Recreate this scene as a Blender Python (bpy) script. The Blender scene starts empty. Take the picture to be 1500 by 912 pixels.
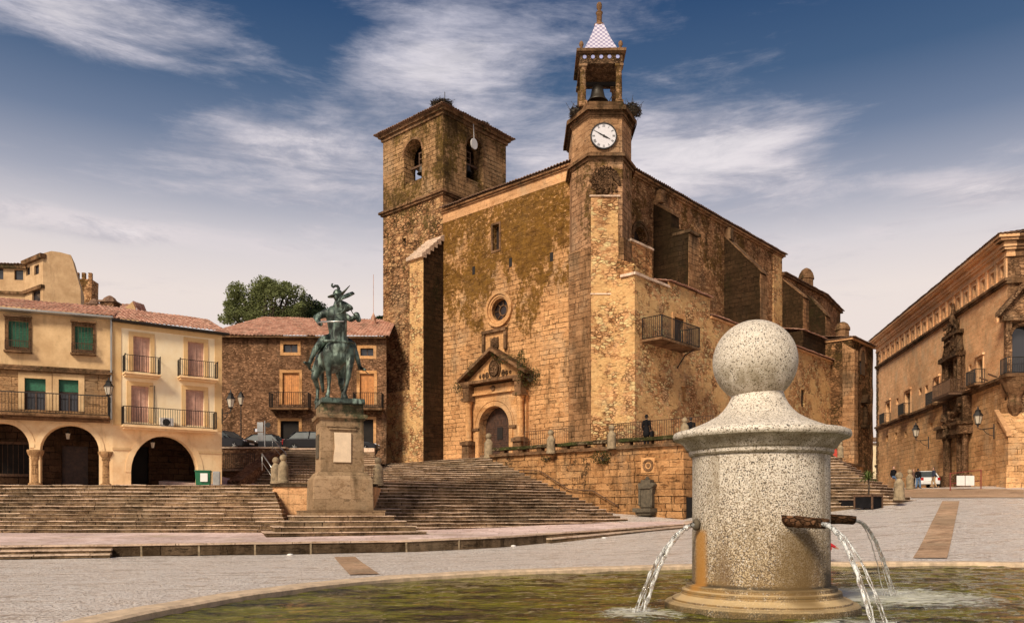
import bpy, bmesh, math, random
import numpy as np
from mathutils import Vector, noise
random.seed(7)
PI=math.pi; R=math.radians
sc=bpy.context.scene; COL=sc.collection
FP=1186.0; CZ=1.6; HY=750.0; CX=750.0
def at(px,py,D): return Vector(((px-CX)/FP*D, D, CZ+(HY-py)/FP*D))
def ax(px,D): return (px-CX)/FP*D
def az(py,D): return CZ+(HY-py)/FP*D
# ---------------- object helpers
def tag(o,label=None,cat=None,group=None,kind=None):
    if label: o['label']=label
    if cat: o['category']=cat
    if group: o['group']=group
    if kind: o['kind']=kind
    return o
def thing(name,label,cat,loc=(0,0,0),rz=0,group=None):
    o=bpy.data.objects.new(name,None); COL.objects.link(o)
    o.location=loc; o.rotation_euler=(0,0,rz); o.empty_display_size=.2
    return tag(o,label,cat,group)
KIDS={}
def dup(root,loc,rz=0,label=None,scale=None):
    def cp(o,par):
        c=o.copy(); COL.objects.link(c)
        if par: c.parent=par
        KIDS[c.name]=[]
        for k in KIDS.get(o.name,[]):
            KIDS[c.name].append(cp(k,c))
        return c
    r=cp(root,None); r.location=loc; r.rotation_euler=(0,0,rz)
    if label: r['label']=label
    if scale: r.scale=(scale,)*3
    return r
def wloc(p):
    v=Vector((0,0,0))
    while p is not None: v+=Vector(p.location); p=p.parent
    return v
class Fr:
    def __init__(s,ox,oy,ux,uy):
        l=math.hypot(ux,uy); s.o=(ox,oy); s.u=(ux/l,uy/l); s.n=(uy/l,-ux/l)
    def pt(s,u,n,z): return Vector((s.o[0]+s.u[0]*u+s.n[0]*n, s.o[1]+s.u[1]*u+s.n[1]*n, z))
    def px(s,px,py=None,off=0):
        r=(px-CX)/FP; ox=s.o[0]+s.n[0]*off; oy=s.o[1]+s.n[1]*off
        t=(r*oy-ox)/(s.u[0]-r*s.u[1])
        if py is None: return t
        return t, az(py, oy+s.u[1]*t)
    def shift(s,u,n):
        p=s.pt(u,n,0); return Fr(p.x,p.y,s.u[0],s.u[1])
    def turn(s,u,n,deg):
        p=s.pt(u,n,0); a=R(deg); c,d=math.cos(a),math.sin(a)
        return Fr(p.x,p.y,s.u[0]*c-s.u[1]*d,s.u[0]*d+s.u[1]*c)
W0=Fr(0,0,1,0)
class MB:
    def __init__(s): s.v=[]; s.f=[]
    def add(s,vs,fs):
        b=len(s.v); s.v+= [tuple(v) for v in vs]; s.f+=[tuple(b+i for i in f) for f in fs]
    def quad(s,*p): s.add(p,[tuple(range(len(p)))])
    def hexa(s,c,seg=0,amp=0,faces=(0,1,2,3,4,5)):
        # c: bottom 4 ccw, top 4
        F=[(3,2,1,0),(4,5,6,7),(0,1,5,4),(1,2,6,5),(2,3,7,6),(3,0,4,7)]
        c=[Vector(x) for x in c]
        if not seg: s.add(c,[F[i] for i in faces]); return
        for i in faces:
            a,b,d,e=[c[k] for k in F[i]]
            nu=max(1,int(((b-a).length+(e-d).length)/2/seg)); nv=max(1,int(((e-a).length+(d-b).length)/2/seg))
            # use symmetrical counts so shared edges agree
            vs=[];fs=[]
            for y in range(nv+1):
                for x in range(nu+1):
                    p=a.lerp(b,x/nu).lerp(e.lerp(d,x/nu),y/nv)
                    q=p/1.1
                    n=Vector((noise.noise(q),noise.noise(q+Vector((31,7,3))),noise.noise(q+Vector((5,51,9)))))
                    q2=p/.35
                    n+=.45*Vector((noise.noise(q2),noise.noise(q2+Vector((31,7,3))),noise.noise(q2+Vector((5,51,9)))))
                    vs.append(p+n*amp)
            for y in range(nv):
                for x in range(nu):
                    k=y*(nu+1)+x; fs.append((k,k+1,k+nu+2,k+nu+1))
            s.add(vs,fs)
    def box(s,fr,u0,u1,n0,n1,z0,z1,seg=0,amp=0,zt=None):
        # n0 back ,n1 front(out). zt: (z at back, z at front) for top
        zb,zf=zt if zt else (z1,z1)
        if u0>u1:u0,u1=u1,u0
        if n0>n1:n0,n1=n1,n0
        c=[fr.pt(u0,n1,z0),fr.pt(u1,n1,z0),fr.pt(u1,n0,z0),fr.pt(u0,n0,z0),fr.pt(u0,n1,zf),fr.pt(u1,n1,zf),fr.pt(u1,n0,zb),fr.pt(u0,n0,zb)]
        s.hexa(c,seg,amp)
    def b(s,x0,x1,y0,y1,z0,z1): s.box(W0,x0,x1,-y1,-y0,z0,z1)
    def prism(s,poly,z0,z1,tops=None,seg=0,amp=0):
        n=len(poly); zt=tops or [z1]*n
        if seg:
            for i in range(n):
                j=(i+1)%n; a=poly[i];b=poly[j]
                L=math.hypot(a[0]-b[0],a[1]-b[1]); nu=max(1,int(L/seg)); nv=max(1,int((z1-z0)/seg)); vs=[];fs=[]
                for y in range(nv+1):
                    for x in range(nu+1):
                        t=x/nu; p=Vector((a[0]+(b[0]-a[0])*t,a[1]+(b[1]-a[1])*t,z0+(z1-z0)*y/nv))
                        q=p/1.1; q2=p/.35
                        nn=Vector((noise.noise(q)+.45*noise.noise(q2),noise.noise(q+Vector((31,7,3)))+.45*noise.noise(q2+Vector((31,7,3))),0))
                        vs.append(p+nn*amp)
                for y in range(nv):
                    for x in range(nu):
                        k=y*(nu+1)+x; fs.append((k,k+1,k+nu+2,k+nu+1))
                s.add(vs,fs)
            s.add([(p[0],p[1],z1) for p in poly],[tuple(range(n))])
            return
        s.add([(p[0],p[1],z0) for p in poly]+[(p[0],p[1],zt[i]) for i,p in enumerate(poly)],
              [tuple(range(n-1,-1,-1)),tuple(range(n,2*n))]+[(i,(i+1)%n,n+(i+1)%n,n+i) for i in range(n)])
    def lathe(s,prof,c=(0,0,0),n=24,axis='z',cap=True,ang=0):
        vs=[];fs=[]
        for r,z in prof:
            for k in range(n):
                a=2*PI*k/n+ang; x=r*math.cos(a); y=r*math.sin(a)
                v=(x,y,z) if axis=='z' else ((z,x,y) if axis=='x' else (x,z,y))
                vs.append((v[0]+c[0],v[1]+c[1],v[2]+c[2]))
        for i in range(len(prof)-1):
            for k in range(n):
                fs.append((i*n+k,i*n+(k+1)%n,(i+1)*n+(k+1)%n,(i+1)*n+k))
        if cap:
            fs.append(tuple(range(n-1,-1,-1))); m=(len(prof)-1)*n; fs.append(tuple(m+k for k in range(n)))
        s.add(vs,fs)
    def sphere(s,c,r,n=16,sc_=(1,1,1)):
        prof=[(max(.001,math.sin(PI*i/(n//2+2))),-math.cos(PI*i/(n//2+2))) for i in range(n//2+3)]
        b=len(s.v); s.lathe(prof,(0,0,0),n)
        for i in range(b,len(s.v)):
            v=s.v[i]; s.v[i]=(v[0]*r*sc_[0]+c[0],v[1]*r*sc_[1]+c[1],v[2]*r*sc_[2]+c[2])
    def tube(s,pts,r,n=6,r1=None):
        pts=[Vector(p) for p in pts]; m=len(pts); vs=[];fs=[]
        rs=r if isinstance(r,(list,tuple)) else [r+( (r1-r)*i/(m-1) if r1 is not None else 0) for i in range(m)]
        prev=None
        for i,p in enumerate(pts):
            d=(pts[min(i+1,m-1)]-pts[max(i-1,0)])
            d=d.normalized() if d.length>1e-9 else Vector((0,0,1))
            up=Vector((0,0,1)) if abs(d.z)<.95 else Vector((1,0,0))
            a=d.cross(up).normalized() if prev is None else (prev-d*prev.dot(d)).normalized()
            prev=a; b2=d.cross(a)
            for k in range(n):
                t=2*PI*k/n; vs.append(p+(a*math.cos(t)+b2*math.sin(t))*rs[i])
        for i in range(m-1):
            for k in range(n): fs.append((i*n+k,i*n+(k+1)%n,(i+1)*n+(k+1)%n,(i+1)*n+k))
        fs.append(tuple(range(n-1,-1,-1))); fs.append(tuple((m-1)*n+k for k in range(n)))
        s.add(vs,fs)
    def cap(s,p0,p1,r0,r1,n=14):
        p0=Vector(p0);p1=Vector(p1); d=p1-p0; L=d.length
        if L<1e-6: return s.sphere(p0,r0,n)
        d/=L; pts=[];rs=[]
        for i in range(5):
            a=PI/2*(1-i/4.); pts.append(p0-d*r0*math.sin(a)); rs.append(max(.0008,r0*math.cos(a)))
        for i in range(5):
            a=PI/2*(i/4.); pts.append(p1+d*r1*math.sin(a)); rs.append(max(.0008,r1*math.cos(a)))
        s.tube(pts,rs,n)
    def wall(s,fr,u0,u1,z0,z1,ops=(),depth=.35,off=0,zt=None):
        """front face with real openings; zt(u)->top z"""
        top=zt or (lambda u:z1)
        xs={u0,u1}; O=[]
        for o in ops:
            ua,ub,za,zb=o[:4]; k=o[4] if len(o)>4 else 'rect'
            if ua>ub: ua,ub=ub,ua
            c=(ua+ub)/2; rr=(ub-ua)/2
            if k=='rect': lo=lambda u,za=za:za; hi=lambda u,zb=zb:zb; X=[ua,ub]
            elif k=='arch':
                rise=o[5] if len(o)>5 else rr
                lo=lambda u,za=za:za
                hi=lambda u,zb=zb,c=c,rr=rr,rise=rise: zb-rise+rise*math.sqrt(max(0,1-((u-c)/rr)**2))
                X=[c-rr*math.cos(PI*i/16) for i in range(17)]
            else:
                cz=(za+zb)/2; rz=(zb-za)/2
                hi=lambda u,c=c,rr=rr,cz=cz,rz=rz: cz+rz*math.sqrt(max(0,1-((u-c)/rr)**2))
                lo=lambda u,c=c,rr=rr,cz=cz,rz=rz: cz-rz*math.sqrt(max(0,1-((u-c)/rr)**2))
                X=[c-rr*math.cos(PI*i/20) for i in range(21)]
            O.append((X[0],X[-1],lo,hi,X,k,za)); xs.update(X)
        xs=sorted(x for x in xs if u0-1e-6<=x<=u1+1e-6); xx=[xs[0]]
        for x in xs[1:]:
            if x-xx[-1]>1e-4: xx.append(x)
        for a,b_ in zip(xx,xx[1:]):
            m=(a+b_)/2; act=sorted([o for o in O if o[0]<m<o[1]],key=lambda o:o[2](m))
            la,lb=z0,z0
            for o in act+[None]:
                ha,hb=(o[2](a),o[2](b_)) if o else (top(a),top(b_))
                if (ha+hb)-(la+lb)>1e-4: s.quad(fr.pt(a,off,la),fr.pt(b_,off,lb),fr.pt(b_,off,hb),fr.pt(a,off,ha))
                if o: la,lb=o[3](a),o[3](b_)
        for o in O:
            X=o[4]
            for a,b_ in zip(X,X[1:]):
                s.quad(fr.pt(a,off,o[3](a)),fr.pt(b_,off,o[3](b_)),fr.pt(b_,off-depth,o[3](b_)),fr.pt(a,off-depth,o[3](a)))
                s.quad(fr.pt(a,off-depth,o[2](a)),fr.pt(b_,off-depth,o[2](b_)),fr.pt(b_,off,o[2](b_)),fr.pt(a,off,o[2](a)))
            for x,sg in ((X[0],1),(X[-1],-1)):
                za,zb=o[2](x),o[3](x)
                if zb-za>.01:
                    q=[fr.pt(x,off,za),fr.pt(x,off,zb),fr.pt(x,off-depth,zb),fr.pt(x,off-depth,za)]
                    s.quad(*(q if sg>0 else q[::-1]))
    def panel(s,fr,ua,ub,za,zb,n0,n1,kind='rect',rise=None,seg=16):
        """solid shape slab matching opening"""
        if ua>ub: ua,ub=ub,ua
        c=(ua+ub)/2; rr=(ub-ua)/2
        if kind=='rect': P=[(ua,za),(ub,za),(ub,zb),(ua,zb)]
        elif kind=='arch':
            rise=rise or rr; P=[(ua,za),(ub,za)]+[(c+rr*math.cos(PI*i/seg),zb-rise+rise*math.sin(PI*i/seg)) for i in range(seg+1)]
        else:
            cz=(za+zb)/2; rz=(zb-za)/2; P=[(c+rr*math.cos(2*PI*i/24),cz+rz*math.sin(2*PI*i/24)) for i in range(24)]
        s.poly(fr,P,n0,n1)
    def poly(s,fr,P,n0,n1):
        n=len(P); s.add([fr.pt(u,n1,z) for u,z in P]+[fr.pt(u,n0,z) for u,z in P],
            [tuple(range(n)),tuple(range(2*n-1,n-1,-1))]+[(i,n+i,n+(i+1)%n,(i+1)%n) for i in range(n)])
    def ring(s,fr,c,z,r0,r1,n0,n1,a0=0,a1=2*PI,seg=24,sz=1):
        closed=abs(a1-a0-2*PI)<1e-6; vs=[];fs=[]
        m=seg if closed else seg+1
        for i in range(m):
            a=a0+(a1-a0)*i/seg
            for r,n in ((r0,n1),(r1,n1),(r1,n0),(r0,n0)): vs.append(fr.pt(c+r*math.cos(a),n,z+r*sz*math.sin(a)))
        for i in range(seg):
            j=(i+1)%m
            for k in range(4): fs.append((i*4+k,i*4+(k+1)%4,j*4+(k+1)%4,j*4+k))
        if not closed: fs+= [(3,2,1,0),(4*seg,4*seg+1,4*seg+2,4*seg+3)]
        s.add(vs,fs)
    def frame(s,fr,ua,ub,za,zb,w,n0,n1,bottom=True):
        if ua>ub: ua,ub=ub,ua
        s.box(fr,ua-w,ua,n0,n1,za-(w if bottom else 0),zb+w); s.box(fr,ub,ub+w,n0,n1,za-(w if bottom else 0),zb+w)
        s.box(fr,ua,ub,n0,n1-.002,zb,zb+w)
        if bottom: s.box(fr,ua,ub,n0,n1-.002,za-w,za)
    def build(s,name,mat,parent=None,smooth=False,fixn=True,mods=None):
        me=bpy.data.meshes.new(name)
        off=wloc(parent)
        me.from_pydata([(v[0]-off.x,v[1]-off.y,v[2]-off.z) for v in s.v],[],s.f)
        me.materials.append(mat)
        bm=bmesh.new(); bm.from_mesh(me)
        if fixn: bmesh.ops.remove_doubles(bm,verts=bm.verts,dist=.0005); bmesh.ops.recalc_face_normals(bm,faces=bm.faces)
        uvl=bm.loops.layers.uv.new('UVMap')
        for f in bm.faces:
            n=f.normal
            if abs(n.z)>.75:
                for l in f.loops: c=l.vert.co; l[uvl].uv=(c.x+off.x,c.y+off.y)
            else:
                t=Vector((-n.y,n.x)); t.normalize()
                if abs(t.x)>.2 and t.x<0: t=-t
                elif abs(t.x)<=.2 and t.y<0: t=-t
                for l in f.loops: c=l.vert.co; l[uvl].uv=((c.x+off.x)*t.x+(c.y+off.y)*t.y,c.z+off.z)
            f.smooth=smooth
        bm.to_mesh(me); bm.free()
        o=bpy.data.objects.new(name,me); COL.objects.link(o)
        if parent: o.parent=parent; KIDS.setdefault(parent.name,[]).append(o)
        if mods: mods(o)
        return o
def remesh(vox,it=4):
    def f(o):
        m=o.modifiers.new('r','REMESH'); m.mode='VOXEL'; m.voxel_size=vox; m.use_smooth_shade=True
        k=o.modifiers.new('s','SMOOTH'); k.iterations=it; k.factor=.6
    return f
def bevel(w,seg=2):
    def f(o):
        m=o.modifiers.new('b','BEVEL'); m.width=w; m.segments=seg; m.limit_method='ANGLE'; m.angle_limit=R(40)
    return f
def struct(name,mb,mat,smooth=False,**k): return tag(mb.build(name,mat,None,smooth,**k),kind='structure')
# ---------------- materials
class NT:
    def __init__(s,nt): s.t=nt; nt.nodes.clear()
    def n(s,t,**kw):
        x=s.t.nodes.new(t)
        ins=kw.pop('i',{})
        for k,v in kw.items(): setattr(x,k,v)
        for k,v in ins.items():
            if isinstance(v,bpy.types.NodeSocket): s.t.links.new(v,x.inputs[k])
            else: x.inputs[k].default_value=v
        return x
    def l(s,a,b): s.t.links.new(a,b)
    def math(s,op,a,b=0,c=None,clamp=False):
        i={0:a,1:b}
        if c is not None:i[2]=c
        return s.n('ShaderNodeMath',operation=op,use_clamp=clamp,i=i).outputs[0]
    def mix(s,f,a,b,mode='MIX'):
        return s.n('ShaderNodeMix',data_type='RGBA',blend_type=mode,i={0:f,6:a if isinstance(a,bpy.types.NodeSocket) else C4(a),7:b if isinstance(b,bpy.types.NodeSocket) else C4(b)}).outputs[2]
    def ramp(s,f,a,b,c=0,d=1): 
        return s.n('ShaderNodeMapRange',interpolation_type='SMOOTHSTEP',i={0:f,1:a,2:b,3:c,4:d}).outputs[0]
    def noise(s,v,scale,det=4,rough=.55,dist=0):
        return s.n('ShaderNodeTexNoise',i={'Vector':v,'Scale':scale,'Detail':det,'Roughness':rough,'Distortion':dist}).outputs[0]
    def vmul(s,v,k): return s.n('ShaderNodeVectorMath',operation='MULTIPLY',i={0:v,1:k}).outputs[0]
    def vadd(s,v,k): return s.n('ShaderNodeVectorMath',operation='ADD',i={0:v,1:k}).outputs[0]
def C4(c): return (c[0],c[1],c[2],1)
def newmat(name):
    m=bpy.data.materials.new(name); m.use_nodes=True; t=NT(m.node_tree)
    bs=t.n('ShaderNodeBsdfPrincipled'); o=t.n('ShaderNodeOutputMaterial'); t.l(bs.outputs[0],o.inputs[0])
    return m,t,bs
def setbump(t,bs,h,strength=.6,dist=.05):
    b=t.n('ShaderNodeBump',i={'Height':h,'Strength':strength,'Distance':dist}); t.l(b.outputs[0],bs.inputs['Normal'])
def pos(t): return t.n('ShaderNodeNewGeometry').outputs['Position']
def simple(name,c,rough=.6,metal=0,var=.25,vs=3.,bump=.15,c2=None,spec=.5,bd=.01):
    m,t,bs=newmat(name); p=pos(t)
    n=t.noise(p,vs,6,.65); n2=t.noise(p,vs*9,3,.6)
    f=t.math('MULTIPLY_ADD',n,.7,t.math('MULTIPLY',n2,.3))
    lo=[x*(1-var) for x in c]; hi=c2 or [min(1,x*(1+var)) for x in c]
    t.l(t.mix(t.ramp(f,.32,.68),lo,hi),bs.inputs['Base Color'])
    bs.inputs['Roughness'].default_value=rough; bs.inputs['Metallic'].default_value=metal
    bs.inputs['Specular IOR Level'].default_value=spec
    setbump(t,bs,f,bump,bd)
    return m
def stone(name,c1,c2,mortar,style='rubble',scale=1.6,lich=None,dark=.5,plast=0,plcol=(.6,.4,.2),bw=.75,bh=.33,bumps=1.0,stain=(.03,.018,.008),gap=.05,pits=.6):
    """lich: (colour, noise threshold low down, noise threshold high up, z low, z high): lichen cover changing with height"""
    hu=lambda c:(c[0]*1.04,c[1]*.90,c[2]*.97)
    c1=[x*.92 for x in hu(c1)];c2=hu(c2);mortar=[x*.8 for x in hu(mortar)];plcol=hu(plcol)
    m,t,bs=newmat(name); p=pos(t)
    nz=t.n('ShaderNodeTexNoise',i={'Vector':p,'Scale':.9,'Detail':5.,'Roughness':.7}); wob=t.n('ShaderNodeVectorMath',operation='SUBTRACT',i={0:nz.outputs['Color'],1:(.5,.5,.5)}).outputs[0]
    nz2=t.n('ShaderNodeTexNoise',i={'Vector':p,'Scale':4.5,'Detail':3.}); wob2=t.n('ShaderNodeVectorMath',operation='SUBTRACT',i={0:nz2.outputs['Color'],1:(.5,.5,.5)}).outputs[0]
    if style=='rubble':
        sc_=scale*1.5
        v=t.vmul(p,(sc_,sc_,sc_*1.9)); v=t.vadd(v,t.vmul(wob,(1.6,1.6,1.2))); v=t.vadd(v,t.vmul(wob2,(.35,.35,.35)))
        a=t.n('ShaderNodeTexVoronoi',i={'Vector':v,'Scale':1.,'Randomness':1.}); e=t.n('ShaderNodeTexVoronoi',feature='DISTANCE_TO_EDGE',i={'Vector':v,'Scale':1.,'Randomness':1.})
        sp=t.n('ShaderNodeSeparateColor',i={0:a.outputs['Color']}); cell=sp.outputs[0]; cell2=sp.outputs[1]
        edge=t.ramp(e.outputs[0],.0,gap*3.5)
    else:
        uv=t.n('ShaderNodeUVMap').outputs[0]
        v=t.vadd(uv,t.vmul(wob,(.34,.16,0))); v=t.vadd(v,t.vmul(wob2,(.07,.05,0)))
        br=t.n('ShaderNodeTexBrick',offset=.5,squash=1.45,squash_frequency=3,i={'Vector':v,'Color1':(0,0,0,1),'Color2':(1,1,1,1),'Mortar':(.5,.5,.5,1),'Scale':1.,'Mortar Size':gap*.42,'Mortar Smooth':.6,'Bias':0.,'Brick Width':bw,'Row Height':bh})
        cell=t.n('ShaderNodeSeparateColor',i={0:br.outputs['Color']}).outputs[0]
        cell2=t.noise(t.vmul(v,(1.,2.1,1.)),1.9,2,.5)
        edge=t.math('SUBTRACT',1.,br.outputs['Fac'])
    big=t.noise(p,.23,5,.6); mid=t.noise(t.vmul(p,(1,1,1.5)),1.7,6,.75); fine=t.noise(t.vmul(p,(1,1,1.4)),9.,6,.78)
    dash=t.noise(t.vadd(t.vmul(p,(1.1,1.1,4.2)),t.vmul(wob,(1.,1.,1.))),1.5,4,.62)
    # joints open up only here and there
    jm=t.ramp(t.noise(p,.85,5,.7),.40,.60,.25,1.)
    jk=t.math('MULTIPLY',t.math('SUBTRACT',1.,edge),jm)
    col=t.mix(t.math('MULTIPLY_ADD',cell,.6,t.math('MULTIPLY_ADD',mid,.9,-.25),clamp=True),c1,c2)
    col=t.mix(t.math('MULTIPLY',t.ramp(cell2,.62,.9),.55),col,[min(.78,x*1.4) for x in c2])
    col=t.mix(t.math('MULTIPLY',t.ramp(cell2,.38,.12),.55),col,[c1[0]*.5,c1[1]*.42,c1[2]*.36])
    col=t.mix(t.math('MULTIPLY',t.ramp(mid,.50,.30),.55),col,[c1[0]*.55,c1[1]*.42,c1[2]*.3])
    col=t.mix(t.math('MULTIPLY',t.ramp(fine,.50,.30),.7),col,[c1[0]*.22,c1[1]*.17,c1[2]*.12])
    gp1=t.ramp(t.noise(t.vmul(p,(1,1,.7)),.37,6,.7),.50,.66); lum=(c1[0]+c1[1]+c1[2]+c2[0]+c2[1]+c2[2])/6
    col=t.mix(t.math('MULTIPLY',gp1,.38),col,(lum*1.05,lum*.84,lum*.56))
    bl1=t.ramp(t.noise(p,.16,5,.65),.40,.62,.84,1.14); col=t.n('ShaderNodeVectorMath',operation='SCALE',i={0:col,'Scale':bl1}).outputs[0]
    if plast:
        pm=t.ramp(t.noise(p,.55,7,.72),.62-plast*.3,.72-plast*.3)
        col=t.mix(t.math('MULTIPLY',pm,.85),col,t.mix(mid,[plcol[0]*.7,plcol[1]*.6,plcol[2]*.5],[min(.8,x*1.25) for x in plcol]))
        jk=t.math('MULTIPLY',jk,t.math('SUBTRACT',1.,t.math('MULTIPLY',pm,.8)))
    col=t.mix(jk,col,mortar)
    pit=t.math('MULTIPLY',t.ramp(dash,.40,.31),t.ramp(fine,.35,.55,.4,1.))
    col=t.mix(t.math('MULTIPLY',pit,pits),col,[x*.45 for x in mortar])
    if lich:
        lc,t0,t1,z0,z1=lich
        z=t.n('ShaderNodeSeparateXYZ',i={0:p}).outputs[2]
        th=t.n('ShaderNodeMapRange',i={0:z,1:z0,2:z1,3:t0,4:t1}).outputs[0]
        ln=t.math('MULTIPLY_ADD',t.noise(t.vmul(p,(1,1,.6)),.4,8,.72),.7,t.math('MULTIPLY',t.noise(p,4.5,5,.75),.3))
        mk=t.ramp(t.math('SUBTRACT',ln,th),-.025,.035)
        lcol=t.mix(t.ramp(mid,.34,.62),[lc[0]*.25,lc[1]*.22,lc[2]*.5],lc)
        lcol=t.mix(t.ramp(fine,.4,.62),lcol,[lc[0]*.45,lc[1]*.45,lc[2]*.5])
        col=t.mix(t.math('MULTIPLY',mk,.9),col,lcol)
        sp2=t.math('MULTIPLY',t.ramp(t.noise(t.vmul(p,(1,1,1.8)),3.1,5,.8),.56,.63),t.ramp(big,.30,.55))
        col=t.mix(t.math('MULTIPLY',sp2,.75),col,c2)
    sv=t.vmul(p,(1.3,1.3,.2)); st=t.noise(sv,1.,7,.74)
    col=t.mix(t.math('MULTIPLY',t.ramp(t.math('MULTIPLY_ADD',st,.6,t.math('MULTIPLY',big,.4)),.6-dark*.17,.73-dark*.11),.78),col,stain)
    t.l(col,bs.inputs['Base Color']); bs.inputs['Roughness'].default_value=.95; bs.inputs['Specular IOR Level'].default_value=.08
    if lich: jk=t.math('MULTIPLY',jk,t.math('SUBTRACT',1.,t.math('MULTIPLY',mk,.85)))
    h=t.math('ADD',t.math('MULTIPLY',jk,-.8),t.math('SUBTRACT',t.math('MULTIPLY_ADD',mid,.7,t.math('MULTIPLY_ADD',fine,.8,t.math('MULTIPLY',cell,.35))),t.math('MULTIPLY',pit,.6)))
    setbump(t,bs,h,bumps,.10)
    return m
def plaster(name,c,c2,dirt=(.1,.06,.03),amt=.4,bump=.3):
    m,t,bs=newmat(name); p=pos(t)
    n=t.noise(p,.8,7,.7); f=t.noise(p,7,6,.7); s=t.noise(t.vmul(p,(1.5,1.5,.25)),1.3,6,.7)
    col=t.mix(t.ramp(n,.3,.7),c,c2)
    col=t.mix(t.math('MULTIPLY',t.ramp(s,.5,.78),amt),col,dirt)
    col=t.mix(t.math('MULTIPLY',t.ramp(f,.55,.8),amt*.8),col,dirt)
    t.l(col,bs.inputs['Base Color']); bs.inputs['Roughness'].default_value=.9; bs.inputs['Specular IOR Level'].default_value=.2
    setbump(t,bs,t.math('ADD',n,f),bump,.03); return m
M={}
OR1=(.34,.185,.075); OR2=(.58,.35,.15)
LIC=(.20,.105,.018)
M['facade']=stone('facade_masonry',(.50,.285,.11),(.80,.51,.215),(.13,.065,.022),'ashlar',lich=((.25,.12,.016),.66,.43,11.5,20.),dark=.45,bw=.85,bh=.34,gap=.06,bumps=1.2)
M['bellt']=stone('bell_tower_masonry',(.26,.165,.07),(.50,.34,.155),(.06,.036,.014),'ashlar',lich=((.17,.105,.022),.58,.50,10.,34.),dark=.7,bw=.75,bh=.34,gap=.06,bumps=1.2)
M['bellt2']=stone('bell_tower_rubble',(.34,.19,.08),(.62,.39,.175),(.07,.038,.014),'rubble',1.5,lich=((.15,.10,.025),.60,.50,10.,30.),dark=.55,bumps=1.3)
M['clockt']=stone('clock_tower_ashlar',(.33,.20,.095),(.55,.36,.18),(.08,.045,.02),'ashlar',lich=((.17,.10,.025),.64,.50,8.,26.),dark=.6,bw=.62,bh=.36,gap=.05)
M['rubble']=stone('church_rubble',(.42,.22,.08),(.72,.44,.18),(.15,.075,.025),'rubble',1.9,lich=((.17,.10,.025),.72,.52,9.,24.),dark=.5,plast=.35,plcol=(.6,.33,.13),bumps=1.2)
M['side']=stone('nave_side_rubble',(.34,.19,.08),(.62,.38,.17),(.14,.075,.03),'rubble',2.2,lich=((.17,.09,.02),.64,.52,10.,25.),dark=.6,bumps=1.1)
M['butt']=stone('shaded_buttress_stone',(.030,.018,.008),(.088,.055,.025),(.010,.006,.003),'ashlar',lich=((.04,.03,.01),.6,.55,10.,24.),dark=1.2,bw=.7,bh=.35)  # staining and the shade on these buttress faces both put into the colour
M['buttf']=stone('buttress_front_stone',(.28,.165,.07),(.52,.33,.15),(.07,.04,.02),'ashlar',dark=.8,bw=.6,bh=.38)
M['pale']=stone('pale_buttress_render',(.52,.32,.14),(.68,.44,.2),(.4,.24,.1),'ashlar',dark=.3,bw=.9,bh=.5,gap=.03,bumps=.5)
M['annex']=stone('annex_render',(.56,.33,.13),(.84,.55,.25),(.2,.10,.035),'rubble',2.2,dark=.25,plast=.55,plcol=(.80,.50,.21),bumps=.9)
M['retain']=stone('retaining_ashlar',(.36,.19,.065),(.68,.42,.17),(.035,.02,.01),'ashlar',dark=.65,bw=.85,bh=.42,gap=.06,bumps=1.2,lich=((.06,.04,.02),.62,.56,1.,5.6))
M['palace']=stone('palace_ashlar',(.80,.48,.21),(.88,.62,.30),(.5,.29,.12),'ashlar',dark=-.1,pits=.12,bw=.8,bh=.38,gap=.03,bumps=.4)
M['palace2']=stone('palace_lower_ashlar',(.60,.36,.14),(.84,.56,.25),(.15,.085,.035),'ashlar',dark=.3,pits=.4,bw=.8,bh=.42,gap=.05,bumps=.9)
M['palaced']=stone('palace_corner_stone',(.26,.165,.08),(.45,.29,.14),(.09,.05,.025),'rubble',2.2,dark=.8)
M['carved']=stone('carved_stone',(.16,.10,.05),(.34,.22,.11),(.08,.05,.02),'rubble',4.5,dark=.8,bumps=1.2)
M['portal']=stone('portal_stone',(.52,.30,.11),(.72,.46,.19),(.3,.16,.055),style='ashlar',pits=.3,dark=.5,bw=1.1,bh=.55,gap=.03,bumps=.6)
M['trim']=stone('weathered_trim',(.14,.085,.04),(.33,.21,.10),(.08,.05,.025),'ashlar',dark=.9,bw=1.1,bh=.5,gap=.03,bumps=.8,lich=((.07,.06,.02),.6,.55,3.,30.))
M['rhouse']=stone('house_rubble',(.17,.10,.05),(.42,.265,.135),(.26,.155,.075),'rubble',3.6,dark=.6,bumps=1.0)
M['lhouse']=stone('old_house_ashlar',(.36,.235,.10),(.54,.36,.165),(.20,.12,.05),'ashlar',dark=.5,bw=.9,bh=.45,gap=.04)
M['lplast']=plaster('ochre_render',(.50,.32,.16),(.70,.48,.26),amt=.45)
M['yplast']=plaster('yellow_render',(.86,.67,.41),(.92,.77,.53),dirt=(.4,.24,.1),amt=.22,bump=.15)
M['hill']=plaster('hill_house_render',(.40,.25,.13),(.58,.39,.22),amt=.5)
M['ytrim']=plaster('orange_window_surround',(.66,.41,.18),(.76,.52,.26),dirt=(.3,.15,.05),amt=.3)
M['yarc']=plaster('arcade_render',(.74,.47,.24),(.88,.64,.37),dirt=(.2,.1,.04),amt=.35)
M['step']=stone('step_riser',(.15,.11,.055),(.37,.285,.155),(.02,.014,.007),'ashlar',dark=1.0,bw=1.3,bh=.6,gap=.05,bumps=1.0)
M['tread']=stone('step_tread',(.54,.44,.29),(.78,.68,.48),(.16,.12,.07),'ashlar',dark=.4,bw=1.3,bh=.9,gap=.04,bumps=.5)
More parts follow.
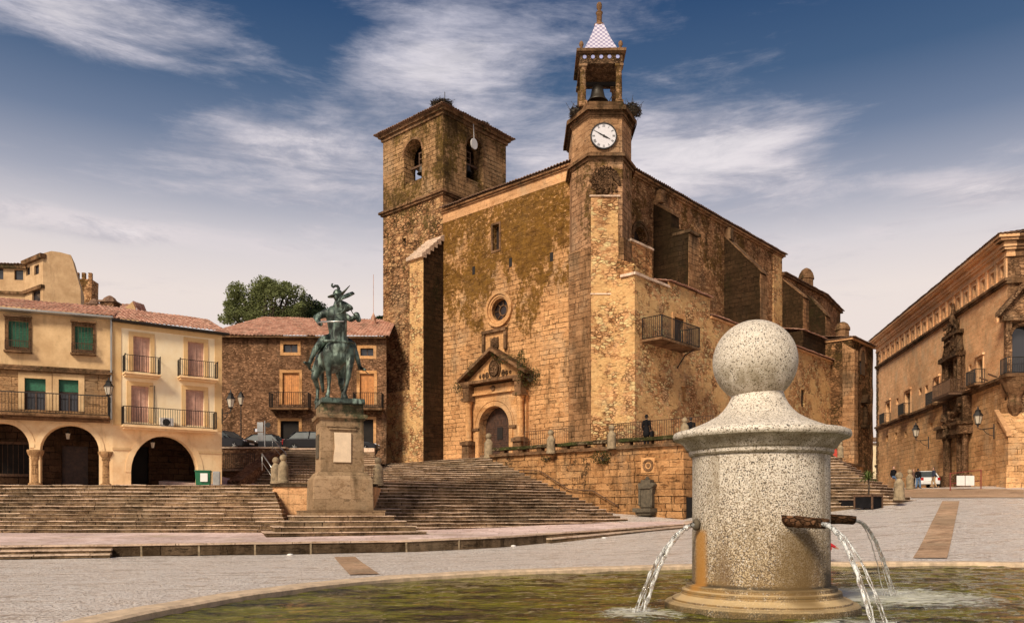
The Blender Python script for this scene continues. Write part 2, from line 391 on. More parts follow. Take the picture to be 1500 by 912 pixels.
M['pave']=stone('paving_slabs',(.60,.50,.41),(.80,.72,.62),(.25,.19,.14),'ashlar',dark=.25,pits=.25,bw=1.2,bh=.8,gap=.04,bumps=.4)
M['ped']=stone('pedestal_granite',(.23,.175,.09),(.36,.28,.155),(.10,.07,.035),'ashlar',dark=.6,bw=2.3,bh=1.1,gap=.02,bumps=.35,lich=((.10,.12,.06),.70,.52,4.,6.2))
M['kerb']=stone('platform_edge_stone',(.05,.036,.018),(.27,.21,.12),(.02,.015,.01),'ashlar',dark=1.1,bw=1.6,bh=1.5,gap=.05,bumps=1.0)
M['post']=simple('lichened_granite',(.27,.20,.12),.9,var=.5,vs=4.,bump=.8,bd=.03)
M['dgrey']=simple('dark_carved_granite',(.09,.07,.045),.9,var=.5,vs=5.,bump=.8,bd=.03)
M['iron']=simple('black_iron',(.02,.017,.015),.55,.3,var=.4,vs=8.)
M['rust']=simple('rusty_iron',(.10,.05,.025),.8,.0,var=.5,vs=8.)
M['dark']=simple('dark_interior',(.012,.008,.006),.9,var=.3)
M['dwood']=simple('dark_door_wood',(.05,.022,.012),.6,var=.6,vs=5.,bump=.5)
M['wood']=simple('orange_wood',(.50,.20,.05),.6,var=.3,vs=4.,bump=.4)
M['pinkshut']=simple('pinkish_wood_shutter',(.48,.28,.21),.7,var=.25,vs=4.,bump=.3)
M['gshut']=simple('green_roller_blind',(.012,.10,.05),.6,var=.4,vs=9.)
M['wht']=simple('white_paint',(.75,.72,.68),.5,var=.08)
M['clockf']=simple('clock_enamel',(.60,.58,.60),.35,var=.05)
M['metal']=simple('grey_steel',(.45,.45,.43),.35,.8,var=.1)
M['nest']=simple('twig_nest',(.06,.045,.03),.95,var=.7,vs=9.,bump=1.,bd=.05)
M['pink']=simple('pale_plaque',(.66,.50,.34),.7,var=.12,vs=2.)
M['redaw']=simple('red_awning',(.5,.06,.03),.7)
M['bluet']=simple('blue_glazed_tile',(.30,.32,.55),.3)
M['skin']=simple('skin',(.45,.25,.17),.6,var=.1)
M['blackc']=simple('black_cloth',(.012,.011,.012),.95,var=.3,bump=.4,spec=.05)
M['navy']=simple('navy_cloth',(.02,.025,.05),.85,var=.3)
M['jean']=simple('blue_denim',(.08,.14,.25),.85,var=.3)
M['tanc']=simple('tan_trousers',(.35,.23,.13),.85,var=.2)
M['redc']=simple('red_jacket',(.50,.015,.02),.75,var=.2)
M['brownc']=simple('brown_cloth',(.09,.045,.03),.85,var=.3)
M['hair']=simple('dark_hair',(.02,.013,.01),.7,var=.3)
M['green']=simple('green_bin_plastic',(.01,.12,.05),.45,var=.2)
M['soil']=simple('soil',(.05,.03,.02),.95,var=.4)
def glassy(name,c,rough=.06):
    m,t,bs=newmat(name); p=pos(t); bs.inputs['Base Color'].default_value=C4(c); bs.inputs['Roughness'].default_value=rough; bs.inputs['Specular IOR Level'].default_value=.7
    setbump(t,bs,t.noise(p,1.5,2),.08,.05); return m
M['glass']=glassy('window_glass',(.03,.03,.035))
M['cglass']=simple('car_window_glass',(.05,.06,.065),.45,var=.3,spec=.25)
M['rose']=glassy('old_leaded_glass',(.02,.012,.01),.4)
def carpaint(name,c):
    m,t,bs=newmat(name); p=pos(t); t.l(t.mix(t.noise(p,3.,4),[x*.8 for x in c],c),bs.inputs['Base Color']); bs.inputs['Roughness'].default_value=.4; bs.inputs['Specular IOR Level'].default_value=.25; bs.inputs['Coat Weight'].default_value=.25; bs.inputs['Coat Roughness'].default_value=.05; return m
M['carblk']=carpaint('black_car_paint',(.012,.012,.016)); M['carwht']=carpaint('white_car_paint',(.75,.75,.75))
M['tyre']=simple('tyre_rubber',(.02,.02,.02),.9)
def emis_lens():
    m,t,bs=newmat('headlamp_lens'); bs.inputs['Base Color'].default_value=(.7,.72,.75,1); bs.inputs['Roughness'].default_value=.1; bs.inputs['Metallic'].default_value=.3; return m
M['lens']=emis_lens(); M['tail']=simple('red_tail_lens',(.35,.01,.01),.2)
def lanternglass():
    m,t,bs=newmat('lantern_glass'); bs.inputs['Base Color'].default_value=(.75,.66,.52,1); bs.inputs['Roughness'].default_value=.25; bs.inputs['Transmission Weight'].default_value=.35; return m
M['lglass']=lanternglass()
def tilemat(name,c1,c2):
    m,t,bs=newmat(name); p=pos(t)
    v=t.n('ShaderNodeTexVoronoi',i={'Vector':p,'Scale':3.2}); cell=t.n('ShaderNodeSeparateColor',i={0:v.outputs['Color']}).outputs[0]
    n=t.noise(p,1.2,6,.7); f=t.noise(p,14,5,.7)
    col=t.mix(cell,c1,c2); col=t.mix(t.math('MULTIPLY',t.ramp(n,.45,.7),.6),col,(.12,.085,.05)); col=t.mix(t.math('MULTIPLY',t.ramp(f,.5,.7),.5),col,(.5,.38,.28))
    t.l(col,bs.inputs['Base Color']); bs.inputs['Roughness'].default_value=.9; setbump(t,bs,f,.4,.02); return m
M['tile']=tilemat('clay_roof_tile',(.36,.155,.10),(.60,.34,.24))
M['tiled']=tilemat('dark_roof_tile',(.12,.06,.035),(.24,.13,.075))
def checker():
    m,t,bs=newmat('spire_checker_tile'); uv=t.n('ShaderNodeUVMap').outputs[0]
    c=t.n('ShaderNodeTexChecker',i={'Vector':uv,'Scale':6.,'Color1':(.66,.62,.72,1),'Color2':(.30,.27,.42,1)}).outputs[0]
    t.l(t.mix(t.math('MULTIPLY',t.noise(pos(t),2.,5,.7),.3),c,(.3,.25,.2)),bs.inputs['Base Color']); bs.inputs['Roughness'].default_value=.35; return m
M['check']=checker()
def granite():
    m,t,bs=newmat('speckled_granite'); p=pos(t)
    v=t.n('ShaderNodeTexVoronoi',i={'Vector':t.vadd(p,t.vmul(t.n('ShaderNodeTexNoise',i={'Vector':p,'Scale':30.}).outputs['Color'],(.03,.03,.03))),'Scale':70.}); sp=t.n('ShaderNodeSeparateColor',i={0:v.outputs['Color']}).outputs[0]
    a=t.noise(p,55,5,.7); b_=t.noise(p,110,3,.7); big=t.noise(p,1.4,5,.6)
    z=t.n('ShaderNodeSeparateXYZ',i={0:p}).outputs[2]
    base=t.mix(t.ramp(big,.35,.7),(.60,.52,.42),(.80,.71,.60))
    low=t.ramp(z,2.2,.4)
    base=t.mix(t.math('MULTIPLY',low,.8),base,(.46,.31,.125))
    col=t.mix(t.ramp(t.math('ADD',a,t.ramp(z,3.2,.6,-.035,.05)),.49,.58),base,(.135,.085,.04)); col=t.mix(t.ramp(sp,.88,.93),col,(.06,.045,.035)); col=t.mix(t.ramp(b_,.63,.68),col,(.10,.07,.05)); col=t.mix(t.math('MULTIPLY',t.ramp(sp,.12,.05),.6),col,(.8,.74,.66))
    # rust and damp weathering low down, streaked
    s=t.noise(t.vmul(p,(2.2,2.2,.5)),1.,6,.65)
    wet=t.math('MULTIPLY',t.ramp(s,.44,.62),t.ramp(z,1.5,.5))
    col=t.mix(t.math('MULTIPLY',wet,.82),col,t.mix(a,(.05,.03,.012),(.20,.10,.03)))
    rs=t.math('MULTIPLY',t.ramp(t.noise(p,2.1,6,.7),.42,.56),t.ramp(z,.75,.5)); col=t.mix(t.math('MULTIPLY',rs,.8),col,t.mix(a,(.12,.06,.012),(.42,.24,.06)))
    vs_=t.noise(t.vmul(p,(4.5,4.5,.45)),1.,6,.7); col=t.mix(t.math('MULTIPLY',t.math('MULTIPLY',t.ramp(vs_,.50,.66),t.ramp(z,2.9,2.3)),.5),col,(.20,.14,.07))
    mo=t.noise(p,3.2,7,.75); col=t.mix(t.math('MULTIPLY',t.ramp(mo,.54,.70),.45),col,(.22,.16,.09))
    up=t.math('MULTIPLY',t.ramp(t.n('ShaderNodeSeparateXYZ',i={0:t.n('ShaderNodeNewGeometry').outputs['True Normal']}).outputs[2],.35,.8),t.ramp(z,.75,.62)); col=t.mix(t.math('MULTIPLY',up,.6),col,(.66,.47,.24))  # upward ledges painted lighter, as if catching light from above
    cr_=t.math('MULTIPLY',t.ramp(t.math('ABSOLUTE',t.math('SUBTRACT',z,.595)),.05,.0),t.ramp(t.noise(p,4.,5,.7),.35,.5)); col=t.mix(t.math('MULTIPLY',cr_,.85),col,(.03,.02,.008))  # dark groove line painted where the base meets the shaft
    wl=t.math('MULTIPLY',t.ramp(z,.42,.27),t.ramp(a,.3,.55)); col=t.mix(t.math('MULTIPLY',wl,.8),col,(.05,.035,.01))  # dark contact line painted into the colour just above the water
    # algae streaks beneath the spouts
    def streak(x,y,w,z1,c,k):
        q=t.n('ShaderNodeSeparateXYZ',i={0:p}); dx=t.math('SUBTRACT',q.outputs[0],x); dy=t.math('SUBTRACT',q.outputs[1],y)
        dx=t.math('ADD',dx,t.math('MULTIPLY',t.math('SUBTRACT',t.noise(p,2.5,4),.5),w*1.1))
        d=t.math('SQRT',t.math('ADD',t.math('MULTIPLY',dx,dx),t.math('MULTIPLY',dy,dy)))
        return t.math('MULTIPLY',t.math('MULTIPLY',t.ramp(d,w,w*.35),t.ramp(z,z1,z1-.1)),k)
    col=t.mix(streak(2.62,11.25,.22,1.4,0,.85),col,(.42,.19,.03))
    col=t.mix(streak(3.75,10.58,.42,1.4,0,.75),col,(.13,.075,.02))
    col=t.mix(streak(4.3,11.0,.35,.85,0,.7),col,(.02,.015,.008))
    # down-facing surfaces tinted darker brown in patches
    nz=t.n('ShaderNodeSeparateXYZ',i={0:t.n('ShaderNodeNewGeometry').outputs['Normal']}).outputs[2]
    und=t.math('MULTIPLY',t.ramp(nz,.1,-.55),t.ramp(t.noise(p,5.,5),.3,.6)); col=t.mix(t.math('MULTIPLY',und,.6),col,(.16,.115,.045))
    t.l(col,bs.inputs['Base Color']); bs.inputs['Roughness'].default_value=.75
    setbump(t,bs,t.math('ADD',a,b_),.35,.012); return m
M['granite']=granite()
def bronze():
    m,t,bs=newmat('patinated_bronze'); p=pos(t); n=t.noise(p,1.6,6,.65); f=t.noise(p,9,5,.7); s=t.noise(t.vmul(p,(4,4,.8)),1.,5,.6)
    col=t.mix(t.ramp(n,.42,.6),(.014,.018,.014),(.07,.10,.08)); col=t.mix(t.math('MULTIPLY',t.ramp(s,.5,.64),.85),col,(.26,.34,.28)); col=t.mix(t.math('MULTIPLY',t.ramp(f,.55,.7),.5),col,(.02,.022,.018))
    t.l(col,bs.inputs['Base Color']); bs.inputs['Metallic'].default_value=.35; bs.inputs['Roughness'].default_value=.5; setbump(t,bs,t.math('ADD',n,f),.5,.04); return m
M['bronze']=bronze(); M['bell']=simple('bell_bronze',(.05,.04,.03),.5,.4)
def cobble():
    m,t,bs=newmat('plaza_setts'); p=pos(t)
    nz=t.n('ShaderNodeTexNoise',i={'Vector':p,'Scale':.8,'Detail':2.}).outputs['Color']
    v=t.vadd(t.vmul(p,(1,1.5,0)),t.vmul(nz,(.5,.5,0)))
    a=t.n('ShaderNodeTexVoronoi',i={'Vector':v,'Scale':8.,'Randomness':.6}); e=t.n('ShaderNodeTexVoronoi',feature='DISTANCE_TO_EDGE',i={'Vector':v,'Scale':8.,'Randomness':.6})
    cell=t.n('ShaderNodeSeparateColor',i={0:a.outputs['Color']}).outputs[0]; edge=t.ramp(e.outputs[0],0,.10)
    big=t.noise(p,.25,5,.6); mid=t.noise(t.vmul(p,(1,.45,1)),1.6,6,.7)
    col=t.mix(cell,(.84,.73,.65),(.92,.86,.80)); col=t.mix(t.math('MULTIPLY',t.ramp(big,.4,.65),.5),col,(.86,.75,.67)); col=t.mix(t.math('MULTIPLY',t.ramp(mid,.58,.72),.45),col,(.42,.29,.20))
    str_=t.noise(t.vmul(p,(.4,1.3,1)),1.2,7,.78); col=t.mix(t.math('MULTIPLY',t.ramp(str_,.55,.67),.65),col,(.30,.19,.12)); rip=t.noise(t.vmul(p,(1.,2.2,1)),3.4,6,.8); col=t.mix(t.math('MULTIPLY',t.ramp(rip,.52,.64),.65),col,(.28,.18,.11))
    col=t.mix(t.math('MULTIPLY',t.math('SUBTRACT',1.,edge),.65),col,(.28,.19,.13))
    t.l(col,bs.inputs['Base Color']); t.l(t.ramp(str_,.42,.62,.42,.18),bs.inputs['Roughness']); bs.inputs['Specular IOR Level'].default_value=.8
    setbump(t,bs,t.math('ADD',t.math('MULTIPLY',edge,.8),t.math('ADD',t.math('MULTIPLY',rip,-1.2),t.math('MULTIPLY',str_,-.8))),.9,.05); return m
M['cobble']=cobble()
M['rim']=simple('rim_granite',(.60,.44,.29),.7,var=.3,vs=5.,bump=.5,bd=.02)
M['band']=stone('granite_band',(.40,.29,.16),(.58,.44,.27),(.2,.13,.07),'ashlar',dark=.3,bw=.7,bh=.35,gap=.03,bumps=.5)
M['asph']=simple('asphalt',(.06,.055,.05),.9,var=.3)
def waterm():
    m,t,bs=newmat('fountain_water'); p=pos(t)
    q=t.n('ShaderNodeSeparateXYZ',i={0:p})
    v=t.vmul(p,(1.,1.9,1.))
    n1=t.noise(t.vmul(p,(.6,1.7,1.)),1.0,5,.65,.5); n2=t.noise(v,3.6,5,.65,.8); n3=t.noise(v,10.,4,.65)
    def near(x,y,r):
        d=t.math('SQRT',t.math('ADD',t.math('POWER',t.math('SUBTRACT',q.outputs[0],x),2.),t.math('POWER',t.math('SUBTRACT',q.outputs[1],y),2.)))
        return d,t.ramp(d,r,0.)
    rings=None; fo=None
    for x,y,r in ((1.73,10.9,1.3),(6.15,13.2,3.6),(4.25,9.2,2.2)):
        d,k=near(x,y,r)
        w=t.math('MULTIPLY',t.math('SINE',t.math('MULTIPLY',t.math('ADD',d,t.math('MULTIPLY',n2,.35)),19.)),k)
        rings=w if rings is None else t.math('ADD',rings,w); fo=k if fo is None else t.math('MAXIMUM',fo,k)
    rp1=t.noise(t.vmul(p,(.55,1.9,1.)),4.0,5,.62,.5); rp2=t.noise(t.vmul(p,(.6,1.8,1.)),12.,3,.6,.3)
    mk=t.math('ADD',t.math('MULTIPLY',n1,.45),t.math('ADD',t.math('MULTIPLY',rp1,.38),t.math('MULTIPLY',rp2,.17)))
    green=t.mix(t.ramp(mk,.44,.57),(.004,.006,.0006),(.150,.146,.003))  # ripple-shaped dark and bright bands: reflections painted into the colour
    green=t.mix(t.math('MULTIPLY',t.ramp(rp2,.60,.70),t.ramp(rp1,.5,.62)),green,(.42,.40,.16))  # pale ripple glints painted into the colour
    foam=t.math('MULTIPLY',t.ramp(t.math('ADD',t.math('MULTIPLY',t.noise(t.vmul(p,(1.,2.6,1.)),5.,6,.75,.6),.9),t.math('MULTIPLY',fo,.42)),.66,.84),t.ramp(fo,.02,.35))
    col=t.mix(t.math('MULTIPLY',foam,.75),green,(.72,.70,.60))
    t.l(col,bs.inputs['Base Color']); bs.inputs['Roughness'].default_value=.03; bs.inputs['Specular IOR Level'].default_value=.6; bs.inputs['IOR'].default_value=1.33
    t.l(t.math('MULTIPLY_ADD',foam,.4,.03),bs.inputs['Roughness'])
    h=t.math('ADD',t.math('MULTIPLY',n1,1.3),t.math('ADD',t.math('MULTIPLY',n2,.55),t.math('ADD',t.math('MULTIPLY',n3,.22),t.math('MULTIPLY',rings,.16))))
    setbump(t,bs,h,.9,.09); return m
M['water']=waterm()
def jetm():
    m,t,bs=newmat('falling_water'); p=pos(t); n=t.noise(t.vmul(p,(9,9,3)),2.,5,.7)
    bs.inputs['Base Color'].default_value=(.9,.9,.88,1); bs.inputs['Roughness'].default_value=.08; bs.inputs['IOR'].default_value=1.33
    t.l(t.ramp(n,.42,.6,1.,.35),bs.inputs['Transmission Weight']); setbump(t,bs,n,.8,.02); return m
M['jet']=jetm()
def leafm(name,c1,c2):
    m,t,bs=newmat(name); p=pos(t); n=t.noise(p,.9,4,.6); f=t.noise(p,7,3,.6)
    t.l(t.mix(t.math('MULTIPLY_ADD',n,.6,t.math('MULTIPLY',f,.4)),c1,c2),bs.inputs['Base Color']); bs.inputs['Roughness'].default_value=.6; bs.inputs['Specular IOR Level'].default_value=.3
    tr=t.n('ShaderNodeBsdfTranslucent',i={0:C4(c2)}); mx=t.n('ShaderNodeMixShader',i={0:.25}); out=[x for x in m.node_tree.nodes if x.type=='OUTPUT_MATERIAL'][0]
    t.l(bs.outputs[0],mx.inputs[1]); t.l(tr.outputs[0],mx.inputs[2]); t.l(mx.outputs[0],out.inputs[0]); return m
M['leaf']=leafm('tree_leaves',(.06,.08,.025),(.26,.28,.11)); M['leafd']=leafm('conifer_leaves',(.01,.022,.008),(.045,.065,.022)); M['weed']=leafm('weed_leaves',(.025,.035,.008),(.09,.08,.02)); M['palm']=leafm('potted_leaves',(.03,.06,.01),(.14,.17,.04))
M['bark']=simple('bark',(.07,.05,.035),.95,var=.5,vs=6.,bump=.8,bd=.03)
# ---------------- generic builders
def leaves(mb,c,rad,n,size,shell=.35):
    c=Vector(c)
    for _ in range(n):
        while True:
            d=Vector((random.uniform(-1,1),random.uniform(-1,1),random.uniform(-1,1)))
            if .01<d.length<1: break
        rr=d.length; d=d.normalized()*(rr**shell)
        p=c+Vector((d.x*rad[0],d.y*rad[1],d.z*rad[2]))*random.choice((1,1,1,1.15))
        a=Vector((random.gauss(0,1),random.gauss(0,1),random.gauss(0,1))).normalized(); b=a.orthogonal().normalized()
        s=size*random.uniform(.6,1.4)
        mb.add([p-a*s,p+b*s*.45,p+a*s,p-b*s*.45],[(0,1,2,3)])
def tiles(mb,A,B,Cc,D,sp=.24,amp=.055,rows=None):
    """A,B eave ends; D,Cc ridge ends (A-D, B-C). ridged barrel tiles running eave->ridge"""
    A,B,Cc,D=map(Vector,(A,B,Cc,D)); L=(B-A).length; n=max(2,int(L/sp)); S=((D-A).length+(Cc-B).length)/2
    rows=rows or max(1,int(S/.42)); nrm=(B-A).cross(D-A).normalized()
    if nrm.z<0:nrm=-nrm
    sub=4; vs=[];fs=[]; W=n*sub+1
    ys=[]
    for r in range(rows): ys+=[(r/rows,.035),((r+1)/rows-.001,0.)]
    for yi,(t,lift) in enumerate(ys):
        for x in range(W):
            u=x/(W-1); tile=x//sub
            h=abs(math.sin(PI*x/sub/1.0)) if sub>1 else 0
            ph=(x%sub)/sub; h=math.sin(PI*ph)
            rnd=noise.noise(Vector((tile*1.7,(yi//2)*2.3,A.x)))*.03
            p=A.lerp(B,u).lerp(D.lerp(Cc,u),t)
            vs.append(p+nrm*(amp*h*1.0+lift+rnd*(1 if 0<ph else 0)+.02*noise.noise(p*.7)*2))
    for y in range(len(ys)-1):
        for x in range(W-1): k=y*W+x; fs.append((k,k+1,k+W+1,k+W))
    mb.add(vs,fs)
    # eave closing lip
    lo=[Vector(v)-nrm*.05 for v in vs[:W]]; b=len(mb.v); mb.add(vs[:W]+lo,[(i+1,i,W+i,W+i+1) for i in range(W-1)])
def railing(mb,fr,u0,u1,n0,n1,z0,h=1.0,sp=.13,r=.012,ends=True):
    """railing around a balcony: front at n1, sides back to n0"""
    segs=[((u0,n1),(u1,n1))]
    if ends: segs+=[((u0,n0),(u0,n1)),((u1,n1),(u1,n0))]
    for a,b in segs:
        L=math.hypot(a[0]-b[0],a[1]-b[1]); n=max(1,int(L/sp))
        for z in (z0+.06,z0+h): mb.tube([fr.pt(a[0],a[1],z),fr.pt(b[0],b[1],z)],r*1.5,4)
        for i in range(n+1):
            t=i/n; q=fr.pt(a[0]+(b[0]-a[0])*t,a[1]+(b[1]-a[1])*t,z0+.06); mb.tube([q,q+Vector((0,0,h-.06))],r*(2. if i in(0,n) else 1),4)
# ================= GROUND =================
CP=[(-14.4,29.2,0),(-4.1,32.7,0),(1.56,37,.2),(9.6,44,.82),(5.8,45,1.1),(10.2,45.5,1.15),(-12,12,0),(-25,25,0),(-3,20,0),(5,23,.12),(12,24,.35),(16,28,.75),
(19.4,44,1.79),(23.4,49,2.34),(33,60,3.2),(33,67,3.5),(39,76,3.9),(38,62,3.6),(47,100,4.6),(30,45,2.3),(25,30,1.2),(0,3,0),(15,0,0),(15,12,.15),(22,15,.5),(-8,5,0),(44,55,3.3),(55,50,3.3),(14,46,1.3),(15,36,1.1),(22,40,1.75)]
_n=len(CP); _P=np.array(CP,float)
def _k(r): return np.where(r>1e-9,r*r*np.log(r+1e-9),0.)
_A=np.zeros((_n+3,_n+3)); _D=np.hypot(_P[:,0][:,None]-_P[:,0][None],_P[:,1][:,None]-_P[:,1][None])
_A[:_n,:_n]=_k(_D)+np.eye(_n)*.6; _A[:_n,_n]=1; _A[:_n,_n+1:]=_P[:,:2]; _A[_n,:_n]=1; _A[_n+1:,:_n]=_P[:,:2].T
_w=np.linalg.solve(_A,np.concatenate([_P[:,2],[0,0,0]]))
def gz(x,y):
    x=min(max(x,-30),60); y=min(max(y,-4),110)
    z=float((_w[:_n]*_k(np.hypot(_P[:,0]-x,_P[:,1]-y))).sum()+_w[_n]+_w[_n+1]*x+_w[_n+2]*y)
    return max(-.1,min(z,5.0))
POOL=[(-4.78,9.15),(-4.1,12.4),(-2.76,15.1),(-1.1,16.7),(.74,17.75),(4.06,19.25),(8.0,20.3),(12.7,20.2),(16.6,17.6),(18.4,13),(17.5,8),(14,4.2),(8.5,2.6),(2.5,2.6),(-2,4.2),(-4.3,6.6)]
def crom(P,k=8):
    out=[];n=len(P)
    for i in range(n):
        p0,p1,p2,p3=[Vector(P[(i+j-1)%n]) for j in range(4)]
        for s_ in range(k):
            t=s_/k; out.append(.5*((2*p1)+(p2-p0)*t+(2*p0-5*p1+4*p2-p3)*t*t+(3*p1-p0-3*p2+p3)*t**3))
    return out
PO=crom(POOL)
def inpoly(x,y,P):
    c=False;j=len(P)-1
    for i in range(len(P)):
        if (P[i][1]>y)!=(P[j][1]>y) and x<(P[j][0]-P[i][0])*(y-P[i][1])/(P[j][1]-P[i][1])+P[i][0]: c=not c
        j=i
    return c
xs=[-1500,-600,-250,-120,-70]+list(np.arange(-40,-8,1.))+list(np.arange(-8,22,.35))+list(np.arange(22,60,1.))+[70,90,130,250,600,1500]
ys=[-1500,-500,-150,-50,-20]+list(np.arange(-8,1,1.))+list(np.arange(1,24,.35))+list(np.arange(24,110,1.))+[120,150,200,400,900,1800]
g=MB(); idx={}
for j,y in enumerate(ys):
    for i,x in enumerate(xs):
        idx[(i,j)]=len(g.v); g.v.append((x,y,gz(x,y)+.012*noise.noise(Vector((x,y,0))*.8)))
for j in range(len(ys)-1):
    for i in range(len(xs)-1):
        mx=(xs[i]+xs[i+1])/2; my=(ys[j]+ys[j+1])/2
        if -6<mx<20 and 2<my<22 and inpoly(mx,my,PO): continue
        # the raised platform and stair block stand on their own footing: no ground inside them
        g.f.append((idx[(i,j)],idx[(i+1,j)],idx[(i+1,j+1)],idx[(i,j+1)]))
struct('ground',g,M['cobble'],True,fixn=False)
# granite bands laid in the setts (sheets 6 mm above)
def band(name,a,b,w,n=24):
    mb=MB(); a=Vector(a);b=Vector(b); d=(b-a).normalized(); s=Vector((-d.y,d.x))*w/2; vs=[];fs=[]
    for i in range(n+1):
        p=a.lerp(b,i/n)
        for k in range(3):
            q=p+s*(k-1); vs.append((q.x,q.y,gz(q.x,q.y)+.03))
    for i in range(n):
        for k in range(2): fs.append((i*3+k,i*3+k+1,i*3+k+4,i*3+k+3))
    mb.add(vs,fs); struct(name,mb,M['band'])
def gp(px,py):   # intersect pixel ray with terrain
    for D in np.arange(8,110,.1):
        if az(py,D)<=gz(ax(px,D),D): return (ax(px,D),D)
    return (ax(px,60),60)
band('paved_band',gp(1362,818),gp(1393,734),.85)
band('paved_band',gp(505,816),gp(534,842),.75)
# brown cross band in front of the palace street
cb=MB(); vs=[];fs=[]; N=30
for i in range(N+1):
    px=1300+(1500-1300)*i/N
    for py in (729 if i else 727,722,716 if px<1480 else 717):
        x,y=gp(px,py); vs.append((x,y,gz(x,y)+.03))
for i in range(N):
    for k in range(2): fs.append((i*3+k,i*3+3+k,i*3+4+k,i*3+1+k))
cb.add(vs,fs); struct('paved_band',cb,M['band'])
# ================= FOUNTAIN BASIN =================
W=.25
wt=MB(); c0=Vector((7,10))
gx_=np.arange(-5.6,19.6,.075); gy_=np.arange(2.2,21.2,.075); nxw=len(gx_); keep={}
def wave(x,y):
    h=.020*noise.noise(Vector((x*.9,y*1.6,.3)))+.015*noise.noise(Vector((x*2.1,y*3.4,4.)))+.008*noise.noise(Vector((x*4.6,y*6.4,9.)))
    for jx,jy,rr in ((1.73,10.9,1.6),(6.15,13.2,3.2),(4.22,9.2,2.6)):
        d=math.hypot(x-jx,y-jy)
        if d<rr: h+=.012*(1-d/rr)*math.sin(d*17+2.5*noise.noise(Vector((x*1.5,y*1.5,1))))+.016*(1-d/rr)*noise.noise(Vector((x*7,y*9,2)))
    return h
POb=[(p.x,p.y) for p in PO]
for j,y in enumerate(gy_):
    for i,x in enumerate(gx_): wt.v.append((x,y,W+wave(x,y)))
PX2=[(c0+(p-c0)*1.012) for p in PO]; PX2=[(p.x,p.y) for p in PX2]
ins=[[inpoly(x,y,PX2) for x in gx_] for y in gy_]
for j in range(len(gy_)-1):
    for i in range(nxw-1):
        if ins[j][i] and ins[j+1][i+1] and ins[j][i+1] and ins[j+1][i]: wt.f.append((j*nxw+i,j*nxw+i+1,(j+1)*nxw+i+1,(j+1)*nxw+i))
tag(wt.build('water',M['water'],None,True,fixn=False),kind='structure')
rim=MB(); n=len(PO); vs=[];fs=[]
for i,p in enumerate(PO):
    d=(PO[(i+1)%n]-PO[i-1]).normalized(); o=Vector((d.y,-d.x)); 
    if o.dot(p-c0)<0:o=-o
    gh=gz(p.x,p.y); jt=.012*noise.noise(Vector((p.x,p.y,3))*1.3)
    for off,z in ((-.03,-.3),(-.03,.315+jt),(.02,.345+jt),(.40,.35+jt),(.44,.33+jt),(.45,-.3)):
        q=p+o*off; vs.append((q.x,q.y,z))
for i in range(n):
    j=(i+1)%n
    for k in range(5): fs.append((i*6+k,j*6+k,j*6+k+1,i*6+k+1))
rim.add(vs,fs); tag(rim.build('fountain_basin',M['rim'],smooth=False),'wide low stone rim curving round the green fountain pool','fountain basin')
# ================= FOUNTAIN PILLAR =================
FX,FY=3.52,11.5
ft=thing('fountain_pillar','tall speckled granite fountain pillar topped by a stone ball, standing in the pool','fountain',(FX,FY,W))
def L(prof,name,smooth=True,ang=35,n=96):
    mb=MB(); mb.lathe([(r,z) for r,z in prof],(FX,FY,0),n); o=mb.build(name,M['granite'],ft,True)
    o.data.set_sharp_from_angle(angle=R(ang)); return o
L([(1.33,-.1),(1.33,.30),(1.325,.325),(1.30,.345),(1.235,.352),(1.225,.36),(1.22,.385),(1.195,.40),(1.14,.415),(1.10,.445),(1.085,.475),(1.09,.485),(1.085,.51),(1.06,.522),(1.035,.525),(1.03,.54),(1.03,.57),(1.01,.585),(.95,.59)],'base',ang=25)
L([(.945,.59),(.94,.64),(.935,2.42)],'shaft')
L([(.935,2.385),(.965,2.395),(.985,2.42),(.985,2.46),(.995,2.475),(1.01,2.48),(1.03,2.51),(1.07,2.57),(1.12,2.605),(1.165,2.62),(1.195,2.63),(1.21,2.655),(1.212,2.69),(1.20,2.72),(1.16,2.738),(1.05,2.748)],'cornice',ang=30)
NKx=FX-.03
mb=MB(); mb.lathe([(1.06,2.74),(.98,2.775),(.86,2.82),(.70,2.89),(.56,2.97),(.48,3.045),(.42,3.125),(.375,3.21),(.35,3.29),(.345,3.36),(.345,3.42)],(NKx,FY,0),96); mb.build('neck',M['granite'],ft,True)
sp=MB(); sp.sphere((FX-.07,FY,3.735),.585,64); sp.build('ball',M['granite'],ft,True)
def spout(p,d,l,w,name='spout'):
    """short stone trough with an open channel on top"""
    mb=MB(); d=Vector((d[0],d[1])).normalized(); u=Vector((-d.y,d.x)); P=[]
    prof=[(-1,.9),(-.95,.0),(-.6,-.75),(0,-1),(.6,-.75),(.95,0),(1,.9),(.55,.85),(.4,.2),(0,.0),(-.4,.2),(-.55,.85)]
    vs=[];m=len(prof); K=7
    for i in range(K):
        t=i/(K-1); k=w*(1.05-.25*t)
        for a,z in prof:
            q=Vector(p[:2])+d*(l*t)+u*a*k; jj=.012*noise.noise(Vector((q.x,q.y,z))*9); vs.append((q.x,q.y,p[2]+z*k*.8+jj-.03*t))
    fs=[(i*m+k,i*m+(k+1)%m,(i+1)*m+(k+1)%m,(i+1)*m+k) for i in range(K-1) for k in range(m)]
    fs+=[tuple(range(m-1,-1,-1)),tuple((K-1)*m+k for k in range(m))]
    mb.add(vs,fs); return mb
SPM=stone('spout_stone',(.17,.095,.045),(.30,.17,.08),(.1,.06,.03),'rubble',6.,dark=.9)
spout((3.60,10.62,1.49),(.36,-.80),.66,.10).build('spout',SPM,ft,True)
spout((4.32,11.64,1.52),(1,.22),.66,.10).build('spout',SPM,ft,True)
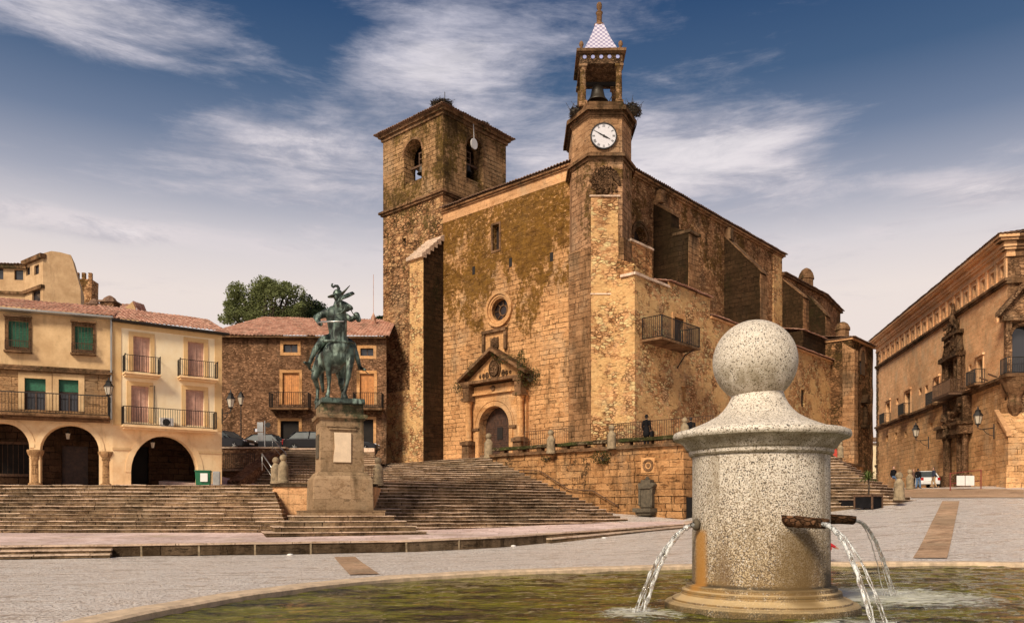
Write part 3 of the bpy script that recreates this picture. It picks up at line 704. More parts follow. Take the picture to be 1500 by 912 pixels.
hn=MB(); hn.lathe([(.001,-.03),(.05,-.03),(.085,.0),(.075,.05),(.05,.06),(.04,.03),(.001,.02)],(0,0,0),16,'x')
hn.v=[(2.585-v[0],11.28+v[1],1.43+v[2]) for v in hn.v]; hn.build('nozzle',M['dgrey'],ft,True)
def jet(p0,p1,h,r,lab,seed):
    random.seed(seed); mb=MB(); p0=Vector(p0);p1=Vector(p1)
    for s_ in range(4):
        o0=Vector((random.gauss(0,.008),random.gauss(0,.008),random.gauss(0,.006))); o1=Vector((random.gauss(0,.05),random.gauss(0,.05),0)); pts=[];rs=[]
        for i in range(42):
            t=i/41; q=p0.lerp(p1,t); q.z=p0.z+h*t-(p0.z-p1.z+h)*t*t
            q+=o0.lerp(o1,t); w=noise.noise(Vector((t*14,s_*5.3,seed))); w2=noise.noise(Vector((t*14,s_*5.3+40,seed)))
            q+=Vector((w,w2,w2*.3))*.018*(.3+t); pts.append(q); rs.append(max(.003,r*(1.-.35*t)*(1+.55*noise.noise(Vector((t*22,s_*9.1,seed+2))))*(.7 if s_ else 2.0)))
        mb.tube(pts,rs,7)
    for _ in range(60):
        t=random.uniform(.35,1.); q=p0.lerp(p1,t); q.z=p0.z+h*t-(p0.z-p1.z+h)*t*t
        s2=.05*t; mb.sphere(q+Vector((random.gauss(0,s2),random.gauss(0,s2),random.gauss(0,s2))),random.uniform(.003,.009),6)
    for _ in range(130):
        a=random.uniform(0,2*PI); d=abs(random.gauss(0,.13)); mb.sphere((p1.x+d*math.cos(a),p1.y+d*math.sin(a),W+abs(random.gauss(0,.05))),random.uniform(.003,.010),6)
    tag(mb.build('water_jet',M['jet'],None,True,fixn=False),lab,'water jet','water jets falling from the fountain pillar')
jet((2.57,11.27,1.43),(1.73,10.95,W),.06,.019,'jet of water falling from the left side nozzle of the granite pillar',3)
jet((3.84,9.99,1.45),(4.22,9.2,W),.02,.016,'jet of water falling from the front trough spout of the granite pillar',5)
jet((4.99,11.79,1.47),(6.15,13.15,W),.06,.014,'jet of water falling from the right hand trough spout of the granite pillar',8)
# ================= RAISED PLATFORM =================
FR=[(-40,22.5,0,.44),(-22,26.6,0,.44),(-14.4,29.2,0,.44),(-9,30.9,0,.45),(-4.1,32.7,0,.47),(-.5,35.0,.08,.55),(1.56,37,.2,.63),(5.2,40.2,.47,.78),(9.6,44,.82,.99),(10.6,46.2,1.1,1.2)]
BK=[(-60,37.2,.66),(-30,37.2,.66),(-20,37.2,.66),(-14,37.2,.67),(-9,37.6,.68),(-6.5,38.6,.70),(-3,40.8,.80),(1,43.,.95),(6.2,46.2,1.15),(9.4,47.4,1.2)]
pf=MB(); 
for i in range(len(FR)-1):
    for k in range(6):
        def P(j,t): a=FR[j];b_=BK[j]; return (a[0]+(b_[0]-a[0])*t,a[1]+(b_[1]-a[1])*t,a[3]+(b_[2]-a[3])*t)
        pf.quad(P(i,k/6),P(i+1,k/6),P(i+1,(k+1)/6),P(i,(k+1)/6))
struct('pavement',pf,M['pave'])
# stone retaining edge of platform, one thing; right & left sections are steps
ke=MB(); kn=MB(); kt=MB()
def lerp2(a,b,t): return tuple(a[i]+(b[i]-a[i])*t for i in range(4))
def edge_run(mb,a,b,zf0,zf1,push=0):
    d=Vector((b[0]-a[0],b[1]-a[1])).normalized(); s=Vector((d.y,-d.x))
    A=Vector(a[:2])+s*push; B=Vector(b[:2])+s*push
    mb.hexa([(A.x,A.y,a[2]-.3),(B.x,B.y,b[2]-.3),(B.x-s.x*.45,B.y-s.y*.45,b[2]-.3),(A.x-s.x*.45,A.y-s.y*.45,a[2]-.3),
             (A.x,A.y,zf0),(B.x,B.y,zf1),(B.x-s.x*.45,B.y-s.y*.45,zf1),(A.x-s.x*.45,A.y-s.y*.45,zf0)],.35,.012)
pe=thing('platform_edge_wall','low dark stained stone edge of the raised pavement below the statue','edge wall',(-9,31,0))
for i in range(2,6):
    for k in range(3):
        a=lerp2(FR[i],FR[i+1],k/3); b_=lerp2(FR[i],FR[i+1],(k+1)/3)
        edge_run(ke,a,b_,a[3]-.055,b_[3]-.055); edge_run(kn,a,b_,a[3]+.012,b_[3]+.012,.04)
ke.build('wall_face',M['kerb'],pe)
# coping slab only the top 9 cm
kc=MB()
for i in range(2,6):
    for k in range(3):
        a=lerp2(FR[i],FR[i+1],k/3); b_=lerp2(FR[i],FR[i+1],(k+1)/3)
        d=Vector((b_[0]-a[0],b_[1]-a[1])).normalized(); s=Vector((d.y,-d.x)); A=Vector(a[:2])+s*.05; B=Vector(b_[:2])+s*.05
        kc.hexa([(A.x,A.y,a[3]-.053),(B.x,B.y,b_[3]-.053),(B.x-s.x*.55,B.y-s.y*.55,b_[3]-.053),(A.x-s.x*.55,A.y-s.y*.55,a[3]-.053),
             (A.x,A.y,a[3]+.012),(B.x,B.y,b_[3]+.012),(B.x-s.x*.55,B.y-s.y*.55,b_[3]+.012),(A.x-s.x*.55,A.y-s.y*.55,a[3]+.012)],.3,.008)
kc.build('coping',M['tread'],pe)
ctr=0
def steps_edge(lo,hi,lab,n=3):
    th=thing('stone_steps',lab,'steps',(FR[lo][0],FR[lo][1],0))
    for s_ in range(n):
        mb=MB(); cp=MB()
        for i in range(lo,hi):
            a,b_=FR[i],FR[i+1]; d=Vector((b_[0]-a[0],b_[1]-a[1])).normalized(); s=Vector((d.y,-d.x)); push=(n-1-s_)*.34
            za=a[2]+(a[3]-a[2])*(s_+1)/n; zb=b_[2]+(b_[3]-b_[2])*(s_+1)/n
            A=Vector(a[:2])+s*push; B=Vector(b_[:2])+s*push
            mb.hexa([(A.x,A.y,a[2]-.2),(B.x,B.y,b_[2]-.2),(B.x-s.x*.5,B.y-s.y*.5,b_[2]-.2),(A.x-s.x*.5,A.y-s.y*.5,a[2]-.2),(A.x,A.y,za-.05),(B.x,B.y,zb-.05),(B.x-s.x*.5,B.y-s.y*.5,zb-.05),(A.x-s.x*.5,A.y-s.y*.5,za-.05)])
            A=A+s*.03;B=B+s*.03
            cp.hexa([(A.x,A.y,za-.049),(B.x,B.y,zb-.049),(B.x-s.x*.5,B.y-s.y*.5,zb-.049),(A.x-s.x*.5,A.y-s.y*.5,za-.049),(A.x,A.y,za+.01),(B.x,B.y,zb+.01),(B.x-s.x*.5,B.y-s.y*.5,zb+.01),(A.x-s.x*.5,A.y-s.y*.5,za+.01)],.5,.01)
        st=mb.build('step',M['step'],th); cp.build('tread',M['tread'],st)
steps_edge(0,2,'three low stone steps up to the raised pavement at the left edge of the plaza')
steps_edge(6,9,'two low stone steps along the raised pavement towards the retaining wall',2)
# little paving lights/marks in platform edge: pale drain stones
for px in (205,288,372,453,595,670):
    t0=min(range(2,6),key=lambda i:abs(CX+FP*FR[i][0]/FR[i][1]-px) )
    # find point on edge
    for i in range(2,6):
        pa=CX+FP*FR[i][0]/FR[i][1]; pb=CX+FP*FR[i+1][0]/FR[i+1][1]
        if pa<=px<=pb:
            t=(px-pa)/(pb-pa); q=lerp2(FR[i],FR[i+1],t); d=Vector((FR[i+1][0]-FR[i][0],FR[i+1][1]-FR[i][1])).normalized(); s=Vector((d.y,-d.x))
            mb=MB(); w=.035; A=Vector(q[:2])
            for dz in ((-.28,1),):
                mb.hexa([(A.x-d.x*w+s.x*.02,A.y-d.y*w,q[2]-.05),(A.x+d.x*w+s.x*.02,A.y+d.y*w,q[2]-.05),(A.x+d.x*w-s.x*.2,A.y+d.y*w-s.y*.2,q[2]-.05),(A.x-d.x*w-s.x*.2,A.y-d.y*w-s.y*.2,q[2]-.05),
                     (A.x-d.x*w+s.x*.03,A.y-d.y*w+s.y*.03,q[3]-.06),(A.x+d.x*w+s.x*.03,A.y+d.y*w+s.y*.03,q[3]-.06),(A.x+d.x*w-s.x*.2,A.y+d.y*w-s.y*.2,q[3]-.06),(A.x-d.x*w-s.x*.2,A.y-d.y*w-s.y*.2,q[3]-.06)],.1,.01)
            mb.build('pale_stone',M['post'],pe)
# ================= STAIR FLIGHTS =================
def stepmesh(L0,R0,L1,R1,z0,z1,parent,over=.05,dk=1):
    """one step: riser + nosing; front edge L0-R0, back edge L1-R1"""
    mb=MB(); L0,R0,L1,R1=[Vector(q) for q in (L0,R0,L1,R1)]
    L1=L1+(L1-L0).normalized()*.15; R1=R1+(R1-R0).normalized()*.15
    nseg=max(3,int((R0-L0).length/random.uniform(1.1,1.6))); c=MB()
    d=(R0-L0).normalized(); s=Vector((d.y,-d.x))
    for i in range(nseg):
        a,b_=i/nseg,(i+1)/nseg; j=random.uniform(-.025,.025); jz=random.uniform(-.028,.010); g_=.008
        A,B=L0.lerp(R0,a)+s*j,L0.lerp(R0,b_)+s*j; D_,C_=L1.lerp(R1,a),L1.lerp(R1,b_)
        mb.hexa([(*A,z0-.25),(*B,z0-.25),(*C_,z0-.25),(*D_,z0-.25),(*A,z1-.036),(*B,z1-.036),(*C_,z1-.036),(*D_,z1-.036)])
        A=A+s*over+d*g_;B=B+s*over-d*g_
        c.hexa([(*A,z1-.035),(*B,z1-.035),(*C_,z1-.035),(*D_,z1-.035),(*A,z1+jz),(*B,z1+jz),(*C_,z1+jz),(*D_,z1+jz)],.45,.028)
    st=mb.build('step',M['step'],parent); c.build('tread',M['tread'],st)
# left flight in front of the arcaded houses
lf=thing('stone_stairs','wide flight of worn stone steps rising to the arcaded houses','stairs',(-20,37.5,.66))
NL=13
for k in range(NL):
    y0=37.2+k*.31; z0=.66+k*.18; xr=-11.2-.08*k
    stepmesh((-44,y0),(xr+ .9-.07*k,y0),(-44,y0+.31),(xr+.9-.07*k,y0+.31),z0,z0+.18,lf)
ZL=.66+NL*.18   # landing height
# big fan flight to the church door
rf=thing('stone_stairs','broad fan of worn stone steps climbing to the church doorway','stairs',(-3,42,.8))
NR=26; zt=5.42
def Lk(k):
    if k<=13: t=k/13; return (-6.9-.3*t,38.4+5.2*t)
    t=(k-13)/13; return (-7.2-3.9*t,43.6+22.6*t)
def Rk(k): t=(k-2.5)/(NR-2.5); return (6.3-8.3*t,45.6+10.6*t)
for k in range(NR):
    z1=.70+(zt-.70)*(k+1)/NR; z0=.70+(zt-.70)*k/NR
    stepmesh(Lk(k),Rk(k),Lk(k+1),Rk(k+1),z0,z1,rf)
# landing + rear pavements
mb=MB(); mb.add([(-44,41.2,ZL-.003),(-12,41.2,ZL-.003),(-7.1,43.4,ZL-.003),(-8.2,50,ZL-.003),(-44,50,ZL-.003)],[(0,1,2,3,4)]); struct('landing_pavement',mb,M['pave'])
# bastion behind the statue between the two flights
bst=thing('landing_wall','plain rendered stone wall behind the pedestal holding up the landing','wall',(-9.5,41,0))
mb=MB(); B0=Fr(-12.0,40.6,1,.02); mb.box(B0,0,5.1,-3,0,.4,ZL-.12,.6,.02); mb.build('wall',M['pale'],bst)
mb=MB(); mb.box(B0,-.1,5.2,-.5,.08,ZL-.118,ZL+.03,.5,.012); mb.build('coping',M['kerb'],bst)
# upper mid flight from landing to the road
mf=thing('stone_stairs','narrower flight of steps behind the statue rising to the parked cars','stairs',(-12,50,ZL))
ZR=6.12; NM=17
for k in range(NM):
    y0=50+k*.5; z0=ZL+(ZR-ZL)*k/NM
    stepmesh((-16.2,y0),(-8.0-.12*k,y0+.25),(-16.2,y0+.5),(-8.1-.12*k,y0+.75),z0,z0+(ZR-ZL)/NM,mf)
mb=MB(); mb.add([(-32,58.2,ZR),(-9.6,58.3,ZR),(-12,70,ZR),(-32,70,ZR)],[(0,1,2,3)]); struct('road',mb,M['asph'])
mb=MB(); mb.box(W0,-32,-9.9,-58.6,-58.2,5.2,ZR+.11,.8,.01); struct('kerb',mb,M['tread'])
# rubble retaining wall below road, left part
rw=thing('rubble_retaining_wall','rubble stone wall holding up the road with the parked cars','wall',(-20,56,3))
mb=MB(); mb.box(W0,-27,-16.2,-58.2,-57.6,2.5,ZR+.02,.6,.04); mb.build('wall',M['rhouse'],rw)
mb=MB(); mb.box(W0,-27,-16.1,-58.3,-57.5,ZR+.022,ZR+.14,.6,.02); mb.build('coping',M['tread'],rw)
rw2=thing('rubble_stair_wall','sloping rubble wall beside the narrow steps behind the statue','wall',(-17,53,3))
mb=MB(); S0=Fr(-16.6,48.6,0,1)
mb.hexa([(-17.1,48.6,2.6),(-16.25,48.6,2.6),(-16.25,57.5,2.6),(-17.1,57.5,2.6),(-17.1,48.6,3.5),(-16.25,48.6,3.5),(-16.25,57.5,ZR),(-17.1,57.5,ZR)],.5,.05)
mb.build('wall',M['rhouse'],rw2)
lw=thing('low_rubble_wall','low rubble wall with a pale ledge under the iron fence','wall',(-19,54,3))
mb=MB(); mb.box(W0,-25,-17.1,-54.5,-53.8,2.6,4.35,.5,.05); mb.build('wall',M['rhouse'],lw)
mb=MB(); mb.box(W0,-25,-17.0,-54.6,-53.7,4.352,4.47,.5,.015); mb.build('ledge',M['tread'],lw)
# sloping ramp slab
mb=MB(); mb.hexa([(-20.5,47.0,2.7),(-13.2,45.2,2.7),(-14.4,49.5,2.7),(-19.5,53.0,2.7),(-20.5,47.0,3.42),(-13.2,45.2,ZL+.02),(-14.4,49.5,ZL+.06),(-19.5,53.0,4.05)]); struct('ramp_path',mb,M['pave'])
fn=thing('iron_fence','black iron fence on the ledge of the low rubble wall','fence',(-19,54.2,4.47))
mb=MB(); railing(mb,W0,-24.5,-17.2,-54.1,-54.1,4.47,1.05,.13,.014,False); mb.build('bars',M['iron'],fn)
def handrail(pts,lab,posts=True,two=False,base=None):
    th=thing('handrail',lab,'handrail',pts[0])
    mb=MB(); mb.tube(pts,.035,6)
    mb.build('rail',M['metal'] if base is not None else M['rust'],th,True)
    if base is not None:
        for i,p in enumerate(pts): m2=MB(); m2.tube([p,(p[0],p[1],base[i])],.025,6); m2.build('post',M['metal'],th,True)
    if two:
        m2=MB(); m2.tube([(p[0],p[1],p[2]-.5) for p in pts],.02,6); m2.build('lower_rail',M['metal'],th,True)
a=(ax(384,48.4),48.4,az(664,48.4)); b_=(ax(399,46.5),46.5,az(686,46.5))
handrail([a,b_],'pale metal handrail sloping down beside the ramp',two=True,base=[a[2]-1.0,b_[2]-1.0])
a=(ax(399,57),57,az(642,57)); b_=(ax(419,53),53,az(664,53))
handrail([a,b_],'pale metal handrail at the top of the steps below the cars',two=True,base=[a[2]-1.0,b_[2]-1.0])
# ================= BALL POSTS =================
def ballpost():
    th=thing('ball_post','granite post with ball finial','stone post',(0,0,0),group='granite posts topped by a ball')
    mb=MB(); n=.0
    prof=[(.30,0),(.30,.12),(.27,.16),(.26,.85),(.27,.95),(.24,1.05),(.17,1.18),(.12,1.27),(.13,1.31)]
    vs=[];fs=[]
    mb.lathe([(r*1.15,z) for r,z in prof],(0,0,0),12,ang=PI/12); mb.build('shaft',M['post'],th,True).data.set_sharp_from_angle(angle=R(30))
    mb=MB(); mb.sphere((0,0,1.47),.215,20); mb.build('ball',M['post'],th,True)
    return th
bp=ballpost(); used=False
def post(px,py,D,top,lab,rz=0):
    global used
    h=az(top,D)-az(py,D); s=h/1.685; loc=(ax(px,D),D,az(py,D))
    if not used: bp.location=loc; bp.scale=(s,)*3; bp['label']=lab; used=True; return bp
    return dup(bp,loc,rz,lab,s)
post(404,708,42.6,669,'ball topped post left of its nearer twin on the landing, beside the sloping handrail')
post(415,707,41.2,665,'ball topped post standing just left of the statue pedestal on the landing wall')
post(554,711,43.2,669,'ball topped post right of the statue pedestal at the railing end')
post(716,671,56.0,634,'pale ball topped post standing in front of the church door',.3)
post(807,664,51.9,629,'second dark ball topped post from the church door on the terrace parapet',.5)
post(896,657,48.9,622,'ball topped post on the parapet left of the standing person in black',.2)
post(1003,645,46.4,611,'ball topped post at the right corner of the terrace parapet, beside the second figure')
post(1317,732,44.2,691,'pale ball topped post standing on the plaza beside the potted plant')
post(1333,716,67,687,'ball topped post further up the street beside the parked white car')
post(1231,670,53,646,'ball topped post at the top of the right hand church steps')
# iron grilles between landing posts
gr=thing('iron_railing','square mesh iron railing between the ball posts behind the pedestal','railing',(-9,42,ZL))
GF=Fr(ax(421,41.4),41.4,ax(550,43.)-ax(421,41.4),1.6)
mb=MB(); Lg=math.hypot(ax(550,43.)-ax(421,41.4),1.6)
for z in (ZL+.25,ZL+.45,ZL+.65,ZL+.85,ZL+1.0): mb.tube([GF.pt(0,0,z),GF.pt(Lg,0,z)],.016,4)
for i in range(int(Lg/.16)): mb.tube([GF.pt(i*.16,0,ZL+.15),GF.pt(i*.16,0,ZL+1.0)],.014,4)
mb.build('bars',M['rust'],gr)
# ================= STATUE PEDESTAL =================
PX,PY=-8.1,38.0; PF=Fr(PX,PY,math.cos(R(20)),math.sin(R(20)))
pd=thing('statue_pedestal','tall stone pedestal on stepped base carrying the bronze horseman, with pale plaque','pedestal',(PX,PY,.5))
zb=.52
for i,(hw,hd) in enumerate(((3.45,3.0),(3.05,2.6),(2.65,2.25),(2.2,1.95),(1.8,1.75))):
    mb=MB(); mb.box(PF,-hw,hw,-hd,hd,(.2 if i==0 else zb-.01),zb+.195,.6,.014)
    so=mb.build('step',M['ped'] if i>3 else M['step'],pd); mb=MB(); mb.box(PF,-hw-.04,hw+.04,-hd-.04,hd+.04,zb+.196,zb+.235,.5,.012); mb.build('tread',M['ped'] if i>3 else M['tread'],so); zb+=.235
z0=zb # ~1.7
def frus(mb,z0,z1,a0,a1,b0=None,b1=None):
    b0=b0 or a0;b1=b1 or a1
    c=[PF.pt(-a0,b0,z0),PF.pt(a0,b0,z0),PF.pt(a0,-b0,z0),PF.pt(-a0,-b0,z0),PF.pt(-a1,b1,z1),PF.pt(a1,b1,z1),PF.pt(a1,-b1,z1),PF.pt(-a1,-b1,z1)]; mb.hexa(c)
mb=MB(); frus(mb,z0,z0+1.42,1.37,1.33); frus(mb,z0+1.42,z0+1.76,1.33,1.08); mb.build('plinth',M['ped'],pd,mods=bevel(.03))
mb=MB(); frus(mb,z0+1.76,z0+4.12,1.0,.965); mb.build('die',M['ped'],pd,mods=bevel(.015))
mb=MB(); frus(mb,z0+4.12,z0+4.2,.99,1.04); frus(mb,z0+4.202,z0+4.36,1.12,1.16); frus(mb,z0+4.362,z0+4.43,1.16,1.0); frus(mb,z0+4.43,z0+4.86,.98,.96); mb.build('cornice',M['ped'],pd,mods=bevel(.02))
mb=MB(); mb.box(PF,-.62,.62,.93,1.06,z0+3.68,z0+3.75); mb.box(PF,-.72,.72,.93,1.045,z0+3.8,z0+3.86); mb.build('moulding',M['ped'],pd)
mb=MB(); mb.poly(PF,[(-.42,z0+2.2),(.38,z0+2.2),(.38,z0+3.55),(-.38,z0+3.55),(-.35,z0+2.85),(-.40,z0+2.5)],.985,1.06); mb.build('plaque',M['pink'],pd)
# shield relief and small tablet on the left side of the die
mb=MB(); LF=Fr(*PF.pt(-1.0,-1,0)[:2],-PF.n[0]*-1,-PF.n[1]*-1)
mb.box(PF,-1.04,-.97,-.45,.45,z0+2.4,z0+3.5); mb.build('relief',M['dgrey'],pd)
zc=z0+4.86
mb=MB(); frus(mb,zc,zc+.24,1.0,.97,1.35,1.3); mb.build('bronze_base',M['bronze'],pd,mods=bevel(.03))
zs=zc+.24
# ================= EQUESTRIAN STATUE =================
eq=thing('equestrian_statue','green bronze rider in plumed helmet holding a sword, on a walking horse','statue',(PX,PY,zs))
K=.0
def q(px,py,dn=0.):
    """crop coords (430..560 x 390..600 zoom 4.345) -> statue frame; dn=forward (towards front)"""
    X=px/4.345+430; Y=py/4.345+390; Dd=PY-dn*.94
    u=(X-487)/FP*37.3/ .94 - dn*.12; z=az(Y,37.3)-az(583,37.3)
    return PF.pt(u,dn,zs+z)
H=MB(); cp=H.cap
# body barrel recedes behind: chest front dn=.7, rump dn=-1.5
chest=q(240,545,.55); belly=q(215,560,-.3); rump=q(180,560,-1.2)
cp(q(240,520,.5),q(205,530,-.9),.56,.60,20); cp(q(205,530,-.8),q(165,540,-1.35),.60,.50,20)
cp(q(238,560,.55),q(205,575,-.6),.46,.52,18)
cp(q(245,500,.65),q(242,430,.75),.50,.36,18); cp(q(242,430,.75),q(252,350,.95),.37,.30,16); cp(q(252,350,.95),q(250,285,1.0),.30,.25,14)
cp(q(245,430,.4),q(245,280,.6),.30,.20,14)
cp(q(250,285,1.0),q(243,245,1.1),.25,.20,14)
cp(q(246,248,1.15),q(276,262,1.4),.21,.17,14); cp(q(276,262,1.4),q(306,278,1.6),.165,.11,12); cp(q(300,282,1.55),q(313,284,1.62),.115,.095,12)
cp(q(252,285,1.2),q(292,290,1.45),.15,.09,12)
cp(q(266,250,1.62),q(268,251,1.64),.035,.03,8); cp(q(314,276,1.72),q(315,276,1.73),.03,.03,8)
# mane
for i in range(7): t=i/6; cp(q(228-3*math.sin(i),262+t*150,.85),q(214-5*math.sin(i*2),292+t*150,.8),.06,.03,8)
# shoulders / haunches
cp(q(185,540,.5),q(180,620,.52),.30,.19,14); cp(q(300,520,.6),q(312,590,.75),.31,.20,14)
cp(q(150,560,-1.1),q(112,620,-1.2),.40,.26,14); cp(q(250,570,-1.2),q(268,650,-1.3),.36,.24,14)
# left (image) foreleg straight
cp(q(180,610,.52),q(184,690,.5),.18,.12); cp(q(184,690,.5),q(186,705,.5),.13,.12); cp(q(186,705,.5),q(182,790,.52),.10,.075); cp(q(182,790,.52),q(176,812,.58),.085,.09); cp(q(176,812,.58),q(174,832,.66),.10,.14)
# right (image) foreleg pale, striding forward
cp(q(312,580,.75),q(300,680,.95),.20,.125); cp(q(300,680,.95),q(298,700,.97),.14,.125); cp(q(298,700,.97),q(280,785,.98),.105,.08); cp(q(280,785,.98),q(272,805,1.0),.09,.10); cp(q(272,805,1.0),q(278,830,1.1),.11,.14)
# hind legs with hocks
cp(q(112,620,-1.2),q(98,668,-1.05),.25,.17); cp(q(98,668,-1.05),q(118,732,-1.5),.15,.10); cp(q(118,732,-1.5),q(114,800,-1.35),.095,.08); cp(q(114,800,-1.35),q(112,830,-1.25),.10,.14)
cp(q(268,650,-1.3),q(262,700,-1.15),.22,.15); cp(q(262,700,-1.15),q(275,750,-1.5),.14,.10); cp(q(275,750,-1.5),q(268,800,-1.3),.09,.08); cp(q(268,800,-1.3),q(266,830,-1.2),.10,.14)
# tail
cp(q(150,540,-1.75),q(135,600,-1.95),.12,.16); cp(q(135,600,-1.95),q(150,740,-1.9),.16,.07)
H.build('horse',M['bronze'],eq,True,mods=remesh(.035,5))
# ears + head armour
for x0,y0,x1,y1 in ((238,226,222,174),(256,222,252,186)):
    E=MB(); E.tube([q(x0,y0,1.05),q((x0+x1)/2-2,(y0+y1)/2,1.06),q(x1,y1,1.0)],[.05,.09,.008],8); E.build('ear',M['bronze'],eq,True)
mb=MB(); A_=[(232,262,1.6),(262,240,1.75),(296,214,1.5),(334,179,1.2)]; B_=[(250,226,1.3),(270,206,1.3),(292,184,1.15),(316,176,1.0)]
for k in range(3):
    a0,a1,b0_,b1=q(*A_[k]),q(*A_[k+1]),q(*B_[k]),q(*B_[k+1]); m0=(a0+b0_)/2+Vector((.0,-.10,.05)); m1=(a1+b1)/2+Vector((.0,-.10,.05)); dn_=Vector((0,.05,-.05))
    mb.hexa([a0,a1,m1,m0,a0-dn_,a1-dn_,m1-dn_,m0-dn_]); mb.hexa([m0,m1,b1,b0_,m0-dn_,m1-dn_,b1-dn_,b0_-dn_])
mb.build('head_armour',M['bronze'],eq)
# bridle & breast strap
mb=MB(); mb.tube([q(210,312,1.2),q(226,322,1.45),q(250,320,1.6),q(272,300,1.7),q(286,262,1.72)],.035,6); mb.tube([q(308,290,1.6),q(326,300,1.1),q(346,292,.5)],.025,6); mb.build('rein',M['bronze'],eq,True)
mb=MB(); pts=[]
for i in range(13):
    a=PI*i/12; pts.append(q(240-88*math.cos(a),470+10*math.sin(a),.55+.58*math.sin(a)))
mb.tube(pts,.055,8); mb.build('breast_strap',M['bronze'],eq,True)
# saddle cloth / skirt
mb=MB(); mb.cap(q(215,470,-.35),q(290,470,-.35),.45,.42,16); mb.cap(q(140,480,-.4),q(120,530,-.35),.16,.05,10); mb.cap(q(300,460,-.3),q(350,520,-.25),.22,.06,10); mb.build('saddle',M['bronze'],eq,True,mods=remesh(.04,3))
# rider: one continuous figure
Rr=MB(); c=Rr.cap
c(q(235,430,-.3),q(225,360,-.3),.36,.33,16); c(q(225,360,-.3),q(218,270,-.25),.34,.42,16); c(q(180,262,-.25),q(262,262,-.25),.22,.20,14); c(q(222,250,-.25),q(235,190,-.2),.18,.14,12)
c(q(240,165,-.15),q(242,145,-.12),.19,.20,14)  # head
c(q(247,168,-.02),q(249,172,.05),.05,.04,8)
# right arm (image left) elbow out, hand at hilt
c(q(172,260,-.25),q(110,300,-.2),.19,.15,12); c(q(110,300,-.2),q(130,355,.35),.15,.10,12); c(q(130,355,.35),q(136,366,.6),.10,.10,10)
# left arm (image right) reaching to rein with gauntlet
c(q(262,262,-.25),q(318,300,.0),.18,.13,12); c(q(318,300,0),q(352,290,.35),.13,.11,12)
# thighs, legs
c(q(200,425,-.3),q(148,450,-.1),.26,.22,14); c(q(148,450,-.1),q(102,520,.15),.20,.14,12); c(q(102,520,.15),q(72,602,.1),.13,.09,12); c(q(72,602,.1),q(62,612,.15),.10,.10)
c(q(275,430,-.3),q(325,465,-.1),.24,.20,14); c(q(325,465,-.1),q(352,540,.1),.18,.13,12); c(q(352,540,.1),q(372,612,.1),.12,.09,12)
# boots / feet
c(q(62,612,.12),q(42,612,.5),.10,.07,10); c(q(66,616,.05),q(70,640,-.05),.09,.06,10); c(q(372,615,.1),q(400,632,.4),.10,.07,10)
# fingers of both gauntlets
for (hx,hy,hd,dx) in ((136,366,.64,1),(352,290,.38,-1)):
    for k in range(4):
        c(q(hx+dx*2,hy-8+k*6,hd+.04),q(hx+dx*10,hy-8+k*6,hd+.1),.028,.026,8); c(q(hx+dx*10,hy-8+k*6,hd+.1),q(hx+dx*6,hy-7+k*6,hd+.15),.026,.022,8)
    c(q(hx-dx*2,hy-12,hd),q(hx+dx*8,hy-16,hd+.06),.03,.024,8)
Rr.build('rider',M['bronze'],eq,True,mods=remesh(.028,4))
# helmet: crest morion with big upturned brim, plume
mb=MB(); mb.sphere(q(238,143,-.18),.235,18,(1,1.05,1.2)); hc=q(240,150,-.15)
vs=[];fs=[];NB_=32
cen=q(244,143,-.1)
for k in range(NB_):
    a=2*PI*k/NB_; dx=math.cos(a); dy=math.sin(a)   # dy toward front
    rise=.46*max(0,dx)**1.5-.16*max(0,-dx)+.10*dy*dy*0
    for rr,th_ in ((.20,0),(.40+.12*abs(dx),1)):
        zz_=(rise*th_)-.04*th_*(1-abs(dx))
        p_=PF.pt(0,0,0); v=cen+Vector((PF.u[0]*dx*rr+PF.n[0]*dy*rr*.8,PF.u[1]*dx*rr+PF.n[1]*dy*rr*.8,zz_)); vs.append(v); vs.append(v+Vector((0,0,.035)))
for k in range(NB_):
    a_=4*k; b__=4*((k+1)%NB_); fs+=[(a_,b__,b__+2,a_+2),(a_+1,a_+3,b__+3,b__+1),(a_+2,b__+2,b__+3,a_+3),(a_,a_+1,b__+1,b__)]
mb.add(vs,fs); mb.build('helmet',M['bronze'],eq,True)
mb=MB(); mb.tube([q(242,120,-.2),q(244,98,-.2),q(236,84,-.2),q(222,84,-.2),q(210,94,-.2),q(203,88,-.2),q(203,76,-.2),q(210,70,-.2)],[.07,.075,.07,.06,.055,.05,.045,.02],8); mb.build('plume',M['bronze'],eq,True)
mb=MB(); mb.tube([q(118,360,.62),q(150,366,1.1),q(268,380,2.0)],[.03,.05,.02],6); mb.build('sword',M['metal'],eq,True)
mb=MB(); mb.cap(q(350,282,.35),q(362,312,.4),.15,.12,12); mb.build('gauntlet',M['bronze'],eq,True)
mb=MB(); mb.tube([q(70,625,-.05),q(82,640,-.3)],.02,5); mb.lathe([(.09,-.01),(.09,.01)],q(85,642,-.35),10); mb.build('spur',M['bronze'],eq,True); mb=MB(); mb.tube([q(392,625,.2),q(430,650,-.1)],.02,5); mb.build('spur',M['bronze'],eq,True)

# ================= CHURCH =================
C=(5.81,53.44)
FA=Fr(C[0],C[1],.744,-.668)     # facade: u negative to the left
SD=Fr(C[0],C[1],.668,.744)      # nave side: u positive to the right/back
ch=thing('church','large rubble stone church with square bell tower, clock tower and arched doorway','church',(C[0],C[1],5.0))
ZE=25.0; ZB=3.8
def fp(px,py,off=0): return FA.px(px,py,off)
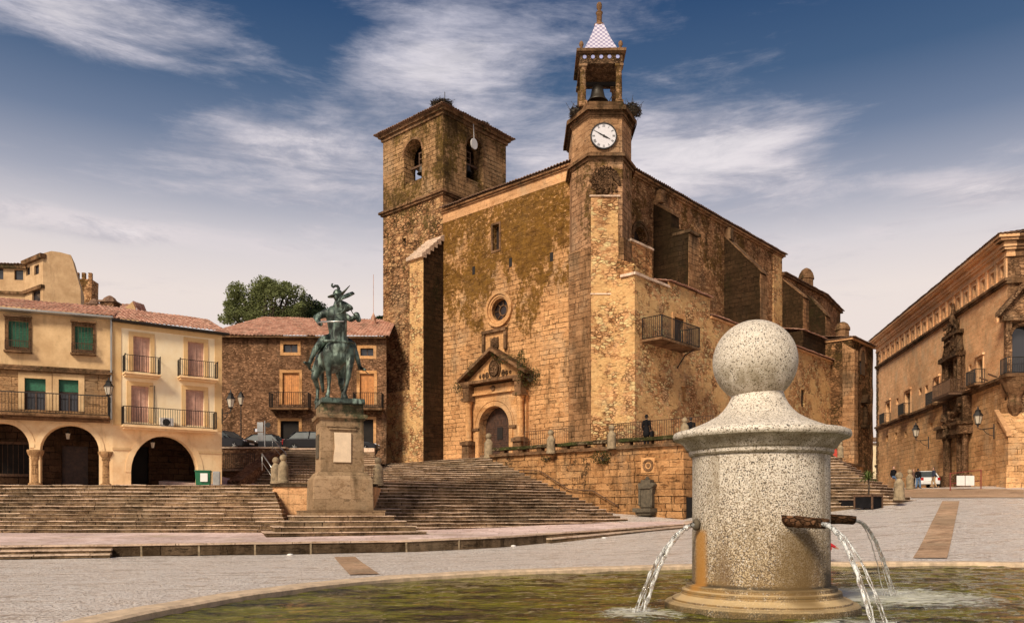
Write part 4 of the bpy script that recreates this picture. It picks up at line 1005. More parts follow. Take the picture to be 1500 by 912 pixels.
# facade wall
uT=FA.px(649)    # tower corner
ra,rz_=fp(732,453); rr_=abs(FA.px(719)-FA.px(746))/2
dl,_=fp(706,600); dr,_=fp(750,600); dtop=fp(728,595)[1]
s0,s1=FA.px(722),FA.px(731.5); sz1,sz0=fp(727,329)[1],fp(727,366)[1]
rh=(fp(732,438)[1]-fp(732,470)[1])/2
mb=MB()
mb.wall(FA,uT,0,ZB,ZE,[(s0,s1,sz0,sz1),(ra-rr_,ra+rr_,rz_-rh,rz_+rh,'round'),(dl,dr,5.3,dtop,'arch')],.55)
mb.quad(FA.pt(uT,-.56,ZB),FA.pt(0,-.56,ZB),FA.pt(0,-.56,ZE),FA.pt(uT,-.56,ZE))
mb.build('facade_wall',M['facade'],ch)
# plaster strip under the eaves
mb=MB(); mb.wall(FA,uT,0,ZE-.75,ZE-.02,(),.1,off=.012); mb.build('eaves_band',M['pale'],ch)
for px,py in ((694,396),(748,384),(808,376)):
    u,z=fp(px,py); m2=MB(); m2.box(FA,u-.14,u+.14,-.2,.02,z-.32,z+.3); m2.build('putlog_hole',M['dark'],ch)
# window, rose
m2=MB(); m2.panel(FA,s0,s1,sz0,sz1,-.54,-.40); m2.build('window',M['rose'],ch)
m2=MB(); m2.frame(FA,s0,s1,sz0,sz1,.16,-.1,.05); m2.build('window_surround',M['trim'],ch)
r0=rh
rs=MB()
for a,b_,n1 in ((1.02,1.15,.02),(1.15,1.35,.10),(1.37,1.62,.20)):
    rs.ring(FA,ra,rz_,rh*a,rh*b_,-.1,n1,seg=40)
rw_=rs.build('rose_window',M['portal'],ch)
m2=MB(); m2.panel(FA,ra-rr_,ra+rr_,rz_-rh,rz_+rh,-.54,-.45,'round'); m2.build('pane',M['rose'],rw_)
m2=MB(); m2.ring(FA,ra,rz_,rh*.42,rh*.5,-.44,-.36,seg=24)
for k in range(8):
    a=PI*k/4; m2.tube([FA.pt(ra+rh*.5*math.cos(a),-.4,rz_+rh*.5*math.sin(a)),FA.pt(ra+rh*math.cos(a),-.4,rz_+rh*math.sin(a))],.04,4)
m2.build('tracery',M['trim'],rw_)
# crest panel above the portal
ca,cz1=fp(710,486); cb_,_=fp(742,482); cz0=fp(726,520)[1]; cz1=fp(726,487)[1]
m2=MB(); m2.box(FA,ca-.1,cb_+.1,-.1,.28,cz1,cz1+.22,.3,.02); m2.box(FA,ca-.12,ca+.14,-.1,.2,cz0+.3,cz1-.002); m2.box(FA,cb_-.14,cb_+.12,-.1,.2,cz0+.3,cz1-.002); pn=m2.build('crest_frame',M['trim'],ch)
m2=MB(); m2.box(FA,ca+.142,cb_-.142,-.1,.05,cz0,cz1-.004); m2.build('crest_panel',M['portal'],pn)
cm=(ca+cb_)/2; m2=MB(); m2.poly(FA,[(cm-.38,cz1-.35),(cm-.2,cz1-.42),(cm,cz1-.33),(cm+.2,cz1-.42),(cm+.38,cz1-.35),(cm+.4,cz1-1.1),(cm+.2,cz1-1.4),(cm,cz1-1.5),(cm-.2,cz1-1.4),(cm-.4,cz1-1.1)],.04,.16); m2.ring(FA,cm,cz1-.9,.0,.16,.15,.22,seg=10); m2.build('shield',M['carved'],pn,mods=bevel(.03))
# ---- portal
pt=MB(); pl,pr=FA.px(686,off=.5),FA.px(766,off=.5)
ztp=fp(728,577)[1]
pt.wall(FA,pl-.1,pr+.1,5.0,ztp,[(dl,dr,5.2,dtop,'arch')],.3,off=.28)
for u in (pl-.1,pr+.1): pt.quad(FA.pt(u,.28,5),FA.pt(u,.28,ztp),FA.pt(u,0,ztp),FA.pt(u,0,5))
portal=pt.build('portal',M['portal'],ch)
m2=MB(); dc=(dl+dr)/2; rad=(dr-dl)/2; sp_z=dtop-rad
m2.ring(FA,dc,sp_z,rad+.01,rad+.34,.2,.36,0,PI,24); m2.ring(FA,dc,sp_z,rad+.40,rad+.50,.2,.34,0,PI,24)
m2.box(FA,dl-.36,dl-.01,.2,.36,5.0,sp_z-.2); m2.box(FA,dr+.01,dr+.36,.2,.36,5.0,sp_z-.2)
m2.build('archivolt',M['portal'],portal)
m2=MB(); m2.box(FA,dl-.7,dl-.0,.2,.43,sp_z-.2,sp_z-.02); m2.box(FA,dr,dr+.7,.2,.43,sp_z-.2,sp_z-.02); m2.build('impost',M['trim'],portal)
for u in (pl+.15,pr-.15):
    m2=MB(); zc0=6.9; pc=FA.pt(u,.62,0)
    m2.lathe([(.30,zc0),(.32,zc0+.08),(.26,zc0+.16),(.235,zc0+.3),(.25,zc0+1.6),(.225,ztp-.85),(.26,ztp-.8),(.24,ztp-.72),(.27,ztp-.6),(.34,ztp-.42)],(pc.x,pc.y,0),16)
    m2.build('column',M['portal'],portal,True)
    m2=MB(); m2.box(FA,u-.36,u+.36,.2,1.0,5.1,zc0-.3,.5,.01); m2.box(FA,u-.46,u+.46,.2,1.12,zc0-.298,zc0-.05,.4,.02); m2.box(FA,u-.36,u+.36,.25,.98,zc0-.049,zc0+.02); m2.build('column_pedestal',M['trim'],portal)
    m2=MB(); m2.box(FA,u-.40,u+.40,.25,1.02,ztp-.42,ztp-.18); m2.box(FA,u-.3,u+.3,.3,.92,ztp-.178,ztp+.62); m2.box(FA,u-.38,u+.38,.3,1.0,ztp+.622,ztp+.80); m2.build('capital',M['trim'],portal)
m2=MB(); m2.box(FA,pl+.15,pr-.15,.0,.52,ztp-.001,ztp+.14); m2.box(FA,pl+.15,pr-.15,.0,.36,ztp+.141,ztp+.66); m2.build('frieze',M['portal'],portal)
m2=MB(); m2.ring(FA,dc,ztp+.4,.02,.2,.3,.46,seg=16); m2.build('boss',M['carved'],portal)
m2=MB(); m2.box(FA,pl-.35,pr+.35,.0,1.0,ztp+.802,ztp+1.02,.4,.02)
hp=2.0; zz=ztp+1.02; hw=(pr-pl)/2+.55; pc_=(pl+pr)/2
for sg in (-1,1):
    a0=FA.pt(pc_+sg*hw,0,zz); P=[(pc_+sg*(hw+.1),zz+.0),(pc_+sg*(hw+.1),zz+.22),(pc_,zz+hp+.26),(pc_,zz+hp)]
    m2.poly(FA,P if sg<0 else P[::-1],.0,1.08)
m2.build('pediment_cornice',M['trim'],portal)
m2=MB(); m2.poly(FA,[(pc_-hw+.2,zz+.0),(pc_+hw-.2,zz+.0),(pc_,zz+hp-.05)],.0,.45); m2.build('tympanum',M['portal'],portal)
m2=MB(); m2.ring(FA,pc_,zz+.75,.05,.42,.4,.62,seg=14,sz=1.3); m2.ring(FA,pc_,zz+.75,.5,.6,.4,.55,seg=14,sz=1.25)
for sg in (-1,1):
    for k in range(3): m2.ring(FA,pc_+sg*(.8+.35*k),zz+.35,.02,.16-.03*k,.4,.52,seg=10,sz=1.6-.2*k)
m2.build('carving',M['carved'],portal)
# door leaves with studs
m2=MB(); m2.panel(FA,dl,dr,5.3,dtop,-.54,-.42,'arch'); door=m2.build('door',M['dwood'],ch)
m2=MB()
for i in range(4):
    for j in range(6):
        u0=dl+.12+(dr-dl-.24)*i/4; z0_=5.5+j*.62
        if z0_+.5<dtop-.3-.9*(i in(0,3)): m2.frame(FA,u0+.08,u0+(dr-dl-.24)/4-.08,z0_+.08,z0_+.5,.04,-.42,-.385)
m2.build('door_panel',simple('door_moulding',(.085,.04,.022),.6,var=.5),door)
m2=MB(); m2.box(FA,dc-.3,dc+.25,-.42,-.36,7.0,7.9); m2.build('wicket',M['dark'],door)
# ---- tower buttress
bz=ZB; u1,u0=FA.px(649.5),FA.px(600,off=2.08)
ub=FA.px(620,off=2.08)
m2=MB(); m2.box(FA,u0,ub,0.0,2.08,bz,1,.8,.03,zt=(23.2,21.3)); bt=m2.build('tower_buttress',M['annex'],ch)
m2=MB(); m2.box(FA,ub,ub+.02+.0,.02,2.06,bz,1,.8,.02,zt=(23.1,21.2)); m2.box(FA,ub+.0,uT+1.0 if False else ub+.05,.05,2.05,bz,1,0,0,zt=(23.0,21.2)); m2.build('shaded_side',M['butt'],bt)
m2=MB()
for k in range(6):
    t0,t1=k/6,(k+1)/6; zA=23.25-(23.25-21.2)*t0; n0=2.3*t0-.05; m2.box(FA,u0-.12,ub+.14,n0,2.3*t1+.03,zA-.45,zA+.07,0,0,zt=(zA+.1,zA-.2))
m2.build('sloped_cap',M['tread'],bt)
# the shaded side slab above puts this corner's grime and shade into its colour
# ---- bell tower
TW=FA.shift(uT,0.02); wT=7.35
zS=26.8; zTop=33.35
bell_t=MB()
la,lb=TW.px(592)-0,TW.px(618); lz1=TW.px(605,205)[1]; lz0=TW.px(605,272)[1]
TR=Fr(*TW.pt(0,0,0)[:2],.668,.744)
ra_,rb_=TR.px(683),TR.px(708); rz1=TR.px(696,203)[1]; rz0=TR.px(696,272)[1]
bell_t.wall(TW,-wT,0,zS,zTop,[(la,lb,lz0,lz1,'arch')],1.1); bell_t.wall(TR,0,wT,zS,zTop,[(ra_,rb_,rz0,rz1,'arch')],1.1)
# back walls with matching openings so sky shows through
TB=Fr(*TW.pt(0,-wT,0)[:2],-.744,.668); TLf=Fr(*TW.pt(-wT,0,0)[:2],-.668,-.744)
bell_t.wall(TB,0,wT,zS,zTop,[(4.2,5.9,rz0+.4,rz1-.2,'arch')],1.1)
TL2=Fr(*TW.pt(-wT,-wT,0)[:2],-.668,-.744)
bell_t.wall(TL2,0,wT,zS,zTop,[(2.9,4.7,lz0+.4,lz1-.2,'arch')],1.1)
tb=bell_t.build('bell_tower',M['bellt'],ch)
# the lower shaft
m2=MB(); hu,hz=TW.px(592,355); m2.wall(TW,-wT,0,ZB,zS,[(hu-.22,hu+.22,hz-.36,hz+.36)],.5); m2.panel(TW,hu-.22,hu+.22,hz-.36,hz+.36,-.5,-.4)
m2.wall(TR,0,wT,ZB,zS); m2.wall(TL2,0,wT,ZB,zS); m2.wall(TB,0,wT,ZB,zS); m2.add([TW.pt(-wT,0,zS+.1),TW.pt(0,0,zS+.1),TW.pt(0,-wT,zS+.1),TW.pt(-wT,-wT,zS+.1)],[(0,1,2,3)])
m2.build('tower_shaft',M['bellt2'],tb)
m2=MB(); m2.box(TW,hu-.2,hu+.2,-.4,-.3,hz-.34,hz+.34); m2.build('small_window',M['dark'],tb)
m2=MB(); m2.box(TW,-wT-.02,-3.4,.0,.04,ZB,11.6,1.,.015); m2.box(TW,-3.39,-.02,.0,.03,ZB,9.0,1.,.015); m2.build('tower_base_render',M['annex'],tb)
def ringbox(mb,fr,w,out,z0,z1,seg=.6,amp=.03):
    mb.box(fr,-w-out,out,-w-out,out,z0,z1,seg,amp)
m2=MB(); ringbox(m2,TW,wT,.16,zS-.28,zS-.12); ringbox(m2,TW,wT,.30,zS-.118,zS+.06); m2.build('string_course',M['trim'],tb)
m2=MB(); ringbox(m2,TW,wT,.12,zTop-.55,zTop-.28); ringbox(m2,TW,wT,.30,zTop-.278,zTop-.02); m2.build('cornice',M['trim'],tb)
# flat tiled roof with low pitch
zr=zTop-.02; e=.58; cs=[TW.pt(-wT-e,e,zr),TW.pt(e,e,zr),TW.pt(e,-wT-e,zr),TW.pt(-wT-e,-wT-e,zr)]; apx=TW.pt(-wT/2,-wT/2,zr+1.5)
m2=MB()
for i in range(4):
    a,b_=cs[i],cs[(i+1)%4]; tiles(m2,a,b_,apx+(b_-a)*.002,apx-(b_-a)*.002,.26,.07)
m2.add(cs,[(3,2,1,0)]); m2.build('roof',M['tiled'],tb)
m2=MB(); ap0=TW.pt(.05,.05,zr+.2); m2.tube([apx-Vector((0,0,.3)),apx+Vector((0,0,2.4))],.03,5); m2.tube([apx+Vector((-.5,0,1.2)),apx+Vector((.5,0,1.2))],.02,4); m2.build('lightning_rod',M['iron'],tb)
# inner floors & bells
m2=MB(); m2.box(TW,-wT+1,-1,-wT+1,-1,zS+.1,zS+.3); m2.build('belfry_floor',M['dark'],tb)
def bellmesh(mb,c,r):
    mb.lathe([(.001,1.5*r),(.35*r,1.48*r),(.5*r,1.35*r),(.58*r,.9*r),(.68*r,.45*r),(.85*r,.18*r),(1.0*r,.0),(.92*r,.0),(.5*r,.8*r)],c,20)
for fr_,a,b_,z0_,z1_ in ((TW,la,lb,lz0,lz1),(TR,ra_,rb_,rz0,rz1)):
    m2=MB(); u=(a+b_)/2+ (.25 if fr_ is TW else -.1); cc=fr_.pt(u,-.75,(z0_+z1_)/2-.75); bellmesh(m2,cc,.42); bo=m2.build('bell',M['bell'],tb,True)
    m3=MB(); m3.box(fr_,a+.02,b_-.02,-.84,-.66,cc.z+.64,cc.z+.80); m3.box(fr_,u-.32,u-.24,-.8,-.7,cc.z+.8,cc.z+1.7); m3.box(fr_,u+.24,u+.32,-.8,-.7,cc.z+.8,cc.z+1.7); m3.box(fr_,u-.34,u+.34,-.8,-.7,cc.z+1.7,cc.z+1.8); m3.box(fr_,u-.24,u+.24,-.8,-.7,cc.z+1.2,cc.z+1.28); m3.build('yoke',M['rust'],bo)
    m3=MB(); m3.panel(fr_,a,b_,z0_,z0_+.45,-1.0,-.15); m3.build('sill_parapet',M['bellt'],tb)
    m3=MB(); rad2=(b_-a)/2; m3.ring(fr_,(a+b_)/2,z1_-rad2,rad2+.02,rad2+.20,-.1,.06,0,PI,20); m3.build('arch_moulding',M['trim'],tb)
du,dz=TR.px(694,211,.3)
dk=MB(); dk.panel(TR,du-.36,du+.36,dz-.44,dz+.44,.28,.38,'round'); dk.tube([TR.pt(du,.33,dz+.4),TR.pt(du,.25,zTop-.1)],.03,4); tag(dk.build('satellite_dish',simple('dish_grey',(.55,.53,.52),.5,var=.06)),'round pale dish hanging by the right bell arch of the church tower','dish')
# nests
def nest(c,r,h,lab,seed,sprig=0):
    random.seed(seed); mb=MB(); c=Vector(c)
    for _ in range(int(520*r)):
        a=random.uniform(0,2*PI); rr=r*math.sqrt(random.random()); z=random.uniform(0,h)*(1-.35*(rr/r)**2); p=c+Vector((rr*math.cos(a),rr*math.sin(a),z)); d=Vector((-math.sin(a)+random.gauss(0,.5),math.cos(a)+random.gauss(0,.5),random.gauss(0,.35))).normalized()*random.uniform(.15,.45)*min(1,r)
        mb.tube([p-d,p+d],random.uniform(.012,.028),3)
    mb.sphere(c+Vector((0,0,h*.4)),r*.8,14,(1,1,h/r*.55))
    for _ in range(sprig):
        a=random.uniform(0,2*PI); p=c+Vector((r*.8*math.cos(a),r*.8*math.sin(a),h*.7)); mb.tube([p,p+Vector((random.gauss(0,.2),random.gauss(0,.2),random.uniform(.1,.45)))],.012,3)
    tag(mb.build('stork_nest',M['nest'],None,False,fixn=False),lab,'nest','stork nests on the church towers')
q0=TW.pt(-.45,-.3,zr+.25); nest(q0,.85,.5,'dark stork nest on the near corner of the square bell tower roof',3)
q1=TR.pt(4.6,-.1,zr+.12); nest((q1.x,q1.y,q1.z),.55,.3,'small flat stork nest on the right eave of the bell tower',4)
# ---- nave eaves cornice + roof
m2=MB(); m2.box(FA,uT+.0,.0,-.3,.14,ZE-.02,ZE+.12,.8,.01); m2.box(FA,uT,.2,-.3,.28,ZE+.122,ZE+.26,.8,.01); m2.box(SD,.0,28.6,-.3,.14,ZE-.02,ZE+.12,1,.01); m2.box(SD,-.1,28.8,-.3,.28,ZE+.123,ZE+.262,1,.01); m2.build('eaves_cornice',M['buttf'],ch)
zr=ZE+.28; NB=28.5; WD=18.
E0=FA.pt(.45,.0,0); 
def cp3(u_f,v_s,z): # u_f along facade left(+), v_s along side
    return Vector((C[0]-.744*u_f+.668*v_s, C[1]+.668*u_f+.744*v_s, z))
m2=MB(); tiles(m2,cp3(-uT,-.45,zr),cp3(-.45,-.45,zr),cp3(7,7,zr+1.7),cp3(10.,7,zr+1.7),.27,.075)
tiles(m2,cp3(-.45,-.45,zr),cp3(-.45,NB+.4,zr),cp3(7,NB+.4,zr+1.7),cp3(7,7,zr+1.7),.27,.075)
tiles(m2,cp3(WD,NB+.4,zr),cp3(WD,0,zr),cp3(10,7,zr+1.7),cp3(10,NB+.4,zr+1.7),.5,.07); m2.quad(cp3(7,7,zr+1.72),cp3(7,NB,zr+1.72),cp3(10,NB,zr+1.72),cp3(10,7,zr+1.72)); m2.build('roof',M['tiled'],ch)
# ---- nave side wall
aw=SD.px(940),SD.px(940,335)[1]; wl,wr=SD.px(929),SD.px(947)
m2=MB(); m2.wall(SD,0,NB,ZB,ZE,[(wl,wr,17.5,SD.px(938,333)[1],'arch')],.7); m2.quad(SD.pt(NB,0,ZB),SD.pt(NB,-12,ZB),SD.pt(NB,-12,ZE),SD.pt(NB,0,ZE)); m2.build('nave_wall',M['side'],ch)
m2=MB(); m2.panel(SD,wl,wr,17.5,SD.px(938,333)[1],-.7,-.6,'arch'); sw=m2.build('side_window',M['rose'],ch)
m2=MB(); rr2=(wr-wl)/2; cz2=SD.px(938,333)[1]-rr2
for a,b_,c_,d_ in ((0,.15,-.5,-.3),(.02,.2,-.2,.04),(.25,.4,-.1,.10)): m2.ring(SD,(wl+wr)/2,cz2,rr2+a,rr2+b_,c_,d_,0,PI,18)
m2.build('window_arch',M['trim'],sw)
m2=MB(); u=SD.px(1146); m2.box(SD,26.6,NB,0,.06,ZB,ZE-.03,1,.01); m2.build('quoin_pier',M['annex'],ch)
for px,py in ((967,288),(1068,338)):
    u,z=SD.px(px,py,.3); m2=MB(); m2.box(SD,u-.25,u+.25,-.1,.55,ZE-1.1,ZE-.2,.3,.04); m2.build('gargoyle',M['trim'],ch)
# ---- side buttresses: (u, wall top z, front depth, front z, width)
def sbut(u0,w,p,zw,zf,lab=None):
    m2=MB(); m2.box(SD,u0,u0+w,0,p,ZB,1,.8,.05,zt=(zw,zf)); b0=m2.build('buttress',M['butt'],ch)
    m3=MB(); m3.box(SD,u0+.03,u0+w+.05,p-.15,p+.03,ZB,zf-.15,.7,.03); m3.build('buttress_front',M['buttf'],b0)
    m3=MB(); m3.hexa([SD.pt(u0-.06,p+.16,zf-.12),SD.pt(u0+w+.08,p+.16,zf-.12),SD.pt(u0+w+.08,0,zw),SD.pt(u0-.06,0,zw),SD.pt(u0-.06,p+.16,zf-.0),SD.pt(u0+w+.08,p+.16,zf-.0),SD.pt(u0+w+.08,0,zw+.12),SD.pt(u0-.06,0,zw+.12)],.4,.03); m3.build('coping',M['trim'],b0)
    return b0
# first one is stepped in two stages
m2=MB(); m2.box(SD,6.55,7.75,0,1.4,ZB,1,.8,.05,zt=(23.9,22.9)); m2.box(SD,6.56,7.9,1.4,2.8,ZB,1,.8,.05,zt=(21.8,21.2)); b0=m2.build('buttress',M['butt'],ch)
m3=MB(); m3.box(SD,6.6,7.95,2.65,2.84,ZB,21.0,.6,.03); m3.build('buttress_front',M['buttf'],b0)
m3=MB(); m3.hexa([SD.pt(6.5,1.5,22.7),SD.pt(7.8,1.5,22.7),SD.pt(7.8,0,23.8),SD.pt(6.5,0,23.8),SD.pt(6.5,1.5,22.9),SD.pt(7.8,1.5,22.9),SD.pt(7.8,0,24.05),SD.pt(6.5,0,24.05)],.4,.03); m3.build('coping',M['trim'],b0); m3=MB(); m3.box(SD,6.5,8.05,1.6,3.0,21.1,21.3,.4,.04); m3.build('coping',M['trim'],b0)
sbut(17.3,1.2,3.1,24.2,20.7)
# ---- chancel: lower continuation
m2=MB(); m2.wall(SD,NB,38.7,ZB,23.6); A=SD.pt(38.7,0,0); B_=Vector((36.1,89,0)); 
AP=Fr(A.x,A.y,B_.x-A.x,B_.y-A.y); m2.wall(AP,0,8.1,ZB,23.4); m2.add([SD.pt(NB,0,23.61),SD.pt(38.7,0,23.61),AP.pt(8.1,0,23.5),SD.pt(44,-10,23.6),SD.pt(NB,-14,23.61)],[(0,1,2,3,4)]); m2.wall(Fr(*AP.pt(8.1,0,0)[:2],-.4,.9),0,12,ZB,23.4); m2.build('chancel_wall',M['side'],ch)
m2=MB(); m2.box(SD,NB-.05,38.8,-.3,.25,23.45,23.62,1,.01); m2.box(AP,0,8.3,-.3,.25,23.45,23.62,1,.01); m2.build('eaves_cornice',M['trim'],ch)
m2=MB(); tiles(m2,SD.pt(NB,.4,23.64),SD.pt(38.8,.4,23.64),SD.pt(36,-6,24.7),SD.pt(NB,-6,24.9),.28,.07); tiles(m2,SD.pt(38.8,.4,23.64),AP.pt(8.4,.4,23.64),AP.pt(6,-5,24.5),SD.pt(36,-6,24.7),.28,.07); m2.build('roof',M['tiled'],ch)
sbut(28.75,1.3,1.9,23.1,21.2); sbut(34.6,1.3,1.7,22.8,20.6)
# turret with dome
tu=SD.px(1181,off=-1.5); tp=SD.pt(tu,-1.5,0); m2=MB(); m2.lathe([(.72,22.5),(.72,25.3),(.82,25.35),(.82,25.5),(.7,25.9),(.45,26.3),(.15,26.5),(.001,26.55)],(tp.x,tp.y,0),8); m2.build('turret',M['trim'],ch)
# ---- annex masses on the side (closest to the clock tower)
m2=MB(); m2.box(SD,.6,3.2,-.1,2.0,ZB,19.2,.7,.05); m2.box(SD,-.9,.9,.2,3.2,ZB,18.2,.7,.06,zt=(18.4,17.2)); an0=m2.build('corner_mass',M['rubble'],ch)
m2=MB(); m2.box(SD,.55,3.3,-.1,2.1,19.2,19.34,.5,.04); m2.build('coping',M['tread'],an0)
bl,br_=SD.px(987,off=3.5),SD.px(1001,off=3.5); bz1=SD.px(994,466,3.5)[1]; bz0=12.45
nl,nr=SD.px(998,off=3.5),SD.px(1005,off=3.5); nz1,nz0=SD.px(1001,566,3.5)[1],SD.px(1001,588,3.5)[1]
m2=MB(); m2.wall(SD,-1.2,8.4,ZB,16.3,[(bl,br_,bz0,bz1),(nl,nr,nz0,nz1)],.35,off=3.5); m2.quad(SD.pt(-1.2,0,ZB),SD.pt(-1.2,3.5,ZB),SD.pt(-1.2,3.5,16.3),SD.pt(-1.2,0,16.3)); m2.quad(SD.pt(8.4,0,14),SD.pt(8.4,3.5,14),SD.pt(8.4,3.5,16.8),SD.pt(8.4,0,16.8)); m2.wall(SD,2.7,8.4,16.3,16.75,(),.1,off=3.5)
m2.quad(SD.pt(-1.2,3.5,16.3),SD.pt(3,3.5,16.3),SD.pt(3,0,16.31),SD.pt(-1.2,0,16.31)); an=m2.build('annex_wall',M['annex'],ch)
m2=MB(); m2.box(SD,-1.35,2.75,2.5,3.65,16.31,16.47,.5,.05); m2.build('coping',M['tread'],an)
m2=MB(); tiles(m2,SD.pt(2.7,3.75,16.75),SD.pt(8.5,3.75,16.75),SD.pt(8.5,.0,17.6),SD.pt(2.7,.0,17.6),.26,.06); m2.build('roof',M['tile'],an)
m2=MB(); m2.panel(SD,nl,nr,nz0,nz1,3.15,3.25); m2.build('niche',M['annex'],an)
m2=MB(); m2.panel(SD,bl,br_,bz0,bz1,3.15,3.28); bd=m2.build('balcony_door',M['dwood'],an)
m2=MB(); m2.frame(SD,bl,br_,bz0,bz1,.25,3.4,3.56,False); m2.build('surround',M['portal'],bd)
m2=MB(); m2.frame(SD,bl+.3,br_-.3,bz0+.9,bz1-.3,.06,3.28,3.32); m2.build('door_moulding',M['rust'],bd)
bu0,bu1=SD.px(968.5,off=4.9),SD.px(1025,off=4.9)
m2=MB(); m2.box(SD,bu0,bu1,3.5,4.95,12.28,12.42,.6,.01); bc=m2.build('balcony',M['trim'],an)
m2=MB(); railing(m2,SD,bu0+.05,bu1-.05,3.5,4.9,12.42,1.35,.13,.02); m2.build('railing',M['iron'],bc)
m2=MB()
for u in (bu1-.5,): m2.tube([SD.pt(u,4.7,12.25),SD.pt(u,4.1,12.0),SD.pt(u,3.5,11.2)],.04,5)
m2.build('bracket',M['iron'],bc)
# second, lower annex run
m2=MB(); wins=[(SD.px(1174,off=3.5),SD.px(1180,off=3.5),SD.px(1176,595,3.5)[1],SD.px(1176,570,3.5)[1])]
m2.wall(SD,8.4,31.2,ZB,15.35,[(w[0],w[1],min(w[2:]),max(w[2:])) for w in wins],.3,off=3.48); m2.quad(SD.pt(31.2,0,ZB),SD.pt(31.2,3.48,ZB),SD.pt(31.2,3.48,15.35),SD.pt(31.2,0,15.35)); an2=m2.build('annex_wall',M['annex'],ch)
for w in wins:
    m2=MB(); m2.panel(SD,w[0],w[1],min(w[2:]),max(w[2:]),3.18,3.25); m2.build('window',M['dark'],an2)
m2=MB(); m2.box(SD,8.42,31.3,3.2,3.65,15.35,15.5,1,.02); m2.build('cornice',M['pale'],an2)
m2=MB(); tiles(m2,SD.pt(8.4,3.85,15.5),SD.pt(31.4,3.85,15.5),SD.pt(31.4,0,16.6),SD.pt(8.4,0,16.6),.26,.06); m2.build('roof',M['tile'],an2)
# dark taller block behind, then the corner sacristy
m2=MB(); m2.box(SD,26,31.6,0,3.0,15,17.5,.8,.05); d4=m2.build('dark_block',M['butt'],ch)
m2=MB(); tiles(m2,SD.pt(25.9,3.2,17.5),SD.pt(31.8,3.2,17.5),SD.pt(31.8,0,18.2),SD.pt(25.9,0,18.2),.27,.06); m2.build('roof',M['tile'],d4)
m2=MB(); m2.box(SD,31.2,37.0,0,5.35,ZB,17.2,.8,.05); sc3=m2.build('sacristy_wall',stone('sacristy_stone',(.16,.095,.04),(.34,.20,.085),(.09,.05,.02),'rubble',1.4,dark=.8,lich=((.08,.05,.015),.55,.5,4,17)),ch)
m2=MB(); m2.box(SD,31.1,32.0,4.6,5.65,ZB,16.4,.6,.05,zt=(17.0,16.2)); m2.build('corner_buttress',M['buttf'],sc3)
m2=MB(); m2.box(SD,31.1,37.15,-.1,5.5,17.2,17.36,.8,.02); m2.build('cornice',M['pale'],sc3)
m2=MB(); tiles(m2,SD.pt(31.0,5.75,17.37),SD.pt(37.3,5.75,17.37),SD.pt(37.3,1,18.1),SD.pt(31.0,1,18.1),.27,.06); tiles(m2,SD.pt(31.0,0,17.37),SD.pt(31.0,5.75,17.37),SD.pt(34,3,18.1),SD.pt(34,1,18.1),.27,.06); m2.build('roof',M['tiled'],sc3)
tp=SD.pt(32.2,4.2,0); m2=MB(); m2.lathe([(.62,17.2),(.62,18.3),(.72,18.35),(.72,18.5),(.5,18.9),(.2,19.1),(.001,19.15)],(tp.x,tp.y,0),8); m2.build('turret',M['trim'],sc3)
gu,gz_=SD.px(1263,533,5.37); m2=MB(); m2.panel(SD,gu-.55,gu+.55,gz_-1.0,gz_+1.2,5.2,5.45,'arch',1.0); m2.build('gothic_window',M['rose'],sc3)
m2=MB(); m2.ring(SD,gu,gz_+.2,.6,.8,5.3,5.5,0,PI,14,1.8); m2.build('window_arch',M['trim'],sc3)
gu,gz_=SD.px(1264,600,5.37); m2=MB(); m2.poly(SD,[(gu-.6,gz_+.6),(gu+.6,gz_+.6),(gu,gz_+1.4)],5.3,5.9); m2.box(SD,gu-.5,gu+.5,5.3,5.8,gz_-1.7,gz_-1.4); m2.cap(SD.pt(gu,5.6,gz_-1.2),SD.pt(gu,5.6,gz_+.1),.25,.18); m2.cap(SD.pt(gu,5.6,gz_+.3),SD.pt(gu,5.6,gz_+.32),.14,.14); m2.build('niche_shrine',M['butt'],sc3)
# ---- CLOCK TOWER at the corner
cx,cy=5.93,53.0
PL=[(4.92,51.5),(7.02,51.5),(7.88,53.3),(7.88,56.6),(3.93,56.6),(3.93,53.3)]
def sc_(P,k,c=(5.93,53.9)): return [(c[0]+(x-c[0])*k,c[1]+(y-c[1])*k) for x,y in P]
zc1=az(233,51.8)   # lower string
zc2=az(162,51.8)   # upper cornice
m2=MB(); m2.prism(PL,ZB,zc1,seg=.6,amp=.03); ct=m2.build('clock_tower',M['clockt'],ch)
m2=MB(); m2.prism(sc_(PL,.985),zc1,zc2,seg=.6,amp=.015); m2.build('clock_stage',stone('clock_stage_ashlar',(.36,.22,.10),(.56,.37,.18),(.12,.07,.03),'ashlar',dark=.55,bw=.6,bh=.36,gap=.035),ct)
m2=MB()
m2.prism(sc_(PL,1.05),zc1-.22,zc1-.05,seg=.5,amp=.02); m2.prism(sc_(PL,1.13),zc1-.048,zc1+.14,seg=.5,amp=.02)
m2.prism(sc_(PL,1.05),zc2-.45,zc2-.25,seg=.5,amp=.02); m2.prism(sc_(PL,1.16),zc2-.248,zc2+.02,seg=.5,amp=.02); m2.prism(sc_(PL,1.02),zc2+.022,zc2+.42,seg=.5,amp=.02); m2.prism(sc_(PL,1.02),zc1+2.55,zc1+2.68,seg=.5,amp=.01)
m2.build('string_course',M['trim'],ct)
CF=Fr(5.97,51.5,1,0)
# recessed pale strip, coat of arms
za,zb_=az(430,51.4),az(288,51.4)
m2=MB(); m2.box(CF,-.95,.78,-.1,.05,ZB,zb_,.7,.02); m2.build('pale_panel',M['annex'],ct)
m2=MB(); m2.box(CF,-1.05,.9,-.1,.14,zb_,zb_+.1); m2.box(CF,-1.0,.9,-.1,.10,za-.04,za+.04); m2.build('ledge',M['tread'],ct)
